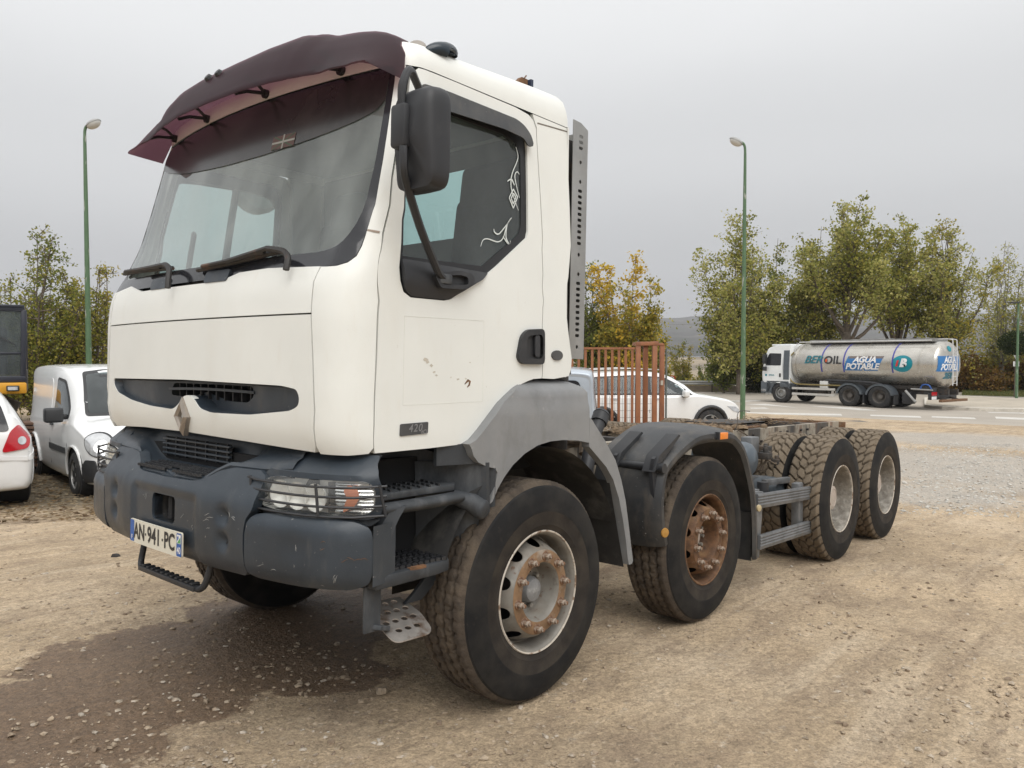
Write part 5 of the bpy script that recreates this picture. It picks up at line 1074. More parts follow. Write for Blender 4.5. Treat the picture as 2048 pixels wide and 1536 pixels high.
tb.build('badge_lettering', m_badgetx, D, smooth=False, recalc=False)
# ghost of a removed sticker, chips and a rusty scar on the door skin
gh = MB(); q = [(-.829,1.845),(-.34,1.856),(-.34,1.48),(-.829,1.470)]
for a, b in zip(q, q[1:]+q[:1]): strip(gh, US(seg([a, b], .1)), .0022, SP, .0007, .001)
gh.build('sticker_outline', mat('sticker residue', (.70,.70,.655), .5), D)
random.seed(4); m_chip = mat('bare filler', (.52,.48,.41), .7, var=.15, vscale=30)
for u, z, r in ((-.700,1.662,.016),(-.672,1.640,.009),(-.655,1.612,.007),(-.640,1.598,.007),(-.55,1.590,.004),(-.505,1.582,.009),(-.455,1.585,.005),(-.43,1.66,.004)):
    ch = MB().patch([(ss(u, z)+r*random.uniform(.4, 1.6)*math.cos(a*.7), z+r*random.uniform(.3, 1)*math.sin(a*.7)) for a in range(9)], SP, thick=0, base=.0009); ch.build('paint_chip', m_chip, D)
sc = strip(MB(), US([(-.462,1.560),(-.440,1.578),(-.428,1.572),(-.432,1.557),(-.445,1.546)]), [.003,.012,.013,.009,.003], SP, .0012, .001); sc.build('rust_spot', m_rust, D)
# white flourish decal in the window
m_decal = mat('white window decal', (.62,.66,.64), .6)
dec = MB()
for w, pts in ((.006,[(-.074,2.736),(-.060,2.684),(-.105,2.6),(-.118,2.548),(-.109,2.5),(-.066,2.421)]),(.008,[(-.144,2.55),(-.114,2.566),(-.092,2.541)]),(.006,[(-.052,2.603),(-.071,2.612),(-.087,2.579),(-.056,2.485)]),
               (.006,[(-.343,2.204),(-.328,2.235),(-.294,2.247),(-.223,2.243),(-.182,2.27),(-.155,2.333),(-.117,2.376)]),(.007,[(-.25,2.301),(-.243,2.285),(-.215,2.282),(-.174,2.318),(-.124,2.369)]),(.006,[(-.185,2.275),(-.161,2.254),(-.142,2.24)]),(.006,[(-.13,2.262),(-.135,2.245),(-.152,2.255),(-.163,2.283),(-.15,2.34),(-.12,2.376)])):
    p = smooth_poly(pts, 5); n = len(p); strip(dec, US(p), [w*(.35+.65*math.sin(PI*(i+.5)/n)) for i in range(n)], SP, -.012, .001)
for a, b in (((-.101,2.520),(-.070,2.487)),((-.070,2.487),(-.104,2.425)),((-.104,2.425),(-.133,2.472)),((-.133,2.472),(-.101,2.520)),((-.101,2.500),(-.083,2.484)),((-.083,2.484),(-.104,2.446)),((-.104,2.446),(-.118,2.472)),((-.118,2.472),(-.101,2.500))):
    strip(dec, US([a, b]), .006, SP, -.012, .001)
dec.build('window_decal', m_decal, D, recalc=False)
# bracket pocket for the mirror arm on the trim
mb = MB().patch(US(rounded([(-.70,2.035),(-.54,2.065),(-.46,2.058),(-.445,2.03),(-.50,1.985),(-.66,1.975)], .02, 3)), lambda s, z, o: SP(s, z, o+.045), holes=[US(rounded([(-.675,2.028),(-.535,2.045),(-.49,2.04),(-.49,2.005),(-.65,1.992)], .012, 2))], step=.03, thick=.05)
mb.patch(US([(-.68,2.03),(-.48,2.045),(-.48,1.995),(-.66,1.985)]), lambda s, z, o: SP(s, z, o+.012), thick=0)
mb.build('mirror_bracket', m_dark, D, sharp=30)

# flank behind the door, rear wall, floor, roof
rp = [(.103,1.592),(.106,1.62),(.109,1.989),(.104,2.25),(.093,2.60),(.080,2.87),(.060,2.905),(.05,2.930),(.345,2.930),(.347,2.3),(.349,1.70),(.344,1.640),(.325,1.606),(.20,1.590)]
both(MB().patch(seg(US(rp)+[US(rp)[0]], .09)[:-1], SP, step=.07, thick=.02), 'flank_panel', m_white, truck)
rj = strip(MB(), US([(.085,2.893),(.2,2.902),(.343,2.912)]), .007, SP, .0012, .004); rj.build('roof_joint', mat('dark joint', (.16,.14,.12), .8), truck)
ov = MB().patch(US(ellipse(.216, 1.7125, .046, .026, 18)), SP, step=.05, thick=.01, base=.008).build('oval_badge', m_badge, truck)
RWf = lambda v, z, o=0: T(.350+o, v, z)
rwin = rrect(1.16,.42,.06,.04,2.625)
MB().patch([(-1.115,1.60),(1.115,1.60),(1.10,2.935),(-1.10,2.935)], RWf, holes=[rwin], step=.15, thick=.014).build('rear_wall', m_white, truck)
MB().patch(rrect(1.17,.43,.06,.04,2.625), RWf, step=.2, thick=0, base=-.006).build('rear_window', m_door_g, truck)
NR = 72
def outline(k):
    # closed plan outline of the cab at z=2.935, from the left rear round the front to the right rear, then across the back
    smax = ss(.345, 2.935); nf = 60
    if k < nf: s = smax-2*smax*k/(nf-1); return Vector(T(*Ssurf(s, 2.935, 0))[:2])
    t = (k-nf+1)/(NR-nf+1); return Vector((.345+.012*math.sin(PI*t), lerp(1.095, -1.095, t)))
cen = Vector((-.22, 0))
rings = [(-.0,2.934),(.002,2.965),(.010,3.00),(.028,3.038),(.06,3.068),(.12,3.092),(.24,3.110),(.45,3.122),(.75,3.130),(1.0,3.130)]
def roofpt(i, j):
    ins, z = rings[j]; p = outline(i); d = p-cen; L = d.length
    q = cen+d*(1-min(ins, .999*L)/L) if j < 6 else cen+d*(1-ins)*(1-.12/L)
    z += (.045*sstep(q.x, -.8, .3)-.012)*sstep(z, 2.93, 3.06)
    return (q.x, q.y, z)
rf = MB().grid(roofpt, NR, len(rings), close_i=True); roof = rf.build('roof', m_white, truck, sharp=60)
inn2 = MB()
inn2.patch([(-1.08,1.32),(1.08,1.32),(1.06,2.95),(-1.06,2.95)], lambda v, z, o: T(.332, v, z), holes=[rrect(1.14,.40,.06,.04,2.625)], step=.2, thick=0)
inn2.box(T(-.28, 0, 1.30), (1.3, 2.1, .05)); inn2.box(T(-.22, 0, 2.95), (.96, 1.84, .02))
inn2.build('cab_lining', m_int, truck)
both(MB().patch(US([(-.93,1.32),(-.90,2.06),(-.35,2.06),(-.05,2.24),(.08,2.24),(.08,1.62),(-.05,1.58),(-.40,1.33)]), lambda s, z, o: SP(s, z, o-.06), step=.1, thick=0), 'door_lining', m_int, truck)
ds = MB(); prof = [(-1.06,2.04),(-.98,2.10),(-.80,2.115),(-.66,2.07),(-.62,1.98),(-.66,1.80),(-.72,1.45)]
ds.grid(lambda i, j: T(prof[j][0]+.09*((i-10)/10)**2, -1.04+i*.104, prof[j][1]+(.03 if 11 < i < 19 and 0 < j < 4 else 0)), 21, len(prof)); ds.build('dashboard', m_dash, truck)
st = MB(); c0 = Vector(T(-.50, .52, 2.10)); axs = Vector((.45, 0, .9)).normalized(); a_ = Vector((0,1,0)); b_ = axs.cross(a_)
st.tube([c0+(a_*math.cos(t*PI/12)+b_*math.sin(t*PI/12))*.225 for t in range(25)], .014, 8, caps=False)
for t in (0, 2.2, 4.2): st.bar(c0, c0+(a_*math.cos(t)+b_*math.sin(t))*.22, .03, .012)
st.cyl(c0-axs*.03, c0+axs*.02, .06); st.cyl(c0-axs*.35, c0, .035); st.build('steering_wheel', m_dark, truck)
for vv in (.68, -.62):
    se = MB(); se.box(T(-.10, vv, 1.74), (.52, .50, .16)); se.box(T(.17, vv, 2.18), (.13, .50, .84), Matrix.Rotation(R_(7), 3, 'Y')); se.box(T(.215, vv, 2.64), (.11, .46 if vv > 0 else .30, .30), Matrix.Rotation(R_(7), 3, 'Y'))
    se.box(T(-.10, vv, 1.5), (.36, .36, .34))
    se.build('cab_seat', m_seat, truck, bevel=.05, seg=3)
for vs_, uu in ((1, -.72), (-1, -.66)):
    gh2 = MB().tube([T(uu-.06, vs_*1.02, 2.08), T(uu-.05, vs_*.99, 2.12), T(uu-.02, vs_*.985, 2.34), T(uu+.0, vs_*1.0, 2.42), T(uu+.02, vs_*1.04, 2.44)], .016, 8); gh2.build('grab_handle', m_chrome if vs_ > 0 else m_dark, truck)

# windscreen
ws_out = [(-1.104,2.072),(-1.097,2.162),(-1.083,2.272),(-1.077,2.426),(-1.071,2.605),(-1.061,2.85),(-1.045,2.90),(-1.0,2.928),(-.6,2.934),(0,2.936),(.6,2.934),(1.0,2.928),(1.045,2.90),(1.061,2.85),(1.071,2.605),(1.077,2.426),(1.083,2.272),(1.093,2.162),(1.098,2.075),(1.079,2.048),(1.04,2.034),(.9,2.028),(.45,2.025),(0,2.024),(-.45,2.025),(-.9,2.028),(-1.04,2.034),(-1.082,2.048)]
ws_gl = rounded([(-1.02,2.10,.17),(-1.028,2.5,.01),(-1.02,2.90,.06),(0,2.91,0),(1.02,2.90,.06),(1.028,2.5,.01),(1.02,2.10,.17),(.6,2.100,.01),(0,2.095,.01),(-.6,2.098,.01)], .02, 6)
wsb = MB().patch(seg(ws_out+[ws_out[0]], .1)[:-1], SP, holes=[ws_gl], step=.06, thick=.015, base=-.006).build('windscreen_border', m_wsborder, truck)
wsg = MB().patch(ws_gl, SP, step=.08, thick=0, base=-.008).build('windscreen', m_ws, truck)
stp = [(-1.015,2.905),(0,2.915),(1.015,2.905),(1.022,2.77)]+[(a, b) for a, b in reversed(smooth_poly([(-1.02,2.80),(-.96,2.775),(-.87,2.745),(-.774,2.722),(-.486,2.668),(-.085,2.632),(.2,2.628),(.339,2.632),(.62,2.655),(.833,2.690),(.95,2.725),(1.02,2.765)], 3))]
MB().patch(stp, SP, step=.08, thick=0, base=-.003).build('tint_strip', m_strip, wsg)
fl = MB(); fl.patch([(.335,2.705),(.495,2.705),(.495,2.640),(.335,2.640)], SP, thick=0, base=-.001); fl.build('flag_sticker', mat('faded red flag', (.085,.045,.035), .5), wsg)
fw_ = MB()
for a, b, w in (((.335,2.672),(.495,2.672),.010),((.415,2.637),(.415,2.708),.010)): strip(fw_, [a, b], w, SP, 0.0005, .0005)
fw_.build('flag_sticker', mat('flag cross', (.27,.27,.24), .6), wsg)
fg_ = MB()
for a, b in (((.345,2.64),(.485,2.705)),((.345,2.705),(.485,2.64))): strip(fg_, [a, b], .006, SP, 0.0, .0005)
fg_.build('flag_sticker', mat('flag green', (.05,.085,.05), .6), wsg)
cw = MB().grid(lambda i, j: SP(-.99+i*.11, 1.97+j*.035, -.035-.02*(3-j)), 19, 4); cw.build('cowl', m_dark, truck)
for s0 in (-.33, .24):
    c_ = MB().patch(rrect(.20,.055,.02,s0,2.035), lambda s, z, o: SP(s, z, o+.004), step=.04, thick=.04); c_.build('wiper_cover', m_blue, truck)
m_wip = mat('rusty wiper', (.025,.023,.022), .6, var=.2, layers=[((.13,.065,.04), 9, .55, .7, .9)])
for bl, arm in (([(-.975,2.145),(-.6,2.128),(-.215,2.108)], [(-.245,2.125),(-.18,2.11),(-.13,2.075),(-.112,1.995)]), ([(.067,2.075),(.35,2.09),(.66,2.118)], [(.60,2.13),(.73,2.105),(.79,2.07),(.82,2.02)])):
    w_ = MB(); pb = smooth_poly(bl, 6)
    w_.tube([SP(a, b, .012) for a, b in pb], .012, 6); w_.tube([SP(a, b+.006, .035) for a, b in pb[2:-2]], .010, 6)
    for k in (2, 5, 8, 11):
        if k < len(pb): w_.tube([SP(*pb[k], .01), SP(pb[k][0], pb[k][1]+.006, .035)], .006, 5)
    pa = smooth_poly(arm, 5); w_.tube([SP(a, b, .045) for a, b in [pb[len(pb)//2]]+pa[:1]], .012, 6)
    w_.tube([SP(a, b, .045+.01*math.sin(i/len(pa)*PI)) for i, (a, b) in enumerate(pa)], .014, 7); w_.build('wiper', m_wip, truck)

# sun visor over the windscreen
m_vis = bpy.data.materials.new('smoked purple visor'); m_vis.use_nodes = True
_t = m_vis.node_tree; _b = _t.nodes['Principled BSDF']; _b.inputs['Base Color'].default_value = (.066,.058,.066,1); _b.inputs['Roughness'].default_value = .34; _b.inputs['Specular IOR Level'].default_value = .5
_n = _t.nodes.new('ShaderNodeTexNoise'); _n.inputs['Scale'].default_value = 6; _n.inputs['Detail'].default_value = 6; _r = _t.nodes.new('ShaderNodeMapRange'); _r.inputs[3].default_value = .25; _r.inputs[4].default_value = .5
_t.links.new(_n.outputs['Fac'], _r.inputs[0]); _t.links.new(_r.outputs[0], _b.inputs['Roughness'])
_tl = _t.nodes.new('ShaderNodeBsdfTranslucent'); _tl.inputs[0].default_value = (.60,.40,.45,1); _tp = _t.nodes.new('ShaderNodeBsdfTransparent'); _tp.inputs[0].default_value = (.47,.315,.355,1)
_m1 = _t.nodes.new('ShaderNodeMixShader'); _m1.inputs[0].default_value = .85; _m2 = _t.nodes.new('ShaderNodeMixShader'); _m2.inputs[0].default_value = .70
_t.links.new(_tl.outputs[0], _m1.inputs[1]); _t.links.new(_tp.outputs[0], _m1.inputs[2]); _t.links.new(_b.outputs[0], _m2.inputs[1]); _t.links.new(_m1.outputs[0], _m2.inputs[2]); _t.links.new(_m2.outputs[0], _t.nodes['Material Output'].inputs[0])
VV = [0,.3,.5,.6,.7,.8,.9,.98,1.04,1.08,1.10]
VC = {0:((-.60,3.165),(-.85,3.185),(-1.02,3.085),(-1.125,2.895)), .3:((-.60,3.165),(-.85,3.185),(-1.015,3.085),(-1.115,2.895)), .5:((-.60,3.16),(-.85,3.178),(-1.0,3.08),(-1.09,2.893)), .6:((-.60,3.155),(-.86,3.155),(-1.0,3.055),(-1.075,2.89)), .7:((-.61,3.145),(-.83,3.135),(-.97,3.035),(-1.055,2.888)), .8:((-.62,3.14),(-.80,3.135),(-.95,3.03),(-1.035,2.882)), .9:((-.64,3.12),(-.79,3.115),(-.94,3.01),(-1.045,2.875)), .98:((-.68,3.085),(-.80,3.075),(-.935,2.985),(-1.035,2.868)), 1.04:((-.76,3.01),(-.83,2.99),(-.94,2.935),(-1.035,2.868)), 1.08:((-.795,2.935),(-.84,2.928),(-.93,2.895),(-1.025,2.868)), 1.10:((-.815,2.852),(-.86,2.855),(-.94,2.860),(-1.02,2.866))}
def vis(i, j):
    v = -1.10+2.2*i/60; a = abs(v); k = max(0, min(len(VV)-2, int(np.searchsorted(VV, a)-1))); f = (a-VV[k])/(VV[k+1]-VV[k])
    f = f*f*(3-2*f) if VV[k] in (.5,.6) else f
    P = [tuple(lerp(p, q, f) for p, q in zip(VC[VV[k]][m], VC[VV[k+1]][m])) for m in range(4)]
    ring = smooth_poly(P, 5)
    u, z = ring[j]; return T(u, v, z)
vb = MB().slab(vis, 61, 16, lambda i, j: Vector((.004, 0, -.006))); visor = vb.build('sun_visor', m_vis, truck, sharp=60)
for v in (-.92, -.42, .18, .72):
    b_ = MB(); u1 = it(2.95, U0)+.095*(v/1.0)**2
    b_.tube([T(u1-.01, v, 2.965), T(u1-.10, v-.02, 2.955), T(u1-.155, v-.03, 2.93)], .009, 6); b_.tube([T(u1-.01, v, 2.965), T(u1-.06, v+.0, 3.00), T(u1-.11, v-.02, 3.02)], .008, 6); b_.cyl(T(u1+.01, v, 2.962), T(u1-.02, v, 2.962), .022)
    b_.build('visor_bracket', m_dark, truck)
for v in (-.14, -.04):
    nb_ = MB(); nb_.cyl(T(-1.03, v, 3.075), T(-1.042, v, 3.083), .024, .018, 8); nb_.build('visor_screw', m_dark, visor)

# roof fittings
mk = MB(); mk.grid(lambda i, j: T(-.545+.105*math.cos(PI*i/12)*math.cos(PI*j/8-PI/2), 1.035+.03*math.sin(PI*j/8-PI/2)*1.4+.022*math.sin(PI*i/12), 3.052+.055*math.sin(PI*i/12)*math.cos(PI*j/8-PI/2)+.02*math.cos(PI*i/12)), 13, 9)
mk.box(T(-.50, 1.05, 3.085), (.05, .03, .035)); mk.build('roof_marker_lamp', mat('dark blue marker lamp', (.012,.022,.032), .2), truck)
MB().lathe([(.001,.05),(.035,.046),(.05,.03),(.055,.0),(.05,-.02)], T(-.40, .72, 3.19), T(-.6, .5, .25), 20).build('air_horn', mat('grey brown horn', (.30,.27,.24), .5), truck)
MB().cyl(T(-.40,.72,3.13), T(-.40,.72,3.2), .02).build('air_horn', m_iron, truck)
MB().lathe([(.045,0),(.042,.025),(.03,.045),(.001,.052)], T(-.12, .75, 3.145), (0,0,1), 18).build('roof_dome', mat('beige roof dome', (.36,.31,.27), .5), truck)
fn_ = MB(); fn_.prism([(0,0),(.10,.10),(.15,.10),(.15,0)], lambda x, y: T(.17+x, .80, 3.145+y), lambda x, y: T(.17+x, .83, 3.145+y)); fn_.cyl(T(.30,.81,3.24), T(.33,.81,3.275), .004, n=5); fn_.build('roof_bracket', m_rust, truck)
MB().box(T(.335, .815, 3.20), (.02, .07, .09)).build('roof_bracket', mat('navy bracket', (.02,.03,.06), .5), truck)

# mirrors on tubular arms
for sg in (1,):
    fl_ = lambda p, sg=sg: T(p[0], p[1]*sg, p[2])
    mm = MB()
    def hous(i, j, sg=sg):
        # rounded shell, front side bulging forward
        t = 2*PI*i/28; q = (j/7); e = .32
        cx_, cz_ = math.copysign(abs(math.cos(t))**e, math.cos(t)), math.copysign(abs(math.sin(t))**e, math.sin(t))
        prof = [(.02,.062),(.55,.060),(.86,.048),(.97,.022),(1.0,-.02),(1.0,-.05),(.97,-.062),(.02,-.062)][j]
        dz = cz_*prof[0]*.198; dv = cx_*prof[0]*.112
        fwd = prof[1]
        if j < 3 and dz < -.02: fwd -= .030*sstep(-dz, .02, .09)*(1-.6*abs(cx_*prof[0]))
        return T(-.945-fwd, sg*(1.352+dv+.01*fwd), 2.515+dz)
    mm.grid(hous, 28, 8, close_i=True); mm.build('mirror_housing', m_dark, truck, sharp=50)
    gl_ = MB().patch(rrect(.20,.36,.05), lambda x, y, o, sg=sg: T(-.881+o, sg*1.352+x, 2.515+y), thick=0); gl_.build('mirror_glass', m_chrome, truck)
    cv = MB(); cv.box(fl_((-1.005, 1.315, 2.56)), (.055, .085, .17)); cv.build('mirror_clamp', m_dark, truck, bevel=.016)
    ar = MB(); ar.tube([fl_(p) for p in smooth_poly([(-1.005,1.315,2.62),(-1.01,1.317,2.70),(-1.0,1.318,2.745),(-.975,1.31,2.785),(-.93,1.28,2.805),(-.87,1.235,2.80),(-.78,1.17,2.79),(-.70,1.11,2.80)], 4)], .0165, 8)
    ar.tube([fl_(p) for p in smooth_poly([(-1.01,1.332,2.50),(-1.012,1.338,2.44),(-.99,1.325,2.36),(-.85,1.26,2.20),(-.70,1.20,2.06),(-.655,1.185,2.028),(-.61,1.17,2.02)], 4)], .0175, 8)
    ar.build('mirror_arm', m_dark, truck)
    kn = MB(); kn.box(fl_((-.63, 1.175, 2.018)), (.075, .04, .045)); kn.build('mirror_knuckle', m_step, truck, bevel=.008)
# passenger mirror folded back against the far door, seen through the cab
wm = MB(); wm.grid(lambda i, j: T(-.01+.17*math.cos(2*PI*i/24)*[.05,.8,1,1,.05][j], -1.33-[.0,.0,.03,.09,.10][j], 2.86+(.14 if math.sin(2*PI*i/24) > 0 else .15)*math.sin(2*PI*i/24)*[.05,.8,1,1,.05][j]), 24, 5, close_i=True); wm.build('mirror_housing', mat('grey mirror back', (.20,.20,.195), .6), truck)
MB().tube([T(-.27,-1.17,2.90), T(-.30,-1.20,2.60), T(-.36,-1.18,2.25), T(-.40,-1.14,2.05)], .024, 8).build('mirror_arm', m_dark, truck)
MB().tube([T(-.27,-1.17,2.88), T(-.12,-1.28,2.90), T(-.01,-1.33,2.88)], .018, 8).build('mirror_arm', m_dark, truck)

# perforated exhaust shield behind the cab
ex = MB()
slots = []
for z0, n in ((2.90,3),(2.62,11),(2.255,11),(1.92,11)):
    pass
zz = 2.905; seq = [('s',3),('g',.045),('d',1),('g',.075),('d',1),('g',.02),('s',10),('g',.03),('d',1),('g',.075),('d',1),('g',.02),('s',10),('g',.03),('d',1),('g',.07),('d',1),('g',.02),('s',10)]
for k, n in seq:
    if k == 'g': zz -= n; continue
    for _ in range(n):
        if k == 's': slots.append(rrect(.036,.017,.007,.062,zz,2)); zz -= .0315
        else: slots.append(ellipse(.062, zz, .011, .011, 8)); zz -= .03
for s_ in slots: pass
EXF = lambda x, y, o: T(.375+x, 1.118-.25*max(0, .028-x)+o, y)
ex.patch(seg([(0,1.70),(.125,1.70),(.125,2.952),(.06,2.978),(0,2.985),(0,1.70)], .1)[:-1], EXF, holes=slots, step=.09, thick=.004)
ex.grid(lambda i, j: T(.375+.125, 1.118-.30*i, 1.70+.626*j), 2, 3); ex.grid(lambda i, j: T(.375+.125*i, 1.118-.3, 1.70+.626*j), 2, 3)
ex.build('exhaust_shield', m_steel, truck, sharp=25)
MB().cyl(T(.44,.97,1.2), T(.44,.97,2.9), .075, n=18).build('exhaust_pipe', m_iron, truck)
MB().bar(T(.36,1.0,1.66), T(.36,1.12,1.66), .05, .09).build('shield_bracket', m_iron, truck)

# ---- bumper
VB = [0,.4,.7,.9,1.0,1.1,1.17,1.21,1.24]; UB = [-1.325,-1.315,-1.285,-1.25,-1.225,-1.18,-1.13,-1.08,-1.03]
def ub(v): return float(np.interp(abs(v), VB, UB))
BZ = [.72,.74,.79,.86,.98,1.03,1.06,1.10,1.14,1.19]; BO = [.07,.035,.01,0,0,.004,.012,.034,.058,.085]
def BP(v, z, off=0.0):
    e = 1e-3; n = Vector((-1, (ub(v+e)-ub(v-e))/(2*e))).normalized()
    o = off-float(np.interp(z, BZ, BO)); u = ub(v)+(-n.x*-1)*o*1.0
    return T(ub(v)+n.x*o, v+n.y*o, z)
ctop = [(-.735,1.030),(-.745,1.16),(-.70,1.182),(-.52,1.186),(-.40,1.176),(-.34,1.145),(-.30,1.108),(-.24,1.100),(0,1.096),(.24,1.100),(.30,1.108),(.36,1.130),(.43,1.160),(.52,1.180),(.70,1.182),(.745,1.16),(.735,1.030),(.70,.985),(.687,.93),(.686,.76),(.66,.738),(0,.728),(-.66,.738),(-.686,.76),(-.687,.93),(-.70,.985)]
tow = rrect(.225,.125,.03,.022,.952)
dent = [(sg_*.54, z) for sg_ in (-1, 1) for z in (.980,.872)]
def BPd(v, z, off=0.0):
    d = 0
    for dv, dz in dent:
        r2 = ((v-dv)/.045)**2+((z-dz)/.045)**2; d += .034*math.exp(-r2*2.2)
    d += .014*(1-sstep(abs(v-.02), .295, .318))*(1-sstep(z, 1.028, 1.045))
    return BP(v, z, off-d)
b1 = MB().patch(seg(rounded(ctop, .012, 2)+[rounded(ctop, .012, 2)[0]], .05)[:-1], BPd, holes=[tow], step=.022, thick=.05)
bump = b1.build('bumper', m_blue, truck, sharp=45); tag(bump, 'dented middle section of the bumper')
tw = MB(); t2 = rrect(.215,.115,.028,.022,.952); tw.grid(lambda i, j: BPd(*tow[i % len(tow)], -.01-.13*j), len(tow)+1, 2); tw.patch(t2, lambda a, b, o: BP(a, b, -.14), thick=0); tw.build('tow_socket', m_guard, bump)
MB().bar(BP(.03,.90,-.06), BP(.03,1.0,-.06), .035, .03).build('tow_pin', m_gap, bump)
for dv, dz in dent: MB().patch(ellipse(dv, dz, .011, .016, 12), lambda v, z, o: BPd(v, z, o), step=.02, thick=0, base=.0012).build('bolt_hole', m_gap, bump)
m_scr = mat('bare scratched plastic', (.30,.30,.29), .6, var=.3, vscale=40)
random.seed(14)
def scratch(fn, v, z, L, a, n, parent, m_=None):
    n = max(2, n-1); L = L*.55
    for k in range(n):
        v0, z0 = v+random.gauss(0, L*.4), z+random.gauss(0, L*.25); aa = a+random.gauss(0, .25); l = L*random.uniform(.3, 1)
        pts = [(v0+l*t*math.cos(aa), z0+l*t*math.sin(aa)+.006*math.sin(3*t+k)) for t in (-.5,-.25,0,.25,.5)]
        strip(MB(), pts, [.0006,.0014,.0020,.0013,.0005], fn, .0014, .001).build('scratch', m_ or m_scr, parent)
scratch(BPd, .60, .975, .09, -.5, 5, bump); scratch(BPd, .44, .952, .10, .15, 5, bump); scratch(BPd, .22, .945, .06, .3, 3, bump); scratch(BPd, -.17, .99, .06, .9, 6, bump); scratch(BPd, .30, .90, .05, 0, 2, bump)
# number plate with its lettering
PL = lambda x, y, o: T(-1.340-o+.10*(x/1.0)**2, -x, .815+y)   # x runs to the reader's right = towards v-? (kept on the truck's own axes below)
PL = lambda x, y, o: T(-1.339-o+.06*x*x, x, .815+y)
pl = MB().patch(rrect(.52,.112,.012), PL, step=.06, thick=.008).build('number_plate', m_plate, bump)
for x0, w in ((-.238,.044),(.238,.044)):
    MB().patch(rounded([(x0-w/2,-.052),(x0+w/2,-.052),(x0+w/2,.052),(x0-w/2,.052)], .006, 2), PL, step=.05, thick=0, base=.0012).build('plate_band', m_plblue, pl)
def on_plate(vf, x, y, o, sx=1): vs, fs = vf; return [PL(x+p[0]*sx, y+p[1], o) for p in vs], fs
tx = MB(); tx.add(*on_plate(text_geo('AN', .105, .0026), -.158, 0, .0016, .80)); tx.add(*on_plate(text_geo('941', .105, .0026), -.002, 0, .0016, .86)); tx.add(*on_plate(text_geo('PC', .105, .0026), .150, 0, .0016, .80))
for x in (-.087, .084): tx.patch(rrect(.012,.011,.002,x,0), PL, thick=0, base=.0016)
tx.build('plate_lettering', m_ink, pl, smooth=False, recalc=False)
tx = MB(); tx.add(*on_plate(text_geo('40', .042, .001), .238, -.026, .0022, .75)); tx.add(*on_plate(text_geo('F', .030, .001), -.238, -.032, .0022, .9)); tx.build('plate_lettering', m_whiteink, pl, smooth=False, recalc=False)
MB().patch(rrect(.034,.040,.003,.238,.026), PL, thick=0, base=.0019).build('plate_crest', m_whiteink, pl)
MB().patch([(.224,.008),(.252,.008),(.252,.036)], PL, thick=0, base=.0025).build('plate_crest', mat('crest green', (.10,.36,.12), .5), pl)
MB().patch([(.224,.016),(.236,.028),(.236,.040),(.224,.036)], PL, thick=0, base=.0025).build('plate_crest', m_plblue, pl)
# corner ends
ctp = [(.695,.765),(.697,.93),(.712,.985),(.742,1.012),(.80,1.018),(1.08,1.022),(1.19,1.016),(1.226,.995),(1.234,.94),(1.236,.83),(1.226,.765),(1.19,.742),(.74,.740)]
def BE(v, z, off=0.0):
    o = float(np.interp(z, [.74,.76,.80,.86,.97,1.0,1.025],[.04,.018,.004,0,0,.010,.035]))
    e = 1e-3; n = Vector((-1, (ub(v+e)-ub(v-e))/(2*e))).normalized()
    q = off-o
    d = .010*math.exp(-(((v-.97)/.05)**2+((z-.90)/.05)**2))
    return T(ub(v)+n.x*(q-d), v+n.y*(q-d), z)
be = MB().patch(seg(rounded(ctp, .015, 2)+[rounded(ctp, .015, 2)[0]], .05)[:-1], BE, step=.036, thick=.07)
be.grid(lambda i, j: T(-1.045+.14*i/3, 1.236-.01*i, .76+.24*j/4), 4, 5)
be.grid(lambda i, j: BE(.75+.47*i/8, 1.022, -.02-.08*j), 9, 2); be.grid(lambda i, j: BE(.72+.5*i/8, .742, -.03-.10*j), 9, 2)
bend, _ = both(be, 'bumper_end', m_blue, truck, sharp=40)
scratch(BE, .83, .795, .10, -.3, 3, bend); scratch(BE, 1.10, .93, .07, 0, 3, bend, m_rust); scratch(BE, 1.18, .87, .07, 0, 5, bend, m_rust); scratch(BE, 1.14, .80, .05, 1.5, 4, bend); scratch(BE, .98, .90, .03, 1.2, 3, bend)
# inner dark block behind the bumper and under the cab
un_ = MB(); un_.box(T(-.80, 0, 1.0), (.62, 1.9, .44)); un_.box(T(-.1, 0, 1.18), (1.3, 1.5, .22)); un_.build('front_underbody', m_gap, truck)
# front step moulding above the bumper
def fst(i, j):
    v = -.86+1.72*i/60; a = abs(v)
    zf = float(np.interp(a, [0,.30,.36,.45,.70,.86],[1.112,1.112,1.15,1.192,1.196,1.21])); zl = float(np.interp(a, [0,.36,.44,.55,.9],[1.128,1.128,1.16,1.235,1.25]))
    uf = ub(v)+float(np.interp(zf, BZ, BO))+.004
    pr = [(uf+.014, zf-.05), (uf+.002, zf-.008), (uf+.012, zf+.006), (lerp(uf, -1.10, .35), lerp(zf, zl, .55)), (lerp(uf, -1.10, .75), lerp(zf, zl, .9)), (-1.115, zl+.004), (-1.095, zl+.03), (-1.085, 1.262), (-1.07, 1.29)]
    if abs(v) < .045 and j in (1, 2, 3): pr[j] = (pr[j][0]+.02, pr[j][1]-.012)
    u, z = pr[j]; return T(u, v, z)
fs_ = MB().grid(fst, 61, 9); fstep = fs_.build('front_step', m_blue, truck, sharp=50)
tr_ = MB(); random.seed(2)
for r in range(4):
    for k in range(24):
        v = -.31+.62*(k+.5*(r % 2))/24
        if abs(v) < .05 and r < 2: continue
        tr_.box(T(-1.27+.032*r, v, 1.126+.0035*r), (.020, .017, .012), Matrix.Rotation(.5*(-1)**k, 3, 'Z'))
tag(tr_.build('tread_studs', m_dark, fstep), kind='stuff')
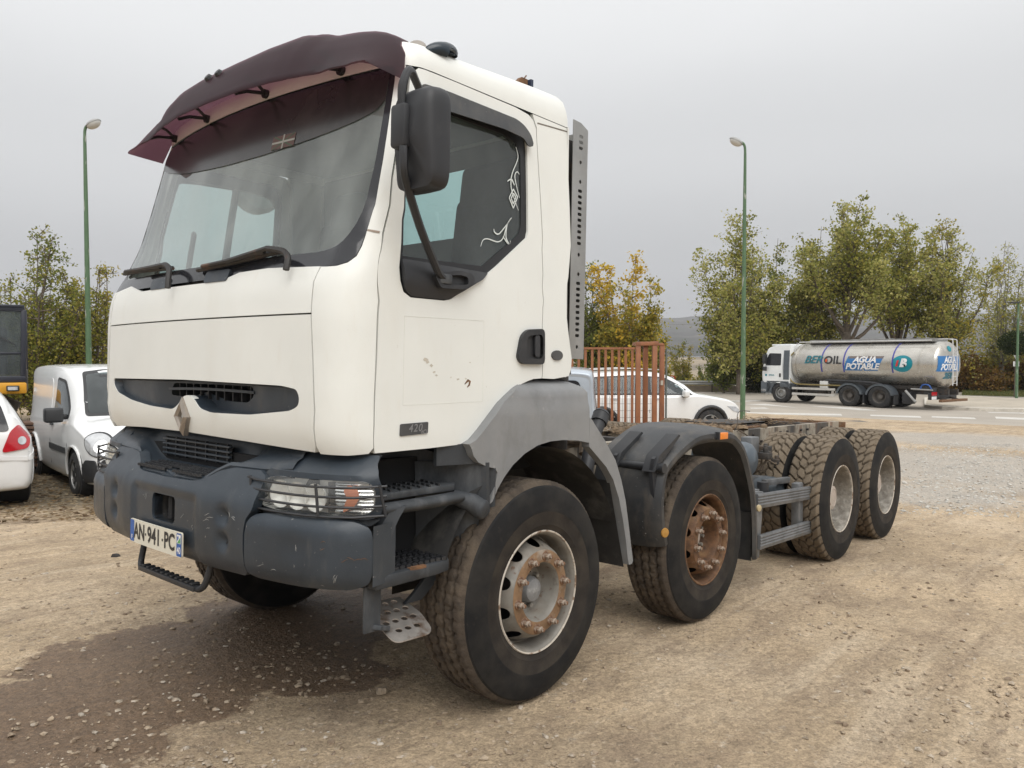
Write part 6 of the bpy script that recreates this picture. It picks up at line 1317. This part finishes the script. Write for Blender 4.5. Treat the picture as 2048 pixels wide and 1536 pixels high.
gi = MB(); gi.grid(lambda i, j: T(-1.120, -.36+.132*i, 1.160+.098*j), 6, 2); gi.build('lower_grille', m_gap, fstep)
for k in range(4): MB().bar(T(-1.128,-.36,1.174+.024*k), T(-1.128,.30,1.174+.024*k), .016, .009).build('grille_slat', m_blue, fstep, bevel=.002)
for k in range(7): MB().bar(T(-1.124,-.33+.1*k,1.162), T(-1.124,-.33+.1*k,1.257), .010, .008, up=(0,1,0)).build('grille_slat', m_dark, fstep)
# hanging foot bar under the bumper
fb = MB(); fb.tube([T(*p) for p in smooth_poly([(-1.22,-.345,.76),(-1.235,-.345,.68),(-1.245,-.342,.63),(-1.255,-.315,.610),(-1.255,-.28,.607)], 4)], .016, 8); fb.tube([T(*p) for p in smooth_poly([(-1.22,.325,.76),(-1.235,.315,.68),(-1.245,.300,.63),(-1.255,.275,.608),(-1.255,.24,.606)], 4)], .016, 8)
fb.bar(T(-1.255,-.30,.610), T(-1.255,.26,.608), .050, .024)
for k in range(11): fb.box(T(-1.255, -.26+.049*k, .626), (.040, .022, .010))
fb.build('foot_bar', m_dark, truck, bevel=.003)

# ---- headlamps with wire guards
HS = lambda v, z, off=0.0: (lambda n: T(ub(v)+.085+n.x*off+.10*max(0, z-1.19)/.08, v+n.y*off, z))(Vector((-1, (ub(v+.01)-ub(v-.01))/.02)).normalized())
sur = [(.664,1.045),(.672,1.11),(.70,1.165),(.735,1.195),(.752,1.262),(1.165,1.268),(1.175,1.235),(1.205,1.195),(1.218,1.13),(1.216,1.04),(1.195,1.018),(1.0,1.012),(.69,1.022)]
lens = rounded([(.690,1.038),(.697,1.10),(.735,1.160),(.80,1.168),(1.18,1.170),(1.200,1.14),(1.198,1.06),(1.18,1.040),(1.06,1.030),(.78,1.026)], .02, 3)
for sg in (1, -1):
    HF = (lambda v, z, off=0.0, sg=sg: (lambda p: (p[0], p[1]*sg, p[2]))(HS(v, z, off)))
    hd = MB().patch(seg(rounded(sur, .015, 2)+[rounded(sur, .015, 2)[0]], .05)[:-1], HF, holes=[lens], step=.04, thick=.05).build('headlamp', m_blue, truck)
    MB().patch(lens, lambda v, z, o, HF=HF: HF(v, z, o+.010+.012*(1-((z-1.1)/.075)**2)), step=.03, thick=0).build('lens', m_clear, hd)
    rfm = MB(); mid = [(.72,1.045),(.73,1.11),(.765,1.152),(1.05,1.158),(1.045,1.040),(.78,1.036)]
    rfm.patch(lens, lambda v, z, o, HF=HF: HF(v, z, -.045-.02*math.cos((v-.92)*14)*math.cos((z-1.1)*18)), step=.022, thick=0)
    rfm.grid(lambda i, j, HF=HF: HF(*lens[i % len(lens)], .004-.05*j), len(lens)+1, 2); rfm.build('reflector', m_refl, hd)
    for k in range(3):
        bw_ = MB().lathe([(.058,.03),(.05,.01),(.035,-.008),(.012,-.02),(.001,-.02)], HF(.80+.095*k, 1.095, -.026), (-.97,-.2*sg,0), 20); bw_.build('lamp_bowl', m_refl, hd)
    MB().bar(HF(1.055,1.035,-.01), HF(1.052,1.163,-.01), .010, .03).build('lamp_divider', m_dark, hd)
    rbs = MB()
    for k in range(9): rbs.tube([HF(1.065+.13*i/5, 1.046+.0135*k, -.018) for i in range(6)], .0065, 6)
    rbs.build('reflector', m_chrome, hd)
    MB().patch(rounded([(1.10,1.04),(1.14,1.07),(1.155,1.10),(1.15,1.135),(1.12,1.155),(1.10,1.13),(1.115,1.10),(1.105,1.07)], .01, 3), HF, step=.02, thick=.004, base=-.006).build('indicator_bulb', mat('orange bulb', (.55,.20,.11), .3), hd)
    gd = MB()
    for k in range(4):
        z = 1.155-.039*k
        gd.tube([HF(v, z+(-.006 if 0 < i < 8 else 0), .03+.030*math.sin(PI*i/8)) for i, v in enumerate(np.linspace(.635-.006*k, 1.222, 9))], .0055, 6)
    for v in (.655, 1.02, 1.208): gd.tube([HF(v+.004*k, 1.160-.124*k/3, .03+.030*math.sin(PI*(v-.635)/.587)) for k in range(4)], .006, 6)
    gd.build('lamp_guard', m_dark, hd)
    rs = MB().bar(HF(.652,1.03,-.03), HF(.662,1.165,-.03), .05, .03); rs.build('lamp_bracket', m_rust, hd)
    hs2 = MB().patch(rounded([(.672,1.018),(.70,.985),(1.0,1.004-.02),(1.19,.99),(1.215,1.015),(1.0,1.01)], .006, 2), HF, step=.05, thick=.03, base=-.012); hs2.build('lamp_skirt', m_step, hd)

# ---- steps on the driver's side (mirrored on the far side)
sp_ = MB()
sp_.grid(lambda i, j: T([-1.02,-.80,-.64,-.58,-.45,-.30][i], [.90,.90,.90,.93,1.06,1.205][i], [.74,.90,1.05,1.14,1.22,1.27][j]-(.0 if i < 4 else (.05*(i-3) if j == 5 else (.03*(i-3) if j == 4 else 0)))), 6, 6)
for z in (1.14, 1.20): sp_.tube([T(-1.0,.915,z), T(-.66,.915,z), T(-.60,.94,z-.005)], .012, 6)
both(sp_, 'step_housing', m_step, truck, sharp=35)
ut = MB(); ut.prism([(-.975,.93),(-.66,.93),(-.56,1.02),(-.475,1.115),(-.52,1.155),(-.975,1.175)], lambda x, y: T(x, y, 1.112), lambda x, y: T(x, y, 1.082)); 
a_, b_ = both(ut, 'step', m_step, truck, bevel=.006)
ts = MB()
for r in range(4):
    for k in range(7): ts.box(T(-.94+.055*k+.012*r, 1.14-.045*r, 1.115), (.008, .036, .012), Matrix.Rotation(-.35, 3, 'Z'))
tag(both(ts, 'tread_studs', m_dark, a_, right=False)[0], kind='stuff')
rl = MB()
rl.slab(lambda i, j: T(lerp(-.955, -.50, i/12), 1.185+.02*math.sin(PI*j/5)+.012*math.sin(PI*i/12), lerp(1.072, 1.078, i/12)-.048*j/5), 13, 6, (0, .03, 0))
rl.slab(lambda i, j: T([-.93,-.965,-.985,-1.0,-1.01,-1.012,-1.012][i]+.035*j, 1.20-.002*i+.01*j, [1.045,1.0,.965,.92,.87,.81,.75][i]+.008*j), 7, 3, (0, .04, 0))
both(rl, 'step_rail', m_step, truck, sharp=50)
cy = MB(); cy.tube([T(-.52,1.14,1.055), T(-.44,1.19,1.02), T(-.413,1.215,.995)], [.03,.045,.047], 18); cy.tube([T(-.413,1.215,.995), T(-.408,1.235,.992), T(-.406,1.242,.991)], [.047,.045,.036], 18); both(cy, 'step_bumper_stop', m_step, truck, sharp=50)
sideflap = MB().slab(lambda i, j: T(lerp(-.565, -.345, i/6)-.02*(j/8), lerp(.96, 1.205, i/6), lerp(.73, 1.20, j/8)), 7, 9, (.02, 0, 0)); both(sideflap, 'step_end_panel', m_step, truck)
ls = MB(); ls.prism([(-1.015,.92),(-.64,.92),(-.57,1.02),(-.525,1.12),(-.575,1.185),(-.66,1.205),(-1.015,1.222)], lambda x, y: T(x, y, .790), lambda x, y: T(x, y, .735)); lo_, _ = both(ls, 'step', m_step, truck, bevel=.010)
tg = MB()
for r in range(7):
    for k in range(12):
        u = -.985+.034*k; v = 1.185-.037*r
        if u > -.56-.9*max(0, 1.03-v): continue
        tg.box(T(u+.008*(r % 2), v, .796), (.024, .010, .014)); tg.box(T(u+.008*(r % 2)+.012, v-.012, .796), (.006, .026, .012))
tag(tg.build('tread_studs', m_dark, lo_), kind='stuff')
MB().box(T(-.78, 1.196, .787), (.09, .03, .012)).build('rusty_patch', m_rust, lo_)
# perforated foot plate hanging below the steps
ft = MB(); holes_ = []
for r, n in ((.055,3),(.11,4),(.165,4),(.215,3)):
    for k in range(n): holes_.append(ellipse(-.055+.048*k+(0 if n == 4 else .024)-.015, r-.135, .0165, .013, 10))
ft.patch(rounded([(-.115,-.14,.04),(.095,-.145,.05),(.12,-.02,.02),(.10,.105,.03),(-.105,.105,.03)], .03, 4), lambda x, y, o: T(-.79+x*1.05, 1.085-y*.95, .560+y*.42+o), holes=holes_, step=.05, thick=.004)
fplate = ft.build('foot_plate', mat('bare scratched steel', (.42,.39,.36), .4, metal=.6, var=.2, vscale=15, layers=[((.14,.075,.04), 12, .52, .66, .8)]), truck)
MB().slab(lambda i, j: T(-1.03+.085*i, 1.17, [.745,.66,.60,.555][j]), 2, 4, (0, .012, 0)).bar(T(-.985,1.17,.575), T(-.90,1.13,.545), .07, .02).build('foot_plate_hanger', m_step, truck, bevel=.003)
MB().slab(lambda i, j: T([-.53,-.59,-.66,-.71][j]+.10*i, 1.05, [.74,.68,.62,.585][j]), 2, 4, (0, .02, 0)).build('foot_plate_hanger', m_step, truck, bevel=.003)

# ---- grey front wheel arch
arch = [(-.333,1.005),(-.300,1.09),(-.285,1.146),(-.300,1.168),(-.36,1.182),(-.415,1.205),(-.445,1.235),(-.46,1.270),(-.475,1.290),(-.433,1.306),(-.377,1.352),(-.242,1.474),(-.18,1.515),(-.134,1.543),(-.085,1.564),(-.02,1.580),(.28,1.584),(.36,1.575),(.41,1.555),(.440,1.520),(.447,1.40),(.449,1.249),(.35,1.266),(.214,1.276),(.11,1.274),(.01,1.260),(-.09,1.225),(-.178,1.175),(-.235,1.125),(-.282,1.070),(-.315,1.015)]
def AR(u, z, off=0):
    v = 1.205-.02*max(0, (-u-.2))-.10*sstep(z, 1.50, 1.60)**2-.012*sstep(z, 1.42, 1.50)
    return T(u, v+off, z)
both(MB().patch(seg(arch+[arch[0]], .05)[:-1], AR, step=.034, thick=.06), 'wheel_arch', m_arch, truck, sharp=45)
both(MB().slab(lambda i, j: T(lerp(-.60,-.36,i/5), lerp(1.10,1.165,i/5), lerp(1.195+.0*i,1.288,j/3)-.010*(5-i)*(1-j/3)*0), 6, 4, (0,-.02,0)), 'arch_pocket', m_step, truck)
tp = MB().grid(lambda i, j: T(lerp(-.05, .44, i/8), lerp(1.115, .75, j/3), [1.575,1.588,1.59,1.59,1.59,1.59,1.588,1.57,1.53][i]), 9, 4); both(tp, 'wheel_arch', m_arch, truck)
st_o = [(.452,1.385),(.475,1.372),(.509,1.338),(.60,1.255),(.713,1.135),(.775,1.02),(.824,.897),(.868,.73),(.895,.62),(.918,.535),(.905,.518),(.875,.518)]; st_i = [(.860,.56),(.838,.66),(.802,.785),(.755,.915),(.691,1.030),(.62,1.105),(.539,1.165),(.452,1.228)]
STF = lambda u, z, off=0: T(u, 1.203+off, z)
both(MB().patch(seg(st_o+st_i+[st_o[0]], .06)[:-1], STF, step=.05, thick=.05), 'arch_rear_lip', m_arch, truck)
lin = MB(); angs = [R_(a) for a in range(20, 165, 8)]
lin.grid(lambda i, j: T(.06+.70*math.cos(angs[i]), 1.19-.55*j, .547+.70*math.sin(angs[i])), len(angs), 2)
lin.grid(lambda i, j: T(lerp(.70,.87, (i/5)), 1.17-.45*j, lerp(1.02,.50, i/5)), 6, 2); lin.grid(lambda i, j: T(-.45+.26*i, .66, .5+.5*j), 6, 3)
both(lin, 'arch_liner', mat('dusty arch liner', (.028,.027,.026), .8, var=.3, vscale=6, layers=[((.13,.12,.105), 6, .5, .75, .7)]), truck)
fn2 = MB(); fn2.tube([T(.72,.98,1.0), T(.80,.96,1.15), T(.90,.93,1.28), T(.955,.92,1.335)], .042, 14); fn2.tube([T(.945,.92,1.325), T(.985,.912,1.37)], .052, 16); fn2.tube([T(.985,.912,1.37), T(1.0,.909,1.385)], [.054,.044], 16); fn2.tube([T(1.0,.909,1.385),T(1.004,.908,1.389)], [.025,.022], 12); fn2.build('filler_neck', m_dark, truck, sharp=40)

# ---- second-axle mudguard
prf = [(1.203,.588),(1.165,.70),(1.148,.80),(1.148,.90),(1.185,1.046),(1.27,1.11),(1.365,1.158),(1.557,1.226),(1.70,1.243),(1.835,1.246),(2.0,1.238),(2.15,1.215),(2.307,1.115),(2.41,.96),(2.492,.797),(2.53,.65),(2.551,.495),(2.562,.29)]
prf = smooth_poly(prf, 2)
crs = [(1.232,-.055),(1.252,-.03),(1.250,-.004),(1.225,.014),(1.17,.030),(1.08,.042),(.95,.05),(.84,.05),(.78,.048)]
def mgp(i, j):
    u, z = prf[i]; a = prf[max(i-1, 0)]; b = prf[min(i+1, len(prf)-1)]; d = Vector((b[0]-a[0], b[1]-a[1])).normalized(); n = Vector((-d.y, d.x)); v, o = crs[j]
    return T(u+n.x*o, v, z+n.y*o)
mgb = MB().slab(mgp, len(prf), len(crs), (.004, .003, -.008)); mg, mg2 = both(mgb, 'mudguard', m_guard, truck, sharp=40)
for mgx, sg in ((mg, 1), (mg2, -1)):
    FL = lambda u, v, z, sg=sg: T(u, v*sg, z)
    MB().box(FL(1.93,1.255,1.222), (.12,.03,.045)).build('side_marker', m_orange, mgx, bevel=.005)
    MB().box(FL(1.86,1.255,1.226), (.02,.03,.05)).build('side_marker', m_dark, mgx)
    MB().lathe([(.030,0),(.028,.008),(.001,.012)], FL(1.19,1.252,.668), (-.3,-sg,0), 16).build('side_marker', mat('small amber lamp', (.36,.19,.04), .5), mgx)
    MB().lathe([(.026,0),(.024,.012),(.001,.016)], FL(2.555,1.25,.66), (-.2,-sg,0), 14).build('side_marker', mat('cracked clear lamp', (.45,.37,.22), .4), mgx)
    br = MB()
    for v in (1.20, .93):
        br.prism([(1.170,.80),(1.128,1.03),(1.15,1.105),(1.20,1.135),(1.42,1.235),(1.40,1.20),(1.25,1.115),(1.205,1.04)], lambda x, y, v=v: FL(x-.03, v+.012, y+.012), lambda x, y, v=v: FL(x-.03, v-.012, y+.012))
        br.prism([(1.115,1.03),(1.165,1.125),(1.40,1.245),(1.42,1.235)], lambda x, y, v=v: FL(x-.02, v+.03, y+.01), lambda x, y, v=v: FL(x-.02, v-.06, y+.01))
    br.tube([FL(1.150,.72,1.062), FL(1.150,1.225,1.062)], .025, 12); br.tube([FL(1.150,1.225,1.062), FL(1.150,1.265,1.062)], .030, 12)
    br.build('mudguard_bracket', m_dark, mgx)
    MB().slab(lambda i, j, FL=FL: FL(2.545+.02*j*.2, lerp(1.20,.84, i/2), lerp(.62,.26, j/3)), 3, 4, (.012, 0, 0)).build('mud_flap', m_guard, mgx)

# ---- wheels
RT = .557
def flat(vs, R):
    return [(x, y, max(z, -R+.013)) if z > -R-.02 else (x, y, z) for x, y, z in vs]
def tyre_mesh(name, kind, R):
    m = MB(); tm = m_tread if kind == 'road' else m_tread2
    side = [(.290,-.012),(.300,.000),(.318,.006),(.330,.0125),(.336,.0125),(.345,.0145),(.395,.019),(.402,.0205),(.410,.0195),(.45,.019),(.485,.012),(.515,.002),(R-.024,-.006)]
    ou = MB().lathe(side, n=96); m.v += flat(ou.v, R); m.f += ou.f; m.m += [2 if k//96 < 6 else 0 for k in range(len(ou.f))]
    inn = [(r, -.30-h) for r, h in reversed(side)]
    k = len(m.v); iu = MB().lathe(inn, n=96); m.v += flat(iu.v, R); m.f += [tuple(a+k for a in f) for f in iu.f]; m.m += [0]*len(iu.f)
    n, w = (360, 45) if kind == 'road' else (456, 57)
    tri = lambda x: abs((x % 1)*2-1)*2-1
    def gr(t, x):
        if kind == 'road':
            d = 0
            for k, x0 in enumerate((-.60,-.20,.20,.60)):
                d = max(d, 1-sstep(abs(x-x0-.045*tri(t*54+k*.5)), .036, .075))
            if abs(x) > .86: d = max(d, .6*(1-sstep(abs(((t*120) % 1)-.5), .06, .2)))
            d = max(d, .25*(1-sstep(abs(((t*60+.3*x) % 1)-.5), .05, .14)))
            return d
        a = abs(x); sd = 1 if x > 0 else 0; N = 36
        d = 1-sstep(abs(x-.10*tri(t*N)), .028, .062)
        xm = .46+.07*tri(t*N+.25+.5*sd)
        d = max(d, 1-sstep(abs(a-xm), .022, .055))
        if a < xm: ph = (t*N+.9*a+.5*sd) % 1
        else: ph = (t*N+.9*a+.34*(a-.46)+.5+.5*sd) % 1
        d = max(d, 1-sstep(abs(ph-.5), .055, .115))
        return d
    gd = .019 if kind == 'road' else .021
    k = len(m.v); vs = []
    for i in range(n):
        th = 2*PI*i/n
        for j in range(w+1):
            x = -1+2*j/w; e = max(0, abs(x)-.86)/.14
            r = R-.024*e**2-gd*gr(i/n, x)*(1 if abs(x) < .97 else (.75 if kind != 'road' else 0)); y = .012+(.276)*(x+1)/2
            if j == 0: y = .006
            if j == w: y = .294
            vs.append((r*math.cos(th), y, r*math.sin(th)))
    m.v += flat(vs, R)
    for i in range(n):
        for j in range(w):
            m.f.append((k+i*(w+1)+j, k+((i+1) % n)*(w+1)+j, k+((i+1) % n)*(w+1)+j+1, k+i*(w+1)+j+1)); m.m.append(1)
    return m.mesh(name, [m_rub, tm, m_rubin], sharp=28)
ty_road = tyre_mesh('tyre', 'road', .546); ty_off = tyre_mesh('tyre', 'off', .564)
DISC = [(.0,-.10),(.09,-.098),(.118,-.085),(.130,-.06),(.137,-.025),(.141,.002),(.147,.009),(.205,.008),(.214,.001),(.223,-.014),(.236,-.045),(.250,-.080),(.262,-.102)]
def dh(r): return float(np.interp(r, [p[0] for p in DISC], [p[1] for p in DISC]))
def polar(a, r, off=0):
    t = a/.24; h = dh(r)+off; return (r*math.cos(t), -h, r*math.sin(t))
def front_rim(m_r, m_l):
    b = MB(); hol = [ellipse((k+.5)*2*PI/10*.24, .2375, .034, .020, 16) for k in range(10)]
    b.patch([(0,.204),(2*PI*.24,.204),(2*PI*.24,.262),(0,.262)], polar, holes=hol, step=.025, thick=.006)
    b.lathe([(r, h) for r, h in DISC if r <= .206], n=64)
    b.lathe([(.2925,.000),(.284,-.006),(.278,-.02),(.274,-.06),(.268,-.10),(.262,-.104)], n=64)
    return b.mesh('rim', m_r, sharp=35), MB().lathe([(.2915,-.006),(.2935,.004),(.299,.006),(.3025,.001),(.301,-.008)], n=72).mesh('rim_lip', m_l)
def nut_mesh(m_): return MB().lathe([(.024,0),(.024,.006),(.0165,.008)], n=14).lathe([(.0165,.006),(.0165,.030),(.013,.033)], n=6).lathe([(.013,.033),(.010,.034),(.010,.046),(.001,.047)], n=10).mesh('wheel_nut', m_, sharp=30)
m_nut = mat('rusty wheel nut', (.17,.09,.05), .7, var=.35, vscale=40, layers=[((.40,.35,.29), 30, .5, .62, .8)])
nutm = nut_mesh(m_nut)
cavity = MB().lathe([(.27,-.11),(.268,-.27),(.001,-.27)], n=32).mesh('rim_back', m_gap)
frim = front_rim(m_rim, m_lip); rrim = front_rim(m_rustrim, m_rust)
rust_ring = mat('rust stained nut ring', (.21,.125,.065), .75, var=.3, vscale=12, layers=[((.30,.265,.22), 8, .52, .64, .8), ((.09,.045,.022), 14, .55, .75, .7)], bump=.1, bscale=80)
def wheel(u, v, kind, sg=1, R=RT):
    w = empty('wheel', T(u, sg*v, R-.012), (0, 0, 0 if sg > 0 else PI), truck)
    return w
m_hubd = mat('grey hub cap', (.20,.20,.20), .5, var=.2, vscale=25, layers=[((.4,.4,.38), 18, .55, .7, .6)])
for sg in (1, -1):
    for u, rims in ((0, frim), (1.770, rrim)):
        w = wheel(u, 1.24, 'f', sg, .553); link('tyre', ty_road, w); r = link('rim', rims[0], w); link('rim', rims[1], w); link('rim', cavity, w)
        if rims is frim: link('rim', MB().lathe([(.146,.0100),(.150,.0108),(.203,.0098),(.207,.0076)], n=64).mesh('nut_ring', rust_ring), w)
        for k in range(10):
            a = 2*PI*(k+.25)/10; link('wheel_nut', nutm, w, (.1765*math.cos(a), -.0095, .1765*math.sin(a)))
        if rims is frim: link('hub', MB().lathe([(.067,-.095),(.066,-.06),(.055,-.035),(.030,-.026),(.001,-.024)], n=28).mesh('hub', m_hubd), w)
        else: link('hub', MB().lathe([(.05,-.095),(.048,-.075),(.036,-.070),(.001,-.069)], n=20).mesh('hub', m_hub), w)
        hb = MB()
        for k in range(10):
            a = 2*PI*k/10; c_ = Vector((.093*math.cos(a), .098, .093*math.sin(a))); hb.cyl(c_, c_+Vector((0,-.026,0)), .012, n=6)
        link('hub', hb.mesh('hub_bolts', m_rrim), w)
    for u in (4.271, 5.636):
        w = wheel(u, 1.285, 'r', sg, .564); link('tyre', ty_off, w)
        b = MB(); b.lathe([(.2925,.0),(.284,-.006),(.277,-.03),(.270,-.10),(.258,-.165),(.247,-.185),(.22,-.190),(.12,-.192),(.112,-.18),(.112,-.10),(.105,-.088)], n=56); link('rim', b.mesh('rim', m_rrim, sharp=35), w)
        link('rim', frim[1] if sg > 0 else frim[1], w)
        link('hub', MB().lathe([(.108,-.09),(.106,-.078),(.088,-.072),(.080,-.070),(.078,-.074),(.001,-.073)], n=32).mesh('hub', m_hub), w)
        nb = MB()
        for k in range(10):
            a = 2*PI*k/10; c_ = Vector((.1765*math.cos(a), .190, .1765*math.sin(a))); nb.cyl(c_, c_+Vector((0,-.04,0)), .017, n=6)
        link('wheel_nuts', nb.mesh('wheel_nuts', m_rrim), w)
        w2 = wheel(u, 1.285-.345, 'r', sg, .564); link('tyre', ty_off, w2, (0,.3,0), (0,0,PI))
# axles, engine mass, chassis
for u, R in ((0, .55), (1.77, .55), (4.271, .555), (5.636, .555)):
    a = MB(); a.cyl(T(u,-.98,R), T(u,.98,R), .09, n=14); a.lathe([(.09,-.25),(.2,-.12),(.24,0),(.2,.12),(.09,.25)], T(u,0,R), (0,1,0), 18); a.build('axle', m_iron, truck)
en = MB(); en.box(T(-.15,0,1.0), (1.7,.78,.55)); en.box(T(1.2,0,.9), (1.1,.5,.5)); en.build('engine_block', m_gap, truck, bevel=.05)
for vv in (.43, -.43):
    r_ = MB(); r_.prism([(0,-.125),(.075,-.125),(.075,-.113),(.011,-.113),(.011,.113),(.075,.113),(.075,.125),(0,.125)], lambda x, y, vv=vv: T(.45, vv-math.copysign(x, vv), 1.0+y), lambda x, y, vv=vv: T(6.74, vv-math.copysign(x, vv), 1.0+y)); r_.build('chassis_rail', m_rail, truck)
for u in (1.5, 2.6, 3.5, 4.95, 6.60): MB().box(T(u,0,1.0), (.10,.84,.19)).build('cross_member', m_iron, truck, bevel=.01)
bolts = MB(); random.seed(8)
for k in range(46):
    u = 2.4+k*.094; z = random.choice((.93,1.0,1.07)); bolts.cyl(T(u,.432,z), T(u,.452,z), .014, n=6)
bolts.build('rail_bolts', m_iron, truck)
# clutter lying on the frame: plates, hoses, cable
MB().box(T(3.9,.05,1.135), (1.6,.62,.012)).build('deck_plate', m_rust, truck)
for u, v, L in ((4.55,.02,.75),):
    q = MB(); q.box(T(u,v,1.165), (L,.52,.018)); q.box(T(u,v+.25,1.14), (L,.02,.06)); q.build('deck_plate', m_iron, truck)
m_hose = mat('brown perished hose', (.10,.075,.052), .8, var=.35, vscale=12, layers=[((.20,.155,.11), 8, .5, .7, .7)])
random.seed(12)
for k in range(9):
    u0 = .72+.04*k; v0 = random.uniform(.35,.75); z0 = random.uniform(1.14,1.28)
    hs_ = MB().tube(smooth_poly([T(u0, v0, z0-.12), T(u0+.1, v0-.05, z0), T(u0+.3+random.uniform(0,.2), v0-.15+random.uniform(-.1,.1), z0+random.uniform(-.03,.05)), T(u0+.55, v0-.3, z0-.02), T(u0+.75, v0-.45, z0-.1)], 5), random.uniform(.016,.034), 7); hs_.build('hose', m_hose, truck)
for k in range(5):
    cx_ = 1.15+.02*k
    MB().tube([T(cx_+.23*math.cos(t*PI/10)+.03*math.sin(3*t), .45+.17*math.sin(t*PI/10), 1.19+.022*k+.012*math.sin(t)) for t in range(21)], .018, 6, caps=False).build('hose', m_hose, truck)
MB().tube(smooth_poly([T(3.9,.42,1.12), T(3.92,.44,1.19), T(4.0,.40,1.27), T(4.2,.34,1.30), T(4.5,.30,1.29)], 5), .004, 5).build('cable', m_iron, truck)
MB().tube(smooth_poly([T(3.9,.42,1.15), T(4.0,.47,1.10), T(4.15,.50,1.03), T(4.3,.52,.98)], 5), .007, 5).build('cable', m_hose, truck)
# air tanks, valves, side guard
tk = MB(); tk.lathe([(.001,-.40),(.09,-.385),(.135,-.35),(.15,-.30),(.152,.22),(.140,.265),(.10,.298),(.001,.315)], T(3.20,.62,.935), (0,-1,0), 30)
tk.build('air_tank', m_tank, truck, sharp=50)
tk2 = MB().lathe([(.001,-.40),(.09,-.385),(.12,-.35),(.125,-.30),(.125,.22),(.10,.285),(.001,.31)], T(3.72,.66,.63), (0,-1,0), 24); tk2.build('air_tank', m_tank, truck, sharp=50)
tk3 = MB().lathe([(.001,-.3),(.09,-.28),(.11,-.22),(.11,.16),(.001,.25)], T(2.95,.76,.70), (0,-1,0), 22); tk3.build('air_tank', m_tank, truck, sharp=50)
fr = MB(); fr.bar(T(3.35,.95,.745), T(3.95,1.02,.735), .05, .05); fr.bar(T(3.35,.45,.73), T(3.95,.98,.73), .04, .05); fr.build('tank_bracket', m_bar, truck, bevel=.004)
random.seed(5)
for k in range(9):
    vl = MB(); c_ = T(random.uniform(3.45,3.85), random.uniform(.55,.9), random.uniform(.80,1.02)); vl.box(c_, [random.uniform(.04,.10) for _ in range(3)]); vl.cyl((c_[0],c_[1],c_[2]+.01), (c_[0], c_[1], c_[2]+.07), .02, n=8); vl.build('brake_valve', m_iron, truck, bevel=.006)
for k in range(4): MB().tube(smooth_poly([T(3.3+.1*k,.6,1.05), T(3.45+.1*k,.72+.05*k,1.02-.05*k), T(3.55+.1*k,.8,.9), T(3.6+.05*k,.75,.80)], 5), .008, 5).build('hose', m_hose, truck)
MB().box(T(3.44,.78,1.03), (.16,.10,.17)).build('valve_box', m_bar, truck, bevel=.01)
for z0, z1, u0, u1 in ((.690,.642,2.66,3.905),(.372,.352,2.72,3.83)):
    g_ = MB()
    g_.prism([(0,-.055),(.020,-.055),(.026,-.028),(.020,-.018),(.026,-.006),(.020,.004),(.026,.016),(.020,.026),(.026,.038),(.020,.055),(0,.055)], lambda x, y, u0=u0, z0=z0: T(u0, 1.18+x, z0+y), lambda x, y, u1=u1, z1=z1: T(u1, 1.18+x, z1+y)); g_.build('side_guard_rail', m_bar, truck, sharp=20)
for u0, u1, z0, z1, vv in ((2.76,2.70,.755,.25,1.14),(3.62,3.64,.74,.28,1.13)):
    p_ = MB(); p_.bar(T(u0,vv,z0), T(u1,vv,z1), .15 if u0 < 3 else .10, .07, up=(0,1,0)); p_.build('side_guard_post', m_bar, truck, bevel=.012)
MB().bar(T(2.76,.5,.74), T(2.76,1.15,.74), .08, .05).build('side_guard_post', m_bar, truck)
MB().tube([T(2.98,1.10,.70), T(2.98,1.10,.80)], .045, 14).build('guard_plug', m_dark, truck)
# straw and dirt on the frame
deb = MB(); random.seed(21)
for k in range(900):
    u = random.choice((random.gauss(3.5,.5), random.uniform(2.4,6.0), random.gauss(1.0,.15))); v = random.gauss(.12,.22); z = 1.143+abs(random.gauss(0,.022))
    if abs(v) > .48: continue
    a = random.uniform(0, PI); L = random.uniform(.02,.09); d = Vector((math.cos(a)*L, math.sin(a)*L, random.uniform(-.02,.025)))
    c_ = Vector(T(u, v, z)); deb.bar(c_-d/2, c_+d/2, .006, .004)
for k in range(120):
    u = random.gauss(3.6,.6); v = random.gauss(.1,.2); c_ = Vector(T(u, v, 1.142)); r = random.uniform(.02,.06)
    if abs(v) < .45: deb.lathe([(r,-.01),(r*.8,r*.35),(r*.3,r*.6),(.001,r*.62)], c_, (random.uniform(-.3,.3),random.uniform(-.3,.3),1), 6)
tag(deb.build('straw_debris', m_straw, truck, recalc=False, smooth=False), kind='stuff')
MB().box(T(6.76,0,.99), (.03,1.0,.26)).build('end_beam', m_rust, truck, bevel=.005)
